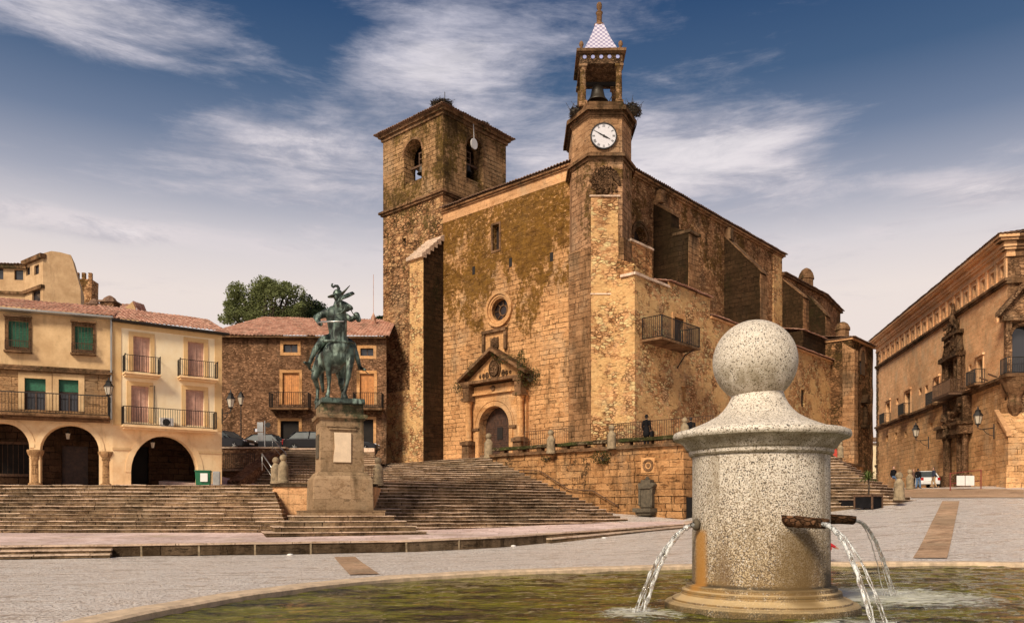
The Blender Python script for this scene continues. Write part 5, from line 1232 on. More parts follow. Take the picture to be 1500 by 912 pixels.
# coat of arms as relief: eagle shield
m2=MB(); z0_=az(264,51.4)
random.seed(5)
for k in range(26):
    a=2*PI*k/26; rr=.86+.10*math.sin(k*3.1); m2.cap(CF.pt(-.05+rr*math.cos(a)*1.0,.03,z0_+rr*math.sin(a)*1.0),CF.pt(-.05+(rr-.32)*math.cos(a+.3),.12,z0_+(rr-.32)*math.sin(a+.3)),.10,.06,6)
m2.panel(CF,-.55,.42,z0_-.6,z0_+.55,.02,.18,'round')
for k in range(14): m2.cap(CF.pt(random.uniform(-.4,.3),.16,z0_+random.uniform(-.4,.4)),CF.pt(random.uniform(-.4,.3),.2,z0_+random.uniform(-.4,.4)),.07,.04,6)
m2.build('coat_of_arms',M['carved'],ct)
# side step of lower shaft
m2=MB(); m2.prism([(4.55,51.9),(4.95,51.42),(5.02,51.44),(5.02,53),(3.72,53.2),(3.72,52.9)],ZB,az(362,51.6),seg=.6,amp=.03); m2.prism([(6.75,51.45),(7.1,51.44),(8.05,53.1),(8.05,54.5),(6.75,54.5)],ZB,az(352,52),seg=.6,amp=.04); m2.build('lower_pier',stone('dark_pier',(.24,.14,.06),(.46,.29,.13),(.05,.03,.015),'ashlar',dark=.8,bw=.7,bh=.36),ct)
# clock
zk=az(199,51.4); uk=(884.5-CX)/FP*51.35-5.97; CR=.77
m2=MB(); m2.panel(CF,uk-CR,uk+CR,zk-CR,zk+CR,.0,.09,'round'); m2.panel(CF,uk-CR,uk+CR,zk-CR,zk+CR,.0,.09,'round'); cf=m2.build('clock_face',M['clockf'],ct)
m2=MB(); m2.ring(CF,uk,zk,CR,CR+.07,0,.13,seg=48); m2.build('bezel',M['iron'],cf)
m2=MB(); num=['XII','I','II','III','IV','V','VI','VII','VIII','IX','X','XI']
def stroke(mb,p,q,w):
    d=(Vector(q)-Vector(p)); d.normalize(); s=Vector((-d.y,d.x))*w/2; P=[Vector(p)-s,Vector(q)-s,Vector(q)+s,Vector(p)+s]; mb.poly(CF,[(uk+a.x,zk+a.y) for a in P],.09,.10)
for h,s_ in enumerate(num):
    a=PI/2-h*PI/6; rd=Vector((math.cos(a),math.sin(a))); tg=Vector((rd.y,-rd.x)); x=-len(s_)*.055/2
    wds={'I':.045,'V':.08,'X':.08}; tot=sum(wds[c_] for c_ in s_); x=-tot/2
    for c_ in s_:
        w=wds[c_]
        def Q(xx,rr_): return tuple(rd*rr_+tg*xx)
        if c_=='I': stroke(m2,Q(x+w/2,.56),Q(x+w/2,.72),.02)
        if c_=='V': stroke(m2,Q(x+w/2,.56),Q(x+.01,.72),.02); stroke(m2,Q(x+w/2,.56),Q(x+w-.01,.72),.014)
        if c_=='X': stroke(m2,Q(x+.01,.56),Q(x+w-.01,.72),.02); stroke(m2,Q(x+w-.01,.56),Q(x+.01,.72),.014)
        x+=w
m2.build('numerals',M['iron'],cf)
m2=MB()
def hand(a,l,w):
    d=Vector((math.cos(a),math.sin(a))); s=Vector((-d.y,d.x))
    P=[-d*.12+s*w*.5,-d*.12-s*w*.5,-s*w+d*l*.35,d*l,s*w+d*l*.35]; m2.poly(CF,[(uk+p.x,zk+p.y) for p in P],.105,.12)
hand(PI/2-R(300),.68,.04); hand(PI/2-R(117),.50,.055); m2.panel(CF,uk-.07,uk+.07,zk-.07,zk+.07,.1,.14,'round'); m2.build('hands',M['iron'],cf)
# belfry: square, columns
BF=Fr(4.62,52.1,1,.0); bw=2.62; z1=zc2+.42; z2=az(92,52.1)
cols=[(0.15,-.15),(bw-.15,-.15),(.15,-2.9),(bw-.15,-2.9)]
BF=Fr(4.42,52.1,1,-.02)
for u,n_ in cols:
    p=BF.pt(u,n_,0); m2=MB(); m2.box(BF,u-.26,u+.26,n_-.26,n_+.26,z1-.02,z1+.35); m2.lathe([(.23,z1+.35),(.25,z1+.42),(.20,z1+.5),(.21,z1+1.2),(.18,z2-.5),(.2,z2-.45),(.19,z2-.4),(.25,z2-.28)],(p.x,p.y,0),14); m2.box(BF,u-.27,u+.27,n_-.27,n_+.27,z2-.28,z2-.12); m2.build('column',M['clockt'],ct)
m2=MB(); 
def rb(mb,o,z0_,z1_): mb.box(BF,-.08-o,bw+.08+o,-2.97-o-.1,.1+o,z0_,z1_,.5,.01)
rb(m2,.0,z2-.12,z2+.12); rb(m2,-.03,z2+.122,z2+.52); m2.build('entablature',M['carved'],ct)
m2=MB(); rb(m2,.08,z2+.522,z2+.6); rb(m2,.2,z2+.602,z2+.78); m2.build('belfry_cornice',M['trim'],ct)
for k in range(5): u=.25+k*(bw-.5)/4; m2=MB(); m2.panel(BF,u-.12,u+.12,z2+.2,z2+.44,.05,.10,'round'); m2.build('glazed_disc',M['bluet'],ct)
# spire
zsb=z2+.78; S=[BF.pt(.16,-.1,zsb),BF.pt(bw-.16,-.1,zsb),BF.pt(bw-.16,-2.6,zsb),BF.pt(.16,-2.6,zsb)]; mc=(S[0]+S[2])/2; zst=az(40,53.5)
m2=MB(); lv=[(1,0),(.84,.2),(.62,.45),(.41,.74),(.24,1.0)]
rings=[[mc.lerp(s_,k)+Vector((0,0,(zst-zsb)*t)) for s_ in S] for k,t in lv]
for r_ in rings:
    for v in r_: v.z=v.z
for i in range(len(lv)-1):
    for k in range(4):
        m2.quad(rings[i][k],rings[i][(k+1)%4],rings[i+1][(k+1)%4],rings[i+1][k])
m2.build('spire',M['check'],ct)
m2=MB(); ztop=az(5,53.5); m2.lathe([(.34,zst-.05),(.34,zst+.10),(.20,zst+.14),(.17,zst+.3),(.18,zst+.75),(.24,zst+.88),(.2,zst+.95),(.11,zst+1.0),(.10,zst+1.1),(.17,zst+1.18),(.18,ztop-.15),(.12,ztop-.03),(.001,ztop)],(mc.x,mc.y,0),12); m2.build('finial',M['trim'],ct,True)
for u in (.05,bw-.05):
    p=BF.pt(u,-.1,0); m2=MB(); m2.lathe([(.14,zsb),(.14,zsb+.12),(.08,zsb+.18),(.09,zsb+.3),(.15,zsb+.42),(.13,zsb+.55),(.05,zsb+.66),(.001,zsb+.68)],(p.x,p.y,0),12); m2.build('urn',M['trim'],ct,True)
m2=MB(); bc_=BF.pt(1.2,-1.4,z1+.95); bellmesh(m2,bc_,.72); m2.build('bell',M['bell'],ct,True)
m2=MB(); m2.box(BF,.1,bw-.1,-1.5,-1.3,bc_.z+1.08,bc_.z+1.3); m2.tube([BF.pt(1.6,-1.3,z1+.3),BF.pt(2.4,-.5,z1+1.5)],.03,4); m2.build('bell_beam',M['dark'],ct)
q0=(7.75,52.6,zc2+.05); nest(q0,.62,.75,'bushy stork nest on the right corner ledge of the clock tower',9,30); nest((4.2,52.6,zc2+.02),.48,.6,'smaller stork nest on the left corner ledge of the clock tower',10,14)
# ================= HOUSES =================
def ac(mb): pass
def shuttered(fr,par,ua,ub,za,zb,mat,name='shutter',n=-.22,slats=0,fw=.05):
    mb=MB(); mb.panel(fr,ua,ub,za,zb,n-.06,n); o=mb.build(name,mat,par)
    m2=MB()
    if slats=='v':
        k=max(2,int(abs(ub-ua)/.16))
        for i in range(1,k): u=ua+(ub-ua)*i/k; m2.box(fr,u-.012,u+.012,n-.01,n+.012,za+.02,zb-.02)
        m2.box(fr,(ua+ub)/2-.03,(ua+ub)/2+.03,n-.01,n+.03,za+.02,zb-.02)
    elif slats=='h':
        k=int((zb-za)/.09)
        for i in range(k): z=za+(zb-za)*(i+.5)/k; m2.box(fr,ua+.02,ub-.02,n-.01,n+.018,z-.03,z+.02)
    if slats: m2.build('slats',mat,o)
    return o
# --- yellow house
Yf=Fr(-15.40-5.72*0,0,1,0)
Yo=(ax(165,43.2),43.2); YF=Fr(Yo[0],Yo[1],.812,.584)
yh=thing('arcaded_house','bright yellow plastered house with one wide arch and pinkish shutters','house',(Yo[0],Yo[1],ZL))
W1=YF.px(325); zt1=YF.px(165,468)[1]; zt2=YF.px(325,489)[1]; zt_=(zt1+zt2)/2
zb1=YF.px(180,543)[1]; zb2=YF.px(180,623)[1]
def rect(fr,x0,y0,x1,y1,off=0):
    a,z1=fr.px(x0,y0,off); b,z2=fr.px(x1,y1,off); _,z0=fr.px(x0,y1,off); _,z3=fr.px(x1,y0,off); return a,b,(z0+z2)/2,(z1+z3)/2
al=YF.px(192); ar=YF.px(290); atop=YF.px(240,638)[1]
wy=[rect(YF,195,493,220,545),rect(YF,275,501,299,552),rect(YF,192,565,218,618),rect(YF,272,571,299,623)]
mb=MB(); mb.wall(YF,0,W1,zb2,zt_,[(w[0],w[1],w[2],w[3]) for w in wy],.24); mb.wall(Fr(*YF.pt(W1,0,0)[:2],-.584,.812),0,9,ZL,zt_); yw=mb.build('wall',M['yplast'],yh)
mb=MB(); mb.wall(YF,0,W1,ZL-.3,zb2,[(al,ar,ZL-.3,atop,'arch',2.05)],.55); mb.build('arcade_wall',M['yarc'],yh)
mb=MB(); mb.ring(YF,(al+ar)/2,atop-2.05,(ar-al)/2+.01,(ar-al)/2+.3,-.05,.03,0,PI,28,2.05/((ar-al)/2)); mb.build('arch_moulding',M['yarc'],yh)
mb=MB(); mb.box(YF,-.02,al-.02,-.1,.05,ZL+1.95,ZL+2.07); mb.build('impost_band',M['lplast'],yh); mb=MB(); mb.box(YF,ar+.02,W1+.02,-.1,.05,ZL+1.95,ZL+2.07); mb.build('impost_band',M['lplast'],yh)
mb=MB(); mb.box(YF,.02,.42,0,.025,zb2,zt_-.1); mb.box(YF,W1-.4,W1,0,.025,zb2,zt_-.1)
mb.box(YF,.42,W1-.4,0,.02,zt_-.35,zt_-.1); mb.build('corner_band',M['ytrim'],yh)
for i,w in enumerate(wy):
    s_=shuttered(YF,yh,w[0],w[1],w[2],w[3],M['pinkshut'],'window_shutter',-.15,'v')
    mb=MB(); mb.frame(YF,w[0],w[1],w[2],w[3],.22,-.02,.035,False); mb.build('surround',M['ytrim'],s_)
for (x0,x1,y,z_) in ((182,236,546,0),(263,320,552,1)):
    a,b_=YF.px(x0,off=.55),YF.px(x1,off=.55); z=YF.px((x0+x1)/2,y,.5)[1]
    mb=MB(); mb.box(YF,a,b_,0,.62,z-.12,z-.02); mb.box(YF,a+.06,b_-.06,0,.5,z-.22,z-.122); b0=mb.build('balcony',M['yarc'],yh,mods=bevel(.02))
    mb=MB(); railing(mb,YF,a+.04,b_-.04,.02,.56,z-.02,.92,.11,.012); 
    for u in (a+.04,b_-.04): mb.sphere(YF.pt(u,.56,z+.93),.04,8)
    mb.build('railing',M['iron'],b0)
a,b_=YF.px(180,off=.6),YF.px(318,off=.6); z=YF.px(250,625,.55)[1]
mb=MB(); mb.box(YF,a,b_,0,.68,z-.12,z-.01); mb.box(YF,a+.06,b_-.06,0,.55,z-.22,z-.122); b0=mb.build('balcony',M['yarc'],yh)
mb=MB(); railing(mb,YF,a+.04,b_-.04,.02,.62,z-.01,.98,.12,.013); mb.build('railing',M['iron'],b0)
acu=thing('air_conditioner','white air conditioner unit on the long lower balcony of the yellow house','air conditioner',YF.pt(YF.px(241),.3,z))
u=YF.px(241); mb=MB(); mb.box(YF,u-.3,u+.38,.12,.42,z+.02,z+.5); mb.build('casing',M['wht'],acu); mb=MB(); mb.ring(YF,u,z+.26,.0,.19,.41,.445,seg=20); mb.build('fan_grille',M['iron'],acu)
mb=MB(); mb.tube([YF.pt(YF.px(219),.03,z+2.2),YF.pt(YF.px(226),.05,z+2.25),YF.pt(YF.px(227),.05,z+.2)],.02,5); mb.build('pipe',M['iron'],yh)
mb=MB(); A=YF.pt(-.05,.35,zt_); B_=YF.pt(W1+.25,.35,zt_)
tiles(mb,YF.pt(-.1,.42,zt_+.02),YF.pt(W1+.3,.42,zt_+.02),YF.pt(W1+.3,-4.2,zt_+1.65),YF.pt(-.1,-4.2,zt_+1.65),.22,.06); mb.build('roof',M['tile'],yh)
mb=MB(); mb.box(YF,-.05,W1+.2,-.1,.34,zt_-.10,zt_-.0); mb.tube([YF.pt(-.1,.42,zt_-.05),YF.pt(W1+.3,.42,zt_-.05)],.06,8); mb.build('gutter',M['iron'],yh)
# interior of the arcade
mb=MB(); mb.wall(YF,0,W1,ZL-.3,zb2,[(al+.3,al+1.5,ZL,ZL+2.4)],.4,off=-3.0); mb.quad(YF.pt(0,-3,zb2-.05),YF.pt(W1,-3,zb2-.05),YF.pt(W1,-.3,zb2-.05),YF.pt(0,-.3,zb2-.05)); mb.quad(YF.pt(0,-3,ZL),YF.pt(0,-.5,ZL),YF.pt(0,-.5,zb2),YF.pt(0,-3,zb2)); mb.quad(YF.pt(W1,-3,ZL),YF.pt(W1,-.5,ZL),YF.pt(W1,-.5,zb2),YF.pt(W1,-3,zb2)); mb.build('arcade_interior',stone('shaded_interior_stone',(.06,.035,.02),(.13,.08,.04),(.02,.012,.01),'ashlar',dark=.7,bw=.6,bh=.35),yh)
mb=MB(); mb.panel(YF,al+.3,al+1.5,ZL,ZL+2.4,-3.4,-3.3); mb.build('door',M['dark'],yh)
# --- left arcaded old house
Lo=YF.pt(0,0,0); d=Vector((.93,.37)); LF_=Fr(Lo.x,Lo.y,.93,.37)
lh=thing('arcaded_house','ochre stone house with two dark arches and green blinds at the left edge','house',(Lo.x,Lo.y,ZL))
U0=LF_.px(-110); ztl=LF_.px(80,459)[1]; zmid=LF_.px(80,541)[1]; zlow=LF_.px(80,611)[1]
aw1=rect(LF_,-62,620,42,708); 
A1=(LF_.px(59),LF_.px(145)); A0=(LF_.px(-40),LF_.px(43)); at_=LF_.px(100,622)[1]
wl_=[rect(LF_,12,470,42,508),rect(LF_,109,478,136,512)]
wm=[rect(LF_,36,554,67,600),rect(LF_,86,556,115,602)]
mb=MB(); mb.wall(LF_,U0,0,zmid,ztl,wl_,.25); mb.build('upper_wall',M['lplast'],lh)
mb=MB(); mb.wall(LF_,U0,0,zlow,zmid,wm,.25); mb.build('middle_wall',M['lhouse'],lh)
mb=MB(); mb.wall(LF_,U0,0,ZL-.3,zlow,[(A0[0],A0[1],ZL-.3,at_,'arch'),(A1[0],A1[1],ZL-.3,at_,'arch')],.6); mb.build('arcade_wall',M['yarc'],lh)
mb=MB()
for A_ in (A0,A1): mb.ring(LF_,sum(A_)/2,at_-(A_[1]-A_[0])/2,(A_[1]-A_[0])/2+.01,(A_[1]-A_[0])/2+.28,-.05,.04,0,PI,26)
mb.build('arch_moulding',M['yarc'],lh)
for u in ((A0[1]+A1[0])/2,A1[1]+.33,A0[0]-.3):
    p=LF_.pt(u,-.2,0); zz=at_-(A1[1]-A1[0])/2
    mb=MB(); mb.lathe([(.34,ZL-.2),(.34,ZL+.1),(.27,ZL+.16),(.26,zz-.5),(.3,zz-.42),(.27,zz-.36),(.36,zz-.2),(.4,zz-.08),(.4,zz+.02)],(p.x,p.y,0),14); mb.build('column',M['lhouse'],lh,True)
mb=MB(); mb.box(LF_,U0,0.02,-.1,.12,zmid-.02,zmid+.12); mb.box(LF_,U0,0.0,-.1,.22,zmid-.14,zmid-.022); mb.build('string_course',M['trim'],lh)
for i,w in enumerate(wl_):
    s_=shuttered(LF_,lh,w[0],w[1],w[2],w[3],M['gshut'],'roller_blind',-.12,'h')
    mb=MB(); mb.frame(LF_,w[0],w[1],w[2],w[3],.13,-.02,.05); mb.box(LF_,w[0]-.16,w[1]+.16,0,.3,w[3]+.16,w[3]+.24); mb.box(LF_,w[0]-.16,w[1]+.16,0,.3,w[2]-.32,w[2]-.22); mb.build('surround',M['trim'],s_)
    mb=MB(); railing(mb,LF_,w[0]-.1,w[1]+.1,0,.26,w[2]-.22,.5,.09,.01); 
    k=int((w[1]-w[0]+.2)/.14)
    for j in range(k+1): u=w[0]-.1+(w[1]-w[0]+.2)*j/k; mb.tube([LF_.pt(u,.26,w[2]-.22),LF_.pt(u,.26,w[3]+.16)],.009,4)
    mb.build('window_grille',M['rust'],s_)
for i,w in enumerate(wm):
    mb=MB(); mb.panel(LF_,w[0],w[1],w[2],w[3],-.3,-.24); gl=mb.build('window',M['glass'],lh)
    mb=MB(); zc_=w[3]-.62; mb.box(LF_,w[0],w[1],-.23,-.16,zc_,w[3]); mb.build('roller_blind',M['gshut'],gl)
    mb=MB(); mb.frame(LF_,w[0]+.08,w[1]-.08,w[2]+.05,zc_-.06,.06,-.235,-.18); m_=(w[0]+w[1])/2; mb.box(LF_,m_-.04,m_+.04,-.235,-.19,w[2],zc_); mb.build('frame',M['dwood'],gl)
    mb=MB(); mb.frame(LF_,w[0],w[1],w[2],w[3],.28,-.02,.03,False); mb.build('surround',M['lplast'],gl)
z=zlow-.06; ua=U0+.3; ub=-.12
mb=MB(); mb.box(LF_,ua,ub,0,.85,z,z+.14); mb.box(LF_,ua,ub,0,.6,z-.14,z-.002); b0=mb.build('balcony',M['trim'],lh,mods=bevel(.03))
mb=MB(); railing(mb,LF_,ua+.03,ub-.03,.02,.8,z+.14,1.05,.14,.012); mb.box(LF_,ua,ub,.77,.83,z+1.17,z+1.22); mb.build('railing',M['iron'],b0)
mb=MB(); mb.hexa([LF_.pt(ua,.55,z+.15),LF_.pt(ub,.55,z+.15),LF_.pt(ub,.60,z+.15),LF_.pt(ua,.60,z+.15),LF_.pt(ua,.55,z+1.0),LF_.pt(ub,.55,z+1.0),LF_.pt(ub,.60,z+1.0),LF_.pt(ua,.60,z+1.0)]) ; 
mb=MB(); tiles(mb,LF_.pt(U0,.45,ztl+.03),LF_.pt(.1,.45,ztl+.03),LF_.pt(.1,-4.8,ztl+1.65),LF_.pt(U0,-4.8,ztl+1.65),.22,.06); mb.build('roof',M['tile'],lh)
mb=MB(); mb.box(LF_,U0,.05,-.1,.36,ztl-.1,ztl); mb.tube([LF_.pt(U0,.45,ztl-.04),LF_.pt(.05,.45,ztl-.04)],.06,8); mb.tube([LF_.pt(-.06,.1,ztl-.1),LF_.pt(-.06,.1,zlow)],.05,8); mb.build('gutter',M['metal'],lh)
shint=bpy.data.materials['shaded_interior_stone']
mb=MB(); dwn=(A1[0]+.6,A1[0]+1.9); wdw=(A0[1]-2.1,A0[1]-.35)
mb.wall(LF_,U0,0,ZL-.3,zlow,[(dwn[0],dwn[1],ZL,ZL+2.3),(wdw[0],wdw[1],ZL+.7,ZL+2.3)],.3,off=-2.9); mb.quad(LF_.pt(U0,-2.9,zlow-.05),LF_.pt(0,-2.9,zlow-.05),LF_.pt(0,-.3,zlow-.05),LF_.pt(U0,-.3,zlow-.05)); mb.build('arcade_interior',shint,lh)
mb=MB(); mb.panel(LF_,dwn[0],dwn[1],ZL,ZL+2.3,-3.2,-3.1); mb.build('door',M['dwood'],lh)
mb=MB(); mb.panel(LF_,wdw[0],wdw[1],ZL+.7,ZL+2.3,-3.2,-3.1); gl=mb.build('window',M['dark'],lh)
mb=MB(); mb.frame(LF_,wdw[0],wdw[1],ZL+.7,ZL+2.3,.14,-2.95,-2.85); 
for k in range(7): u=wdw[0]+(wdw[1]-wdw[0])*(k+.5)/7; mb.tube([LF_.pt(u,-2.85,ZL+.7),LF_.pt(u,-2.85,ZL+2.3)],.012,4)
mb.build('window_bars',M['rust'],gl)
# hanging lanterns inside arches
def hanglamp(p,lab):
    th=thing('hanging_lantern',lab,'lantern',p); p=Vector(p)
    mb=MB(); mb.lathe([(.07,-.42),(.13,-.12)],p,6); mb.build('glass',M['lglass'],th); mb=MB(); mb.lathe([(.15,-.12),(.05,-.02),(.02,.1)],p,6); mb.tube([p,p+Vector((0,0,.4))],.012,4); mb.build('cap',M['iron'],th)
u=LF_.px(96); hanglamp(LF_.pt(u,-.9,at_-.25),'small lantern hanging in the dark arch of the ochre house')
u=YF.px(229); hanglamp(YF.pt(u,-.9,atop-.2),'small lantern hanging in the wide arch of the yellow house')
# --- stone house behind
SHo=(ax(322,64),64); SH=Fr(SHo[0],SHo[1],1,.03); sh=thing('stone_house','rubble stone house with orange wooden doors, balconies and red tiled roof behind the statue','house',(SHo[0],SHo[1],6.1))
us=SH.px(566); zts=SH.px(440,494)[1]
OP=[('win',rect(SH,415,504,436,516)),('win',rect(SH,528,510,547,521)),('sh',rect(SH,414,546,438,592)),('sh',rect(SH,527,547,548,592)),('dr',rect(SH,411,616,438,664)),('dr',rect(SH,528,614,547,664)),('win',rect(SH,372,627,379,632))]
mb=MB(); mb.wall(SH,-.5,us,5.4,zts,[r for _,r in OP],.3); mb.quad(SH.pt(-.5,0,5.4),SH.pt(-.5,-9,5.4),SH.pt(-.5,-9,zts),SH.pt(-.5,0,zts)); mb.build('wall',M['rhouse'],sh)
for k,r in OP:
    if k=='win' and r[1]-r[0]>.6:
        mb=MB(); mb.panel(SH,r[0],r[1],r[2],r[3],-.3,-.24); o=mb.build('window',M['glass'],sh); mb=MB(); m_=(r[0]+r[1])/2; mb.box(SH,m_-.04,m_+.04,-.24,-.2,r[2],r[3]); mb.frame(SH,r[0]+.05,r[1]-.05,r[2]+.05,r[3]-.05,.05,-.24,-.2); mb.build('frame',M['dwood'],o)
        mb=MB(); mb.frame(SH,r[0],r[1],r[2],r[3],.24,-.02,.04); mb.build('surround',M['portal'],o)
    elif k=='sh':
        o=shuttered(SH,sh,r[0],r[1],r[2],r[3],M['wood'],'wooden_door',-.15,'v'); mb=MB(); mb.frame(SH,r[0],r[1],r[2],r[3],.24,-.02,.04,False); mb.build('surround',M['portal'],o)
    elif k=='dr':
        mb=MB(); mb.panel(SH,r[0],r[1],r[2],r[3],-.3,-.24); o=mb.build('door',M['dark'],sh); mb=MB(); mb.frame(SH,r[0],r[1],r[2],r[3],.22,-.02,.04,False); mb.build('surround',M['portal'],o)
for x0,x1 in ((394,452),(517,560)):
    a,b_=SH.px(x0,off=.9),SH.px(x1,off=.9); z=SH.px(420,597,.8)[1]
    mb=MB(); mb.box(SH,a,b_,0,1.0,z-.16,z); 
    for t in (.12,.5,.88): u=a+(b_-a)*t; mb.box(SH,u-.12,u+.12,0,.6,z-.42,z-.162)
    b0=mb.build('balcony',M['trim'],sh); mb=MB(); railing(mb,SH,a+.04,b_-.04,.02,.95,z,1.2,.14,.016); mb.build('railing',M['iron'],b0)
mb=MB(); tiles(mb,SH.pt(-1.2,.6,zts+.03),SH.pt(us+.3,.6,zts+.03),SH.pt(us+.3,-4.5,zts+2.5),SH.pt(2.0,-5.5,zts+2.9),.28,.07); tiles(mb,SH.pt(-1.2,-9,zts+.03),SH.pt(-1.2,.6,zts+.03),SH.pt(2.0,-5.5,zts+2.9),SH.pt(2.0,-6,zts+2.9),.28,.07); mb.build('roof',M['tile'],sh)
mb=MB(); mb.box(SH,-.6,us,-.4,.52,zts-.12,zts+.02); mb.build('eaves',M['trim'],sh)
# small finial dome on its ridge and mast
p=SH.pt(SH.px(547,off=-3),-3,0); mb=MB(); mb.lathe([(.22,zts+1.4),(.22,zts+2.3),(.08,zts+2.6),(.001,zts+2.8)],(p.x,p.y,0),10); mb.tube([(p.x,p.y,zts+2.6),(p.x,p.y,az(400,67))],.02,5); mb.build('chimney_mast',M['tile'],sh)
# --- distant houses upper left
dh=thing('distant_house','tall pale ochre house with slanting wall rising behind the left roofs','house',(ax(20,80),80,8))
D0=Fr(ax(63,80),80,1,.35); D1=Fr(ax(63,80),80,-.75,.65)
# left front block receding
z_=lambda y:az(y,80)
LB0=Fr(*D0.pt(0,0,0)[:2],.8,-.6) # left wall, u negative to the left
zt0=z_(377); ow=[rect(LB0,38,391,44,403),rect(LB0,50,388,57,402)]
mb=MB(); mb.wall(LB0,-4.,0,8,zt0,[o for o in ow]+[rect(LB0,47,425,59,446)],.3)
LB1=Fr(*LB0.pt(-4.,0,0)[:2],1,.1); ow1=[rect(LB1,-6,393,5,409),rect(LB1,21,395,34,410)]
mb.wall(LB1,-9,0,8,z_(382),ow1,.3); mb.build('wall',M['hill'],dh)
for fr_,L_ in ((LB0,ow+[rect(LB0,47,425,59,446)]),(LB1,ow1)):
    for o in L_:
        mb=MB(); mb.panel(fr_,o[0],o[1],o[2],o[3],-.3,-.22); w_=mb.build('window',M['glass'],dh)
        mb=MB(); mb.frame(fr_,o[0]+.06,o[1]-.06,o[2]+.06,o[3]-.06,.07,-.22,-.15); mb.build('frame',M['dwood'],w_)
mb=MB()
RF_=Fr(*D0.pt(0,0,0)[:2],.93,.37); uu=lambda px:RF_.px(px)
P=[(0,8),(uu(122),8),(uu(118),az(430,83)),(uu(104),az(383,83)),(uu(88),az(376,82)),(uu(75),az(371,81)),(0,az(371,80))]
mb.poly(RF_,P,-3,0); mb.build('gable_wall',M['hill'],dh)
mb=MB(); mb.box(LB0,-4.2,.2,-.2,.35,zt0-.1,zt0+.35); mb.box(LB1,-9,.2,-.2,.35,z_(382)-.1,z_(382)+.25); mb.build('cornice',M['trim'],dh); mb=MB(); mb.box(LB0,-4.1,.1,-.1,.25,z_(422),z_(417)); mb.build('string_course',M['trim'],dh); mb=MB(); mb.box(LB1,-9,.1,-.1,.25,z_(422),z_(418)); mb.build('string_course',M['trim'],dh)
mb=MB(); tiles(mb,LB1.pt(-9,.5,z_(382)+.26),LB1.pt(0,.5,z_(382)+.26),LB1.pt(0,-4,z_(382)+1.0),LB1.pt(-9,-4,z_(382)+1.0),.3,.07); mb.build('roof',M['tiled'],dh)
ctw=thing('crenellated_tower','small crenellated stone tower far behind the left roofs','tower',(ax(121,95),95,8))
CT=Fr(ax(110,95),95,1,.1); w=CT.px(134); zt3=az(408,95)
mb=MB(); mb.box(CT,0,w,-2,0,8,zt3,.8,.05)
for k in range(3): u=w*(k*.4); mb.box(CT,u,u+w*.2,-.4,0,zt3-.02,zt3+.75)
mb.build('wall',M['side'],ctw)
rh_=thing('red_roof_house','small house with a red tiled roof behind the yellow house roof','house',(ax(175,60),60,10))
RH=Fr(ax(120,60),60,1,.2); 
mb=MB(); a=RH.px(132); b_=RH.px(203); zlo=az(462,61); mb.box(RH,a,b_,-5,0,8,zlo); mb.poly(RH,[(RH.px(172),zlo),(b_,zlo-.1),(RH.px(194),az(443,61))],-.3,-.01); mb.build('wall',M['lplast'],rh_)
mb=MB(); tiles(mb,RH.pt(a,.2,zlo-.3),RH.pt(RH.px(178),.2,zlo-.05),RH.pt(RH.px(194),-3,az(443,63)),RH.pt(RH.px(140),-3,az(444,63)),.26,.06); tiles(mb,RH.pt(b_+.2,.3,zlo-.2),RH.pt(b_+.2,-3,zlo-.2),RH.pt(RH.px(196),-3,az(443,63)),RH.pt(RH.px(194),.1,az(443,61)),.26,.06); mb.build('roof',M['tile'],rh_)
def chimney(px,yt,yb,D,w,lab):
    th=thing('chimney',lab,'chimney',(ax(px,D),D,az(yb,D))); x=ax(px,D); mb=MB(); mb.b(x-w,x+w,D-w,D+w,az(yb,D)-1.5,az(yt,D)-.35); mb.build('stack',M['rhouse'],th)
    mb=MB(); mb.b(x-w*1.2,x+w*1.2,D-w*1.2,D+w*1.2,az(yt,D)-.35,az(yt,D)-.25); mb.lathe([(w*1.1,az(yt,D)-.25),(w*.8,az(yt,D)-.05),(w*.3,az(yt,D)+.1),(.001,az(yt,D)+.15)],(x,D,0),10); mb.build('cap',M['tiled'],th)
chimney(161,436,458,50,.42,'dark brick chimney with domed cap on the yellow house roof ridge')
chimney(138,440,452,58,.35,'small chimney with a low cap left of the dark domed chimney')
# ================= TREES =================
def tree(lab,x,y,zb,H_,rad,n,mat,size,kind='tree',seed=1,trunk=.25,name='tree',blobs=None,group=None):
    random.seed(seed); th=thing(name,lab,kind,(x,y,zb),group=group)
    mb=MB(); top=zb+H_*.55; mb.tube([(x,y,zb),(x+.1,y,zb+H_*.3),(x-.1,y,top)],[trunk,trunk*.8,trunk*.6],8)
    cr=MB(); B=blobs
    for bx,bz,r in B:
        c=(x+bx,y+random.uniform(-1,1),zb+bz); mb.tube([(x,y,zb+H_*.35),(x+bx*.5,y,zb+H_*.35+(bz-H_*.35)*.6),c],[trunk*.5,trunk*.35,trunk*.12],6)
        for k in range(3):
            cc=(c[0]+random.gauss(0,r*.35),c[1]+random.gauss(0,r*.4),c[2]+random.gauss(0,r*.3)); leaves(cr,cc,(r*.8,r*.7,r*.6),int(n*r*.8),size,.8)
    mb.build('trunk',M['bark'],th,True); cr.build('crown',mat,th,fixn=False)
    return th
TX=ax(388,82)
bl_=[]
for px,py,r in ((340,438,1.0),(335,452,.9),(352,430,1.0),(350,458,.8),(368,440,1.3),(372,455,1.2),(392,422,1.3),(388,438,1.6),(395,455,1.6),(408,435,1.3),(412,452,1.4),(428,430,1.1),(432,445,1.3),(425,460,1.2),(362,462,.9),(400,465,1.2),(436,462,.8),(380,466,1.2),(345,466,.9),(415,466,1.2),(374,424,.8),(404,424,.9),(420,422,.7),(332,446,.6),(441,450,.7)):
    bl_.append((ax(px,82)-TX,az(py,82)-12,r))
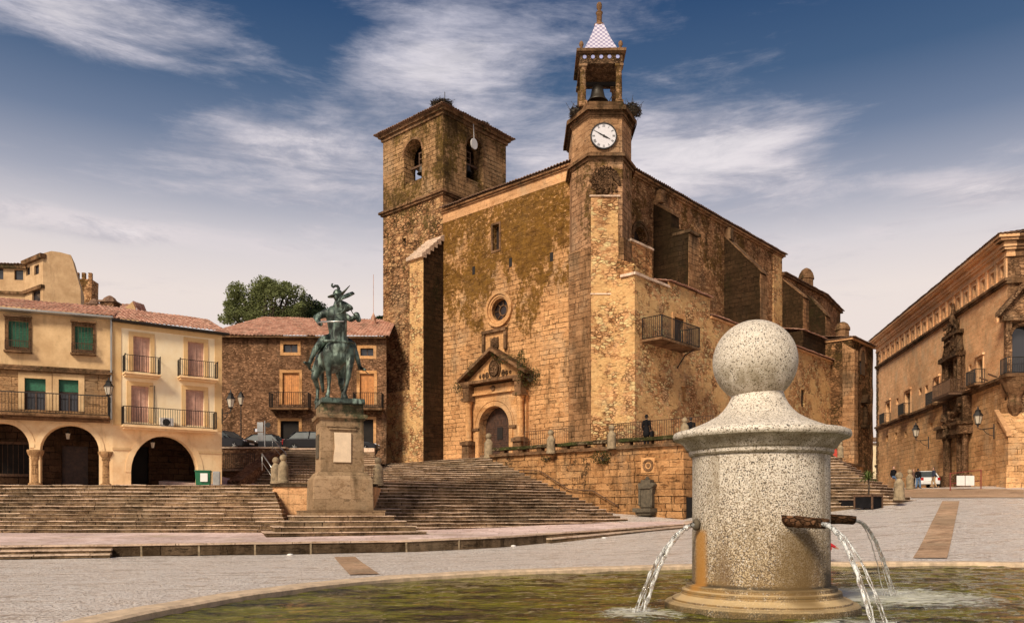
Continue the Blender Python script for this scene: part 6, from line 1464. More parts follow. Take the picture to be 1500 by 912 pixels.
tree('broad olive green tree rising behind the red tiled roof of the stone house',TX,82,12,13,0,300,M['leaf'],.13,seed=2,blobs=bl_,trunk=.5)
TX2=ax(455,84); tree('narrow dark evergreen tree just left of the bronze rider',TX2,84,12,12,0,520,M['leafd'],.11,seed=5,blobs=[(ax(a,84)-TX2,az(b,84)-12,r) for a,b,r in ((450,445,.9),(456,455,1.1),(448,462,1.0),(460,448,.8),(462,463,1.),(466,455,.7))],trunk=.3,name='evergreen_tree')
TX3=ax(554,84); tree('dark treetop peeping over the roof beside the bell tower',TX3,84,12,12,0,500,M['leafd'],.10,seed=6,blobs=[(ax(a,84)-TX3,az(b,84)-12,r) for a,b,r in ((553,468,.5),(556,473,.6),(560,470,.5))],trunk=.2,name='evergreen_tree')
# ================= PALACE =================
PO_=(37.95,62.); PA=Fr(PO_[0],PO_[1],-.182,-.983)   # u negative going back... right direction = toward viewer
# outward normal for PA: (uy,-ux)=(-.983,.182)
pal=thing('palace','long sandstone palace with deep cornice, carved portal and balconies on the right side','palace',(PO_[0],PO_[1],3.6))
UL=PA.px(1285); zct=PA.px(1470,352)[1]; zs1=PA.px(1474,413)[1]; zs2=PA.px(1470,555)[1]; PZ=2.6
# upper gallery
wins=[]
gx=[1470-0.0]
NW=20; uw=[ -1.0-(abs(UL)-2.2)*i/(NW-1) for i in range(NW)]
zg0=zs1+.55; zg1=zct-1.95
mb=MB(); mb.wall(PA,UL,0,zs1,zct-1.2,[(u-.28,u+.28,zg0,zg1) for u in uw],.3); mb.build('gallery_wall',M['palace'],pal)
mb=MB()
for i,u in enumerate(uw):
    mb.box(PA,u+.72,u+1.05,0,.12,zs1+.3,zct-1.5) if i else None
    mb.box(PA,u-.36,u+.36,0,.07,zg0-.2,zg0-.02); mb.box(PA,u-.36,u+.36,0,.07,zg1+.02,zg1+.16)
mb.box(PA,-.4,-.02,0,.12,zs1+.3,zct-1.5); mb.build('pilasters',M['palace'],pal)
for u in uw:
    mb=MB(); mb.panel(PA,u-.28,u+.28,zg0,zg1,-.3,-.2); mb.build('gallery_window',M['dark'],pal)
mb=MB()
for o_,a,b_ in ((.15,-1.5,-1.3),(.10,-1.3,-1.0),(.30,-1.0,-.8),(.42,-.8,-.55),(.36,-.55,-.40),(.72,-.40,-.22),(.9,-.22,0)):
    mb.box(PA,UL-.2,o_,-.5,o_,zct+a+.001,zct+b_-.001)
mb.build('cornice',M['palace'],pal)
mb=MB(); tiles(mb,PA.pt(UL-.3,1.0,zct+.02),PA.pt(1.0,1.0,zct+.02),PA.pt(.0,-6,zct+1.0),PA.pt(UL-.3,-6,zct+1.0),.3,.06); 
PR=Fr(PO_[0],PO_[1],.983,-.182); 
tiles(mb,PR.pt(-1,1.0,zct+.02),PR.pt(14,1.0,zct+.02),PR.pt(14,-6,zct+1.0),PR.pt(6,-6,zct+1.0),.3,.06); mb.build('roof',M['tiled'],pal)
# main storeys
def pr(x0,y0,x1,y1): return rect(PA,x0,y0,x1,y1)
wm_=[pr(1432,526,1440,563),pr(1370,556,1376,592),pr(1327,575,1334,607),pr(1299,590,1304,620)]
wsml=[pr(1460,459,1464,471),pr(1419,534,1423,545),pr(1381,551,1385,562),pr(1355,564,1359,575),pr(1346,568,1350,578),pr(1313,583,1316,592)]
pwn=[pr(1398,542,1404,562)]
mb=MB(); mb.wall(PA,UL,0,zs2,zs1,wm_+wsml+pwn,.35); mb.quad(PA.pt(UL,0,PZ),PA.pt(UL,-8,PZ),PA.pt(UL,-8,zct),PA.pt(UL,0,zct)); mb.build('main_wall',M['palace'],pal)
dd=rect(PA,1402,640,1413,694); sm2=[pr(1471,569,1475,586),pr(1362,619,1366,628),pr(1341,611,1344,617),pr(1325,631,1328,640),pr(1311,633,1314,643),pr(1298,637,1301,646)]
mb=MB(); mb.wall(PA,UL,0,PZ,zs2,[(dd[0],dd[1],PZ,dd[3])]+sm2,.5); mb.build('lower_wall',M['palace2'],pal)
mb=MB(); mb.box(PA,UL,.0,0,.12,PZ,4.6,1,.02); mb.build('plinth',M['palace2'],pal)
for w in wsml+sm2+pwn:
    mb=MB(); mb.panel(PA,w[0],w[1],w[2],w[3],-.33,-.25); mb.build('small_window',M['dark'],pal)
for w in wm_:
    mb=MB(); mb.panel(PA,w[0],w[1],w[2],w[3],-.33,-.25); o=mb.build('window',M['glass'],pal); mb=MB(); mb.frame(PA,w[0],w[1],w[2],w[3],.22,-.02,.07); mb.box(PA,w[0]-.35,w[1]+.35,0,.2,w[3]+.24,w[3]+.42); mb.build('surround',M['palace'],o)
    m_=(w[0]+w[1])/2; mb=MB(); mb.box(PA,m_-1.0,m_+1.0,0,.8,w[2]-.15,w[2]); b0=mb.build('balcony',M['trim'],pal); mb=MB(); railing(mb,PA,m_-.95,m_+.95,.02,.75,w[2],1.15,.12,.02); mb.build('railing',M['iron'],b0)
mb=MB(); mb.box(PA,UL-.1,.15,-.1,.18,zs2-.28,zs2-.05); mb.box(PA,UL-.1,.3,-.1,.34,zs2-.048,zs2+.15); mb.build('string_course',M['trim'],pal); mb=MB(); mb.box(PA,UL-.1,.15,-.1,.18,zs1-.2,zs1); mb.box(PA,UL-.1,.3,-.1,.3,zs1+.002,zs1+.2); mb.build('string_course',M['trim'],pal)
mb=MB()
for k in range(34): z=PZ+k*.55; mb.box(PA,UL-.12,UL+(.75 if k%2 else .4),-.3,.10,z,z+.5)
mb.build('quoins',M['trim'],pal)
# door + carved portal
mb=MB(); mb.panel(PA,dd[0],dd[1],PZ,dd[3],-.48,-.4); mb.build('door',M['dark'],pal)
mb=MB(); dm=(dd[0]+dd[1])/2
random.seed(11)
for sg in (-1,1):
    for k in range(2):
        u=dm+sg*(1.5+.85*k); p=PA.pt(u,.45+(.0 if k else .15),0); mb.box(PA,u-.36,u+.36,0,.95,3.,4.9); mb.lathe([(.30,4.9),(.24,5.05),(.25,dd[3]-.4),(.32,dd[3]-.1),(.36,dd[3]+.1)],(p.x,p.y,0),10)
    u=dm+sg*1.9; mb.box(PA,u-.95,u+.95,0,1.15,dd[3]+.1,dd[3]+.9,.3,.04); mb.box(PA,u-1.1,u+1.1,0,1.35,dd[3]+.9,dd[3]+1.15,.3,.03); mb.box(PA,u-.7,u+.7,0,.7,dd[3]+1.15,zs2-.3,.4,.05)
mb.box(PA,dm-1.0,dm+1.0,0,.8,dd[3]+.02,dd[3]+1.0,.3,.05); mb.box(PA,dm-1.2,dm+1.2,0,.5,dd[3]+1.0,zs2-.3,.4,.06)
for k in range(16): mb.cap(PA.pt(dm+random.uniform(-2.4,2.4),.9,dd[3]+random.uniform(.2,2.6)),PA.pt(dm+random.uniform(-2.4,2.4),.8,dd[3]+random.uniform(.2,2.6)),.16,.08,6)
po=mb.build('carved_portal',M['carved'],pal)
# upper portal balcony and aedicule
um=(pwn[0][0]+pwn[0][1])/2; zA=zs2+.15
mb=MB()
for sg in (-1,1):
    for k in range(2):
        u=um+sg*(1.1+.8*k); p=PA.pt(u,.4,0); mb.lathe([(.28,zA),(.2,zA+.4),(.2,zA+3.0),(.3,zA+3.2)],(p.x,p.y,0),10); mb.box(PA,u-.3,u+.3,0,.25,zA,zA+3.3,.4,.04)
        mb.cap(PA.pt(u,.3,zA+3.9),PA.pt(u,.3,zA+5.2-.6*k),.3,.14,8)
mb.box(PA,um-2.3,um+2.3,0,.85,zA+3.25,zA+3.65,.3,.03); mb.box(PA,um-1.6,um+1.6,0,.5,zA+3.65,zA+5.3,.3,.08); mb.box(PA,um-1.9,um+1.9,0,.65,zA+5.3,zA+5.6,.3,.04); mb.box(PA,um-.9,um+.9,0,.45,zA+5.6,zA+6.7,.3,.08)
mb.cap(PA.pt(um,.3,zA+6.7),PA.pt(um,.25,zA+8.2),.3,.12,8)
for k in range(24): u=um+random.uniform(-1.5,1.5); z=zA+random.uniform(3.7,6.4); mb.cap(PA.pt(u,.5,z),PA.pt(u+random.uniform(-.4,.4),.6,z+random.uniform(-.4,.4)),.15,.07,6)
mb.build('carved_aedicule',M['carved'],pal)
mb=MB(); railing(mb,PA,um-2.2,um+2.2,.02,1.3,zs2+.15,1.2,.13,.02); mb.box(PA,um-2.3,um+2.3,0,1.4,zs2-.02,zs2+.148); mb.build('balcony',M['rust'],pal)
# waterspouts along the string
for px in (1417,1430,1447,1460): u=PA.px(px,off=.3); mb=MB(); mb.tube([PA.pt(u,.3,zs2+.25),PA.pt(u+.1,.95,zs2+.5)],.07,6); mb.build('waterspout',M['rust'],pal)
# corner return face towards plaza
mb=MB(); cw0,cw1=PR.px(1484,off=.4),PR.px(1484,off=.4)+1.7
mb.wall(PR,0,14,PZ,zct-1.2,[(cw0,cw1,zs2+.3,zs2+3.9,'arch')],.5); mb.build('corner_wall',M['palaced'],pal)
mb=MB()
for o_,a,b_ in ((.15,-1.5,-1.3),(.10,-1.3,-1.0),(.30,-1.0,-.8),(.42,-.8,-.55),(.36,-.55,-.40),(.72,-.40,-.22),(.9,-.22,0)):
    mb.box(PR,-o_+.002,14,-.5,o_-.002,zct+a,zct+b_-.003)
mb.build('cornice',M['trim'],pal)
for z0_,z1_,o_ in ((zs1-.2,zs1+.197,.25),(zs2-.28,zs2+.147,.3)): mb=MB(); mb.box(PR,-.15,14,-.1,o_,z0_,z1_); mb.build('string_course',M['trim'],pal)
mb=MB(); mb.panel(PR,cw0,cw1,zs2+.3,zs2+3.9,-.48,-.4,'arch'); o=mb.build('corner_window',M['glass'],pal)
mb=MB(); cm_=(cw0+cw1)/2; mb.ring(PR,cm_,zs2+3.9-.85,.87,1.1,0,.25,0,PI,16); mb.box(PR,cw0-.5,cw0-.1,0,.5,zs2+.3,zs2+4.2); mb.box(PR,cw1+.1,cw1+.5,0,.5,zs2+.3,zs2+4.2); mb.box(PR,cw0-.8,cw1+.8,0,.8,zs2+4.2,zs2+4.6)
mb.poly(PR,[(cw0-1.0,zs2+4.6),(cw1+1.0,zs2+4.6),(cm_,zs2+6.9)],0,.35)
for sg in (-1,1): P=[(cm_+sg*1.95,zs2+4.6),(cm_+sg*1.95,zs2+4.95),(cm_,zs2+7.3),(cm_,zs2+6.9)]; mb.poly(PR,P,.0,.9)
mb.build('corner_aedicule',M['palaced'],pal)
mb=MB(); mb.box(PR,-.6,3.4,0,1.2,zs2-.1,zs2+.147); mb.lathe([(.2,zs2-3.0),(.5,zs2-2.2),(.4,zs2-1.6),(.8,zs2-.8),(1.0,zs2-.12)],(*PR.pt(.4,.2,0)[:2],0),14); b0=mb.build('corner_balcony',M['trim'],pal)
mb=MB(); railing(mb,PR,-.5,3.3,.02,1.1,zs2+.15,1.2,.13,.02); mb.build('railing',M['iron'],b0)
# sloped corner buttress wall
bl0=PR.px(1461,off=1.2); mb=MB(); zz1=az(625,59.5); zz2=az(605,59.5)
mb.hexa([PR.pt(-.8,2.2,PZ),PR.pt(14,2.2,PZ),PR.pt(14,0.01,PZ),PR.pt(-.8,.01,PZ),PR.pt(-.8,2.2,zz1-.6),PR.pt(14,2.2,zz1-.6+0),PR.pt(14,.01,zz2+.7),PR.pt(-.8,.01,zz2+.3)],.7,.03); mb.box(PR,-1.0,14,2.2,2.4,PZ,5.1,.6,.03); mb.build('corner_base',M['palace2'],pal)
mb=MB(); mb.hexa([PR.pt(-.95,2.3,zz1-.62),PR.pt(-.6,2.3,zz1-.62),PR.pt(-.6,0,zz2+.28),PR.pt(-.95,0,zz2+.28),PR.pt(-.95,2.3,zz1-.35),PR.pt(-.6,2.3,zz1-.35),PR.pt(-.6,0,zz2+.6),PR.pt(-.95,0,zz2+.6)]); mb.build('sloped_coping',M['pale'],pal)
# small distant houses in the street gap
fh=thing('distant_house','sliver of pale house with a small roof at the far end of the street','house',(ax(1284,112),112,4))
DH=Fr(ax(1262,112),112,1,0); mb=MB(); zz=az(648,112); w=DH.px(1300); mb.wall(DH,0,w,3,zz,[(w*.55,w*.68,zz-3,zz-1.6),(w*.55,w*.68,zz-6,zz-4.6)],.3); mb.box(DH,0,w,-5,-.3,3,zz); mb.build('wall',M['yplast'],fh)
mb=MB(); tiles(mb,DH.pt(-.3,.5,zz),DH.pt(w+.3,.5,zz),DH.pt(w+.3,-3,zz+1),DH.pt(-.3,-3,zz+1),.35,.08); mb.build('roof',M['tiled'],fh)
mb=MB(); mb.box(DH,w*.5,w*.75,0,.9,zz-3.3,zz-3.1); mb.build('balcony',M['iron'],fh)
# ================= TERRACE RETAINING WALL =================
T0=Vector((-1.9,56.3)); T1=Vector((9.75,46.0)); TF=Fr(T0.x,T0.y,T1.x-T0.x,T1.y-T0.y); TL=(T1-T0).length; ZT=5.42
tw=thing('terrace_wall','tall stained ashlar retaining wall holding up the church terrace','wall',(5,50,.9))
mb=MB(); mb.box(TF,0,TL,-.6,0,.4,ZT-.02,.7,.03); SDF=Fr(T1.x,T1.y,.668,.744); mb.box(SDF,0.01,29,-.6,0,.4,ZT-.02,.8,.02); mb.box(SDF,29.01,29.6,-9,0,.4,ZT-.02,.8,.02); mb.build('wall',M['retain'],tw)
mb=MB(); mb.box(TF,-.2,TL+.25,-.7,.22,ZT-.018,ZT+.17,.4,.035); mb.box(SDF,-.2,29.7,-.7,.2,ZT-.016,ZT+.172,.5,.03); mb.build('coping',M['trim'],tw)
mb=MB(); mb.box(TF,TL-4.6,TL+.06,-.2,.10,.4,2.55,.6,.02); mb.box(TF,TL-4.7,TL+.08,-.2,.14,2.552,2.66,.6,.015); mb.build('base_course',M['retain'],tw)
u,z=TF.px(950,681); mb=MB(); mb.box(TF,u-.5,u+.42,-.1,.03,z-.45,z+.45); w_=mb.build('emblem_slab',M['portal'],tw); mb=MB(); mb.ring(TF,u,z,.22,.36,.0,.09,seg=24); mb.ring(TF,u,z,.02,.12,.0,.08,seg=12); mb.build('emblem',M['trim'],w_)
mb=MB(); mb.box(SDF,.25,1.1,-.1,.03,.9,az(728,47)); mb.build('dark_doorway',M['dark'],tw)
# terrace top sheet
mb=MB(); mb.add([(-11,66.5,ZT-.006),(-1.95,56.2,ZT-.006),(9.9,45.9,ZT-.006),(29.4,67.7,ZT-.006),(24,74,ZT-.01),(0,80,ZT-.01)],[(0,1,2,3,4,5)]); struct('terrace_pavement',mb,M['pave'])
# stone bench parapet
br=thing('parapet_bench','rough mossy stone bench slabs on short blocks along the terrace edge','stone bench',(3,52,ZT))
mb=MB(); m2=MB()
pts=[TF.px(716),TF.px(807),TF.px(896),TF.px(1003)]
for a,b_ in zip(pts,pts[1:]):
    k=3
    for i in range(k):
        x0=a+.3+(b_-a-.6)*i/k; x1=a+.3+(b_-a-.6)*(i+1)/k; mb.box(TF,x0+.01,x1-.01,-.62,-.02,ZT+.42,ZT+.62,.35,.03)
        m2=MB(); m2.box(TF,(x0+x1)/2-.2,(x0+x1)/2+.2,-.5,-.12,ZT+.17,ZT+.43,.3,.02); m2.build('block',M['trim'],br)
mb.build('slab',stone('mossy_slab',(.12,.10,.055),(.27,.22,.12),(.04,.03,.015),'rubble',3,dark=.8,lich=((.07,.085,.02),.48,.45,0,8)),br)
# iron railing behind it
rl=thing('terrace_railing','thin rusty iron railing running along the church terrace','railing',(4,55,ZT))
mb=MB(); ra0=TF.px(768,off=-1.6); railing(mb,TF,ra0,TL+1.0,-1.6,-1.6,ZT,1.75,.16,.016,False); mb.build('bars',M['rust'],rl)
# wall-mounted fountain
wf=thing('wall_fountain','dark carved stone wall fountain with a curved top and basin','wall fountain',TF.pt(TF.px(951),0,1))
u,_=TF.px(951,740); zg=TF.px(951,765)[1]; zt4=TF.px(951,700)[1]
mb=MB(); mb.box(TF,u-.42,u+.42,.0,.4,zg+.9,zt4-.55,.2,.02); mb.box(TF,u-.32,u+.32,0,.42,zt4-.55,zt4-.1,.2,.02); mb.box(TF,u-.45,u+.45,0,.5,zt4-.62,zt4-.5,.2,.02); mb.lathe([(.13,zt4-.1),(.13,zt4+.0),(.05,zt4+.1)],(*TF.pt(u,.2,0)[:2],0),8)
for sg in (-1,1): mb.ring(TF,u+sg*.42,zt4-.4,.0,.13,.05,.42,seg=12); mb.box(TF,u+sg*.40-.07,u+sg*.40+.07,.38,.46,zg+1.0,zt4-.6)
mb.build('back_slab',M['dgrey'],wf,mods=bevel(.02)); mb=MB(); mb.box(TF,u-.6,u+.6,.02,.85,zg+.62,zg+.85,.2,.02); mb.box(TF,u-.5,u+.5,.02,.7,zg+.45,zg+.618,.2,.02); mb.build('basin',M['dgrey'],wf); mb=MB(); mb.box(TF,u-.28,u+.28,.02,.5,zg-.2,zg+.45,.2,.03); mb.build('foot',M['dgrey'],wf)
# handrail on the wall beside the stairs
P=[TF.pt(*( (lambda t:(t[0],.25,t[1]))(TF.px(px,py,.25)))) for px,py in ((759,688),(790,689),(833,716),(868,718),(906,741))]
handrail(P,'dark iron handrail stepping down along the terrace retaining wall')
# ================= RIGHT CHURCH STEPS =================
rs_=thing('stone_stairs','dark worn steps at the right side of the church, fanning out at the foot','stairs',(19,47,1.7))
NS=19
def corner(k):
    t=k/NS; return ( 22.9-1.8*t, 45.0+6.5*t)
for k in range(NS):
    t=k/NS; z0=1.75+(ZT-1.75)*t; z1=1.75+(ZT-1.75)*(k+1)/NS; cx_,cy_=corner(k); nx,ny=corner(k+1)
    stepmesh((12,cy_),(cx_-1.2,cy_),(12,ny),(cx_-1.2,ny),z0,z1,rs_)
    mb=MB(); sx=cx_-1.2
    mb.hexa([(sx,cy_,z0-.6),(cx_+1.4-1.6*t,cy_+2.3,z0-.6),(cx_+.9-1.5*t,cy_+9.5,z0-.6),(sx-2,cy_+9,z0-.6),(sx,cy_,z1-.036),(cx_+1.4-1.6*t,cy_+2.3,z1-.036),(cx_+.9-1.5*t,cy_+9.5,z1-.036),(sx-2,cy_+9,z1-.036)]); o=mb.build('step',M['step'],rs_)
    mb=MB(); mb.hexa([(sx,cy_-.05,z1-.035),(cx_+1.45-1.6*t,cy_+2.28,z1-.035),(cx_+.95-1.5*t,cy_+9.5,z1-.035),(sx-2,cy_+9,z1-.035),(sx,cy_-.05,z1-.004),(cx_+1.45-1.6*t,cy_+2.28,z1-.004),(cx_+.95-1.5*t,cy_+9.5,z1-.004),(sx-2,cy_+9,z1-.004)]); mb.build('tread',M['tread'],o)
aw=thing('awning','red sloping awning at the top of the right hand church steps','awning',at(1220,668,54))
mb=MB(); a=at(1208,668,53);b_=at(1229,670,53);c_=at(1224,655,55);d_=at(1208,655,55); mb.hexa([a,b_,c_,d_,a+Vector((0,0,.08)),b_+Vector((0,0,.08)),c_+Vector((0,0,.08)),d_+Vector((0,0,.08))]); mb.build('canopy',M['redaw'],aw); mb=MB()
for p in (a,b_,c_,d_): mb.tube([p,Vector((p.x,p.y,ZT))],.03,5)
mb.build('pole',M['iron'],aw)
# ================= LANTERNS ON WALLS =================
def lantern(scale=1.):
    """lantern with bracket reaching from wall at local (0,0,0) out along -Y... lantern centre at (0,-L,.2)"""
    th=thing('street_lantern','x','street lamp',(0,0,0),group='black wall lanterns on scrolled brackets')
    mb=MB(); mb.lathe([(.11,.0),(.21,.42)],(0,-.75,.05),6); mb.build('glass',M['lglass'],th)
    mb=MB()
    mb.lathe([(.06,-.12),(.03,-.06),(.12,.0),(.12,.03)],(0,-.75,.05),6); mb.lathe([(.25,.42),(.23,.45),(.13,.60),(.13,.66),(.15,.67),(.05,.75),(.03,.85),(.001,.9)],(0,-.75,.05),6)
    for k in range(6): a=2*PI*k/6; mb.tube([(.11*math.cos(a),-.75+.11*math.sin(a),.05),(.21*math.cos(a),-.75+.21*math.sin(a),.47)],.012,4)
    mb.build('cap',M['iron'],th)
    mb=MB(); mb.tube([(0,0,-.15),(0,-.35,-.18),(0,-.62,-.2),(0,-.75,-.15),(0,-.75,-.05)],.022,5); mb.tube([(0,0,-.55),(0,-.2,-.5),(0,-.42,-.35),(0,-.5,-.2)],.018,5); mb.tube([(0,-.02,-.7),(0,-.02,.05)],.03,5)
    mb.build('bracket',M['iron'],th); return th
ln=lantern(); first=True
def place_l(loc,rz,lab,s):
    global first
    if first: ln.location=loc; ln.rotation_euler=(0,0,rz); ln.scale=(s,)*3; ln['label']=lab; first=False
    else: dup(ln,loc,rz,lab,s)
# lantern pixel height: cap top to base ~ 36px
p=LF_.pt(-.12,.1,LF_.px(158,583)[1]); place_l(p,math.atan2(.37,.93),'black wall lantern between the ochre house and the yellow house',1.05)
p=YF.pt(W1,.0,YF.px(325,600)[1]); place_l(p,math.atan2(.584,.812)+.3,'black wall lantern on the right corner of the yellow house',1.15)
p=PA.pt(PA.px(1457),0.02,PA.px(1457,622)[1]); place_l(p,math.atan2(-.983,-.182)+0,'black wall lantern on the palace wall right of its carved portal',1.6)
p=PA.pt(PA.px(1361),0.02,PA.px(1361,640)[1]); place_l(p,math.atan2(-.983,-.182),'black wall lantern on the palace wall left of its carved portal',1.6)
# lamp post in front of stone house
lp=thing('lamp_post','slim lamp post with lantern in front of the rubble stone house','street lamp',(ax(353,62),62,ZR))
x=ax(353,62); zt5=az(575,62)
mb=MB(); mb.lathe([(.12,ZR),(.12,ZR+.4),(.05,ZR+.6),(.04,zt5-1.0)],(x,62,0),8); mb.build('pole',M['iron'],lp); mb=MB(); mb.lathe([(.12,zt5-.9),(.26,zt5-.35)],(x,62,0),6); mb.build('glass',M['lglass'],lp); mb=MB(); mb.lathe([(.3,zt5-.35),(.16,zt5-.12),(.16,zt5-.05),(.02,zt5+.1)],(x,62,0),6); mb.lathe([(.04,zt5-1.05),(.13,zt5-.9)],(x,62,0),6); mb.build('cap',M['iron'],lp)
# ================= TRAFFIC SIGN, BIN, BOARD, PLANTER =================
ts=thing('traffic_sign','grey metal sign post seen side on in front of the parked cars','sign',(ax(388,58.5),58.5,ZR)); x=ax(388,58.5)
mb=MB(); mb.tube([(x,58.5,ZR),(x,58.5,az(616,58.5))],.045,8); mb.build('post',M['metal'],ts); mb=MB(); mb.b(x-.55,x-.12,58.46,58.5,az(632,58.5)-.0,az(618,58.5)); mb.b(x-.5,x-.1,58.46,58.5,az(645,58.5),az(633,58.5)); mb.build('plate',simple('sign_back_grey',(.35,.36,.37),.5,.5,var=.1),ts); mb=MB(); mb.lathe([(.001,-.02),(.2,-.02),(.2,.02),(.001,.02)],(x+.22,58.48,az(622,58.5)),16,'y'); mb.build('disc',M['iron'],ts)
bx=YF.pt(YF.px(298,off=.9),.9,ZL); gb=thing('wheelie_bin','green recycling bin with a pale notice on its front beside the yellow house arch','bin',(bx.x,bx.y,ZL)); B_=Fr(bx.x,bx.y,1,.25)
mb=MB(); mb.hexa([B_.pt(-.36,.3,ZL+.02),B_.pt(.36,.3,ZL+.02),B_.pt(.36,-.3,ZL+.02),B_.pt(-.36,-.3,ZL+.02),B_.pt(-.40,.36,ZL+.85),B_.pt(.40,.36,ZL+.85),B_.pt(.40,-.36,ZL+.85),B_.pt(-.40,-.36,ZL+.85)]); mb.build('body',M['green'],gb,mods=bevel(.04)); mb=MB(); mb.box(B_,-.43,.43,-.38,.4,ZL+.85,ZL+.93); mb.build('lid',M['green'],gb,mods=bevel(.03)); mb=MB(); mb.box(B_,-.12,.26,.37,.395,ZL+.3,ZL+.76); mb.build('notice',M['wht'],gb)
gp_=thing('utility_cabinet','narrow grey metal cabinet standing right of the green bin','cabinet',B_.pt(.75,0,ZL)); mb=MB(); mb.box(B_,.52,.88,-.15,.25,ZL,ZL+.88); mb.build('body',M['metal'],gp_,mods=bevel(.01)); mb=MB(); mb.box(B_,.56,.84,.25,.262,ZL+.05,ZL+.8); mb.build('door',simple('cabinet_door',(.3,.3,.28),.5,.4),gp_)
Dn=60; n0=Vector((ax(1392,Dn),Dn,az(719,Dn))); n1=Vector((ax(1437,Dn),Dn,az(714,Dn)))
nb=thing('notice_board','two white notices on a red metal barrier frame in front of the palace','notice board',n0); d=(n1-n0); hgt=az(693,Dn)-az(719,Dn)
mb=MB()
for p in (n0,n1): mb.tube([p-Vector((0,0,.3)),p+Vector((0,0,hgt+.05))],.04,6)
mb.tube([n0+Vector((0,0,hgt)),n1+Vector((0,0,hgt))],.03,6); mb.tube([n0+Vector((0,0,.55)),n1+Vector((0,0,.55))],.03,6); mb.build('frame',simple('red_frame_paint',(.2,.03,.02),.5),nb)
NF=Fr(n0.x,n0.y,d.x,d.y); zz=n0.z
for a,b_ in ((.45,1.05),(1.1,1.75)):
    mb=MB(); mb.box(NF,a,b_,.03,.06,zz+.42,zz+1.15); mb.build('panel',M['wht'],nb)
# planter box with palm-like plant
pc=(ax(1272,44),44.,gz(ax(1272,44),44)-.02); pt_=thing('planter','dark square planter box with a small leafy plant on the plaza','planter',pc)
PFr=Fr(pc[0],pc[1],.8,.6); z=pc[2]
mb=MB(); mb.box(PFr,-.5,.5,-.5,.5,z+.08,z+.72); mb.build('box',M['blackc'],pt_,mods=bevel(.015)); mb=MB()
for a in (-.5,.5):
    for b_ in (-.5,.5): mb.box(PFr,a-.04,a+.04,b_-.04,b_+.04,z,z+.8)
mb.box(PFr,-.54,.54,.46,.54,z+.68,z+.78); mb.box(PFr,-.54,-.46,-.5,.46,z+.68,z+.78); mb.box(PFr,.46,.54,-.5,.46,z+.68,z+.78); mb.build('rim',M['rust'],pt_); mb=MB(); mb.box(PFr,-.45,.45,-.45,.45,z+.6,z+.7,.15,.02); mb.build('soil',M['soil'],pt_)
random.seed(21); mb=MB(); mb.tube([(pc[0],44,z+.6),(pc[0]+.05,44.02,z+1.3),(pc[0],44,z+1.75)],[.05,.04,.03],6); mb.build('stem',M['bark'],pt_,True); mb=MB()
for k in range(60):
    a=random.uniform(0,2*PI); e=random.uniform(-.1,1.1); l=random.uniform(.55,.95); d=Vector((math.cos(a)*math.cos(e),math.sin(a)*math.cos(e),math.sin(e))); o=Vector((pc[0],44,z+1.65)); s=Vector((-math.sin(a),math.cos(a),0))*.035; mid=o+d*l*.55; tip=o+d*l+Vector((0,0,-.25*l)); mb.add([o-s*.5,mid-s,tip,mid+s,o+s*.5],[(0,1,2,3,4)])
mb.build('foliage',M['palm'],pt_,fixn=False)
sb=thing('storage_box','low dark box standing behind the planter at the foot of the steps','box',(ax(1250,45),45,1.9)); xb=ax(1250,45.5); zb_=gz(xb,45.5); mb=MB(); mb.b(xb-.75,xb+.45,45.2,46.,zb_,zb_+.42); mb.build('body',M['blackc'],sb,mods=bevel(.02)); mb=MB(); mb.b(xb-.78,xb+.48,45.17,46.03,zb_+.42,zb_+.47); mb.build('lid',M['dwood'],sb)
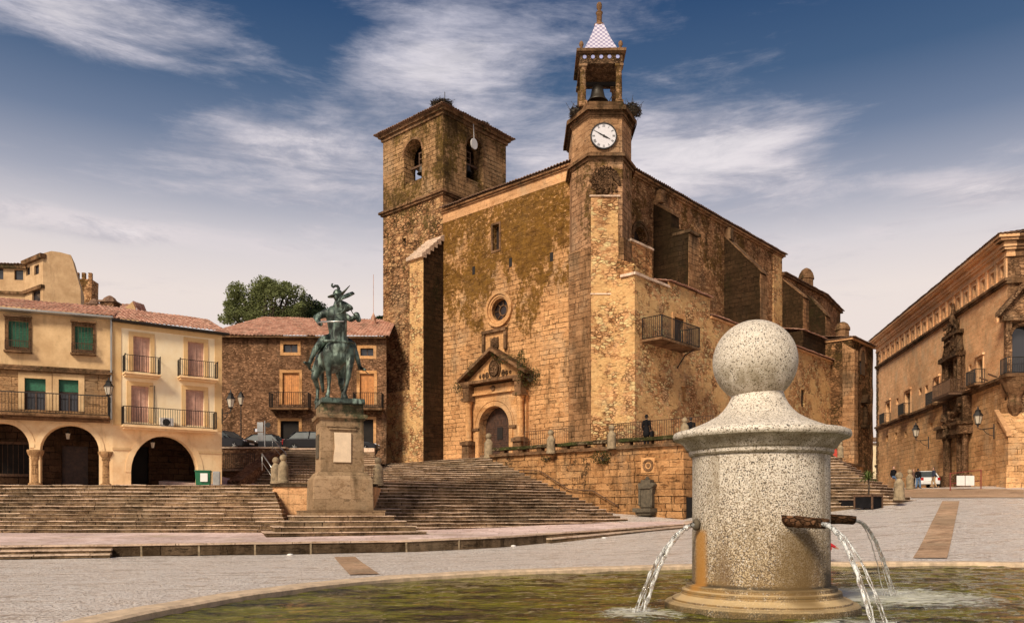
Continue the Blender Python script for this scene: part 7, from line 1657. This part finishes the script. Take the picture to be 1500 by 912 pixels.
# ================= CARS =================
def car(name,lab,loc,rz,paint,L=4.2,H=1.42,Wd=1.7,est=False,group=None):
    th=thing(name,lab,'car',(0,0,0),0,group)
    # local: x forward, side profile
    bz=.28; hood=.82
    prof=[(-L/2+.05,bz),(-L/2,.55),(-L/2+.03,.86),(-L/2+.35,.93),(-.9,.95),(.75,.93),(L/2-.5,.80),(L/2-.08,.66),(L/2,.5),(L/2-.04,bz)]
    mb=MB(); st=[(-1,.93,.02),(-.96,.985,0),(-.8,1,0),(.8,1,0),(.96,.985,0),(1,.93,.02)]; vs=[];n=len(prof)
    for y,k,dz in st:
        for x,z in prof: vs.append((x*k,y*Wd/2,z*(1 if abs(y)<.9 else .985)-dz))
    fs=[(i*n+j,i*n+(j+1)%n,(i+1)*n+(j+1)%n,(i+1)*n+j) for i in range(len(st)-1) for j in range(n)]+[tuple(range(n)),tuple(range(5*n+n-1,5*n-1,-1))]
    mb.add(vs,fs); mb.build('body',paint,th,mods=bevel(.04,3))
    x0,x1,x2,x3=-L/2+.35,-L/2+.95,.15,1.0
    def cab(mb,i=0,zt=H): 
        a,b_=Wd/2-.06-i,Wd/2-.26-i
        mb.hexa([(x0+i,-a,.90),(x3-i,-a,.90),(x3-i,a,.90),(x0+i,a,.90),(x1-i*.5,-b_,zt),(x2+i*.5,-b_,zt),(x2+i*.5,b_,zt),(x1-i*.5,b_,zt)])
    mb=MB(); cab(mb,.0,H-.03); mb.build('glazing',M['cglass'],th,mods=bevel(.05,2))
    mb=MB(); a,b_=Wd/2-.05,Wd/2-.25
    mb.hexa([(x1-.02,-b_,H-.04),(x2+.02,-b_,H-.04),(x2+.02,b_,H-.04),(x1-.02,b_,H-.04),(x1+.06,-b_+.08,H+.02),(x2-.04,-b_+.08,H+.02),(x2-.04,b_-.08,H+.02),(x1+.06,b_-.08,H+.02)])
    for sg in (-1,1):
        for xa,xb,w in ((x0,x1,.05),(x3,x2,.035),(-.35,-.32,.04)):
            mb.tube([(xa,sg*(a+.0),.90),(xb,sg*(b_+.01),H-.01)],w,6)
    mb.build('roof',paint,th,True)
    for sx in (-1,1):
        for sy in (-1,1):
            mb=MB(); c=(sx*L*.305,sy*(Wd/2-.10),.31); mb.lathe([(.18,-.10),(.29,-.10),(.315,-.07),(.315,.07),(.29,.10),(.18,.10)],c,24,'y'); w=mb.build('wheel',M['tyre'],th,True); mb=MB(); mb.lathe([(.001,-.09*1.15),(.08,-.105),(.10,-.08),(.19,-.10),(.2,-.06),(.2,.06),(.19,.10),(.10,.08),(.08,.105),(.001,.10)],c,14,'y')
            for k in range(5): a_=2*PI*k/5; mb.tube([(c[0],c[1]+sy*.10,c[2]),(c[0]+.19*math.cos(a_),c[1]+sy*.10,c[2]+.19*math.sin(a_))],.025,5)
            mb.build('rim',M['metal'],w)
        for sy in (-1,1):
            mb=MB()
            if sx>0: mb.b(L/2-.32,L/2-.04,sy*.62-.16,sy*.62+.16,.58,.70); mb.build('headlight',M['lens'],th,mods=bevel(.03))
            else: mb.b(-L/2-.01,-L/2+.2,sy*.70-.11,sy*.70+.11,.62,.88); mb.build('taillight',M['tail'],th,mods=bevel(.02))
    mb=MB(); mb.b(L/2-.03,L/2+.02,-.26,.26,.38,.49); mb.build('number_plate',M['wht'],th); mb=MB(); mb.b(-L/2-.02,-L/2+.02,-.26,.26,.55,.66); mb.build('number_plate',M['wht'],th)
    for sg in (-1,1): mb=MB(); mb.b(.55,.7,sg*(Wd/2)-.02,sg*(Wd/2+.14),.92,1.06); mb.build('mirror',paint,th,mods=bevel(.03))
    th.location=loc; th.rotation_euler=(0,0,rz); return th
G='dark cars parked on the road behind the steps'
c1=car('parked_car','black car parked nose right, its front wheel just left of the pedestal',(ax(465,61)-2.1+.6,61,ZR),-.03,M['carblk'],4.6,1.46,group=G)
c1.location=(ax(463,60.5),60.5,ZR)
def putcar(lab,loc,rz): 
    return dup(c1,loc,rz,lab)
putcar('dark car with its rear to the left, nose showing right of the pedestal',(ax(553,62)-2.2,62,ZR),-.02)
putcar('black car angled beside the yellow house with its headlight showing',(ax(331,59.6),59.6,ZR),-.35)
putcar('dark hatchback parked behind the traffic sign with pale side windows',(ax(378,62.5),62.5,ZR),PI-.1)
cw=car('parked_car','white car parked in the street seen from behind near the walking people','',0,M['carwht'],3.9,1.5) if False else None
cw=car('parked_car','white car seen from behind in the street near the walking people',(0,0,0),0,M['carwht'],3.9,1.5)
xw,yw_=ax(1353,75.5),75.5; zw_=az(715,75.5); zw_=max(zw_,gz(xw,yw_)+.02); cw.location=(xw,yw_,zw_); cw.rotation_euler=(0,0,R(80))
# ================= PEOPLE =================
def person(lab,loc,rz,h=1.72,top='blackc',bot='blackc',pose='stand',hat=False,coat=False,skirt=False,bag=False,phone=False):
    th=thing('person',lab,'person',(0,0,0)); s=h/1.72
    def V(*a): return Vector(a)*s
    B=MB(); c=B.cap
    st=.16 if pose=='walk' else .0
    hip=[V(-.09,0,.90),V(.09,0,.90)]; kn_=[V(-.10,-.04-st*.6,.49),V(.10,-.04+st*.4,.49)]; an_=[V(-.11,.02-st,.08),V(.11,.02+st,.09)]
    zz=0
    if pose=='crouch':
        hip=[V(-.09,.1,.42),V(.09,.1,.42)]; kn_=[V(-.14,-.3,.48),V(.14,-.3,.48)]; an_=[V(-.12,-.1,.08),V(.12,-.1,.08)]; zz=-.48
    if pose=='sit': hip=[V(-.09,0,.55),V(.09,0,.55)]; kn_=[V(-.12,-.42,.52),V(.12,-.42,.52)]; an_=[V(-.12,-.42,.08),V(.12,-.42,.08)]; zz=-.35
    def T(x,y,z): return V(x,y,z+zz)
    for i in (0,1):
        c(hip[i],kn_[i],.088*s,.058*s); c(kn_[i],an_[i],.058*s,.038*s); c(an_[i]+V(0,.03,-.035),an_[i]+V(0,-.15,-.045),.04*s,.033*s,10)
    c(T(0,0,.92),T(0,0,1.08),.135*s,.115*s,16); c(T(0,0,1.08),T(0,0,1.34),.115*s,.13*s,16); c(T(-.13,0,1.40),T(.13,0,1.40),.065*s,.065*s,12); c(T(0,0,1.42),T(0,-.01,1.54),.055*s,.05*s,12)
    c(T(0,-.01,1.60),T(0,-.01,1.65),.075*s,.088*s,16); c(T(0,-.055,1.55),T(0,-.06,1.57),.042*s,.045*s,10)
    c(T(0,-.10,1.595),T(0,-.115,1.58),.012*s,.016*s,8)  # nose
    for sg in (-1,1): c(T(sg*.085,0,1.60),T(sg*.088,.005,1.625),.014*s,.016*s,8)
    el=[T(-.24,.03,1.13),T(.24,.03,1.13)]; ha=[T(-.25,-.06,.88),T(.25,-.06,.88)]
    if pose in('walk',): ha=[T(-.26,.06,.88),T(.25,-.14,.92)]
    if pose=='front' or phone: el=[T(-.25,-.05,1.15),T(.25,-.05,1.17)]; ha=[T(-.08,-.30,1.25),T(.10,-.28,1.42)]
    if pose=='crouch': el=[T(-.25,-.22,1.15),T(.25,-.22,1.15)]; ha=[T(-.12,-.45,1.02),T(.12,-.45,1.0)]
    sh=[T(-.18,0,1.39),T(.18,0,1.39)]
    for i in (0,1):
        c(sh[i],el[i],.055*s,.042*s); c(el[i],ha[i],.042*s,.028*s); d=(ha[i]-el[i]).normalized(); c(ha[i],ha[i]+d*.07*s,.034*s,.032*s,10); sd=Vector((0,1,0)) if abs(d.y)<.8 else Vector((1,0,0))
        for k in range(4): o=ha[i]+d*.08*s+sd*(k-1.5)*.021*s; l=(.055,.068,.065,.05)[k]*s; o2=o+d*l*.6; c(o,o2,.0105*s,.010*s,6); c(o2,o2+(d+Vector((0,-.35,0))).normalized()*l*.55,.010*s,.008*s,6)
        o=ha[i]+sd*-.03*s; c(o,o+(d-sd*.8).normalized()*.055*s,.013*s,.010*s,6)
    B.build('body',M['skin'],th,True,mods=remesh(.010*s,2))
    # trousers
    Tm=MB(); c=Tm.cap
    for i in (0,1): c(hip[i],kn_[i],.105*s,.075*s); c(kn_[i],an_[i]+V(0,0,.0),.075*s,.062*s)
    c(T(0,0,.90),T(0,0,.98),.15*s,.14*s,16); Tm.build('trousers',M[bot],th,True,mods=remesh(.014*s,3))
    J=MB(); c=J.cap; c(T(0,0,.95),T(0,0,1.10),.16*s,.145*s,16); c(T(0,0,1.10),T(0,0,1.35),.145*s,.155*s,16); c(T(-.14,0,1.39),T(.14,0,1.39),.08*s,.08*s,12); c(T(0,0,1.42),T(0,0,1.47),.08*s,.065*s,10)
    if coat: c(T(0,.01,.62),T(0,0,1.0),.21*s,.17*s,16); 
    for i in (0,1): c(sh[i],el[i],.075*s,.06*s); c(el[i],ha[i],.06*s,.045*s)
    J.build('coat' if coat else 'jacket',M[top],th,True,mods=remesh(.014*s,3))
    for i in (0,1): S=MB(); S.cap(an_[i]+V(0,.03,-.03),an_[i]+V(0,-.16,-.042),.052*s,.042*s,12); S.build('shoe',M['dark'],th,True)
    Hh=MB(); Hh.cap(T(0,.018,1.63),T(0,.015,1.665),.09*s,.088*s,14)
    Hh.build('hair',M['hair'],th,True)
    if hat: m2=MB(); m2.lathe([(.155*s,(1.665+zz)*s),(.16*s,(1.675+zz)*s),(.095*s,(1.69+zz)*s),(.09*s,(1.77+zz)*s),(.05*s,(1.80+zz)*s),(.001,(1.80+zz)*s)],(0,0,0),18); m2.build('hat',M['blackc'],th,True)
    if bag: m2=MB(); m2.b(-.42*s,-.26*s,-.16*s,.12*s,.45*s,.80*s); m2.tube([(-.34*s,-.1*s,.8*s),(-.30*s,-.04*s,.93*s),(-.34*s,.06*s,.8*s)],.012,5); m2.build('bag',M['blackc'],th,mods=bevel(.04))
    th.location=loc; th.rotation_euler=(0,0,rz); return th
Dp=47.75; person('person in long black coat and brimmed hat standing on the terrace edge',(ax(947,Dp),Dp,ZT+.17),2.6,1.70,'blackc','blackc','stand',hat=True,coat=True,bag=True)
Dp=46.6; person('person in dark jacket leaning by the corner ball post of the terrace, hands raised',(ax(1012,Dp+.9),Dp+.9,ZT),.9+PI*.6,1.72,'blackc','blackc','front',phone=True)
def gp2(px,D): x=ax(px,D); return (x,D,max(gz(x,D),az(716,D)-.6))
def onp(px,foot,D):
    x=ax(px,D); return (x,D,max(gz(x,D)+.01,az(foot,D)-.15))
person('person in dark hooded jacket sitting at the foot of the far steps',onp(1309,706,64),.3,1.75,'blackc','jean','sit')
person('person in dark brown jacket partly hidden by the farther ball post',onp(1338,715,71),.4,1.68,'brownc','blackc','walk')
person('person in black jacket and blue jeans walking beside the white car',onp(1345,715,70),2.2,1.70,'blackc','jean','walk')
person('person in navy coat and tan trousers walking right of the white car',onp(1368,715,70),-1.9,1.74,'navy','tanc','walk',coat=False)
# red-jacketed figure behind the pillar
Dp=22.6; xr=ax(1201,Dp); person('person in a red jacket crouching beyond the basin, mostly hidden by the granite pillar',(xr,Dp,gz(xr,Dp)),1.2,1.45,'redc','redc','crouch')
# ================= WEEDS / IVY =================
def weed(lab,c,r,n,size,seed,name='wall_plant'):
    random.seed(seed); th=thing(name,lab,'plant',c); mb=MB(); leaves(mb,c,r,n,size,.7); mb.build('foliage',M['weed'],th,fixn=False); m2=MB(); c=Vector(c)
    for k in range(9): d=Vector((random.gauss(0,.5)*r[0],random.gauss(0,.3)*r[1],random.uniform(-.2,.8)*r[2])); m2.tube([c-Vector((0,0,r[2]*.5)),c+d*.5,c+d],.015,4)
    m2.build('stems',M['bark'],th)
def onF(px,py,off): u,z=FA.px(px,py,off); return FA.pt(u,off,z)
weed('dark bushy plant growing on the right end of the portal pediment',onF(764,533,.9),(.35,.4,1.0),420,.07,1)
weed('brownish weeds spilling to the right below the pediment corner',onF(776,552,.5),(1.0,.35,.75),420,.07,2)
weed('low weeds along the right slope of the portal pediment',onF(745,526,.9),(1.0,.35,.35),300,.06,3)
weed('small tuft growing at the very top of the pediment',onF(726,519,.7),(.35,.3,.35),160,.06,4)
weed('upright tuft on the left slope of the portal pediment',onF(689,540,.9),(.3,.3,.55),170,.06,5)
weed('weeds hanging below the left end of the pediment',onF(671,567,.5),(.4,.3,.5),170,.06,6)
u,z=TF.px(884,670,.15); weed('green plant hanging from the terrace retaining wall',TF.pt(u,.2,z),(.75,.22,.42),560,.06,7)
u,z=TF.px(800,672,.15); weed('small fern growing below the parapet near the second ball post',TF.pt(u,.15,z),(.35,.15,.2),120,.05,8)
for k,(px,lab) in enumerate(((1000,'tuft of moss on coping left of the first tower opening'),)): pass
# rubbish / small pale drain caps on the plaza
for px,py,lab in ((126,817,'small pale round light set in the ground at the left steps'),(236,814,'small pale ground light below the platform edge, left of the statue'),(425,813,'small pale ground light below the statue steps'),(752,800,'small pale ground light near the right platform steps'),(885,788,'small pale ground light at the end of the right platform steps')):
    x,y=gp(px,py); mb=MB(); mb.lathe([(.12,gz(x,y)+.0),(.12,gz(x,y)+.04),(.07,gz(x,y)+.06),(.001,gz(x,y)+.07)],(x,y,0),14); tag(mb.build('ground_light',M['wht'],None,True),lab,'ground light','ground lights along the platform')
# ================= SKY / LIGHT / CAMERA =================
SUN=Vector((-.42,-.74,.66)).normalized()
sel=math.asin(SUN.z); srot=math.atan2(SUN.x,SUN.y)
ld=bpy.data.lights.new('sun','SUN'); ld.energy=4.8; ld.angle=R(16.0); ld.color=(1.,.88,.70)
lo=bpy.data.objects.new('sun',ld); COL.objects.link(lo); lo.rotation_euler=(-SUN).to_track_quat('-Z','Y').to_euler(); lo.location=(-40,-40,60)
wd=bpy.data.worlds.new('World'); sc.world=wd; wd.use_nodes=True; t=NT(wd.node_tree)
sky=t.n('ShaderNodeTexSky',sky_type='NISHITA',sun_disc=False,sun_elevation=sel,sun_rotation=srot)
gen=t.n('ShaderNodeTexCoord').outputs['Generated']; dirn=t.n('ShaderNodeVectorMath',operation='NORMALIZE',i={0:gen}).outputs[0]
sx=t.n('ShaderNodeSeparateXYZ',i={0:dirn}); zc=sx.outputs[2]
skyc=t.vmul(sky.outputs[0],(.10,.10,.10))
def lin(r,g,b): return tuple(((c/255)/12.92 if c/255<=.04045 else ((c/255+.055)/1.055)**2.4) for c in (r,g,b))+(1,)
cr=t.n('ShaderNodeValToRGB',i={0:t.n('ShaderNodeMapRange',i={0:zc,1:0.,2:.6}).outputs[0]})
el_=cr.color_ramp.elements; stops=[(0,(238,216,204)),(.41,(240,225,216)),(.50,(219,211,212)),(.58,(166,168,182)),(.67,(112,126,152)),(.77,(66,92,126)),(.9,(32,66,108)),(1,(22,52,96))]
el_[0].position=0; el_[0].color=lin(*stops[0][1]); el_[1].position=1; el_[1].color=lin(*stops[-1][1])
for p_,c in stops[1:-1]: e=el_.new(p_); e.color=lin(*c)
base=t.mix(.9,skyc,cr.outputs[0])
# streaky cloud noise
def nz_(sc3,scale,det=6,ro=.6,rot=0,loc=(0,0,0),dist=.6):
    mp=t.n('ShaderNodeMapping',i={'Vector':dirn,'Location':loc,'Rotation':(0,rot,0),'Scale':sc3}); return t.noise(mp.outputs[0],scale,det,ro,dist)
n1=nz_((1.,1.,3.6),4.0,8,.62,rot=R(-9),dist=.35); n2=nz_((1.,1.,6.),8.,8,.7,rot=R(-6),loc=(3,1,2),dist=.4); n3=nz_((1,1,2.4),1.9,5,.6,loc=(1,5,2))
cl=t.math('ADD',t.math('MULTIPLY',n1,.5),t.math('ADD',t.math('MULTIPLY',n2,.25),t.math('MULTIPLY',n3,.25)))
def blob(px,py,rx,ry,amt,rot=0):
    d=Vector(((px-CX)/FP,1,(HY-py)/FP)).normalized()
    v=t.n('ShaderNodeVectorMath',operation='SUBTRACT',i={0:dirn,1:tuple(d)}).outputs[0]
    if rot: v=t.n('ShaderNodeMapping',i={'Vector':v,'Rotation':(0,R(rot),0)}).outputs[0]
    v=t.vmul(v,(FP/rx,FP/rx*.6,FP/ry)); l=t.n('ShaderNodeVectorMath',operation='LENGTH',i={0:v}).outputs['Value']
    return t.math('MULTIPLY',t.ramp(l,1.15,0.),amt)
acc=None
for b_ in ((90,15,260,55,.30,0),(420,215,230,60,.32,0),(610,70,150,120,.26,0),(700,170,170,90,.22,0),(1000,235,300,100,.26,0),(150,330,240,24,.22,0),(1450,272,170,26,.25,-12),(330,90,260,50,.10,0),
           (110,110,200,50,-.18,0),(460,35,120,40,-.2,0),(1300,90,330,130,-.22,0),(180,200,220,50,-.15,0),(350,370,500,30,.12,0),(780,20,200,60,.10,0),(1150,190,220,70,.12,0)):
    v=blob(*b_); acc=v if acc is None else t.math('ADD',acc,v)
cl=t.math('MULTIPLY_ADD',t.math('SUBTRACT',cl,.5),1.75,.5)
dens=t.ramp(t.math('ADD',cl,acc),.48,.88)
ccol=t.n('ShaderNodeValToRGB',i={0:t.n('ShaderNodeMapRange',i={0:zc,1:0.05,2:.55}).outputs[0]}); ce=ccol.color_ramp.elements; ce[0].color=lin(240,222,205); ce[1].color=lin(190,190,206); e=ce.new(.5); e.color=lin(222,212,214)
core=t.ramp(t.math('ADD',cl,acc),.70,1.0)
und=t.ramp(nz_((1.,1.,5.),6.,7,.7,loc=(7,2,5)),.42,.62)
ccg=t.mix(t.math('MULTIPLY',und,.55),ccol.outputs[0],lin(138,142,160))
cc=t.mix(t.math('MULTIPLY',core,.6),ccg,lin(248,240,240))
fin=t.mix(t.math('MULTIPLY',dens,.92),base,cc)
bg=t.n('ShaderNodeBackground',i={0:fin,1:1.04}); wo=t.n('ShaderNodeOutputWorld'); t.l(bg.outputs[0],wo.inputs[0])
cam=bpy.data.cameras.new('camera'); co=bpy.data.objects.new('camera',cam); COL.objects.link(co); sc.camera=co
co.location=(0,0,CZ); co.rotation_euler=(PI/2,0,0); cam.sensor_width=36; cam.lens=FP/1500*36; cam.shift_y=(HY-456)/1500.; cam.clip_end=4000; cam.clip_start=.1
sc.view_settings.view_transform='Standard'; sc.view_settings.look='None'; sc.view_settings.exposure=0
sc.render.engine='CYCLES'; sc.render.resolution_x=1024; sc.render.resolution_y=622
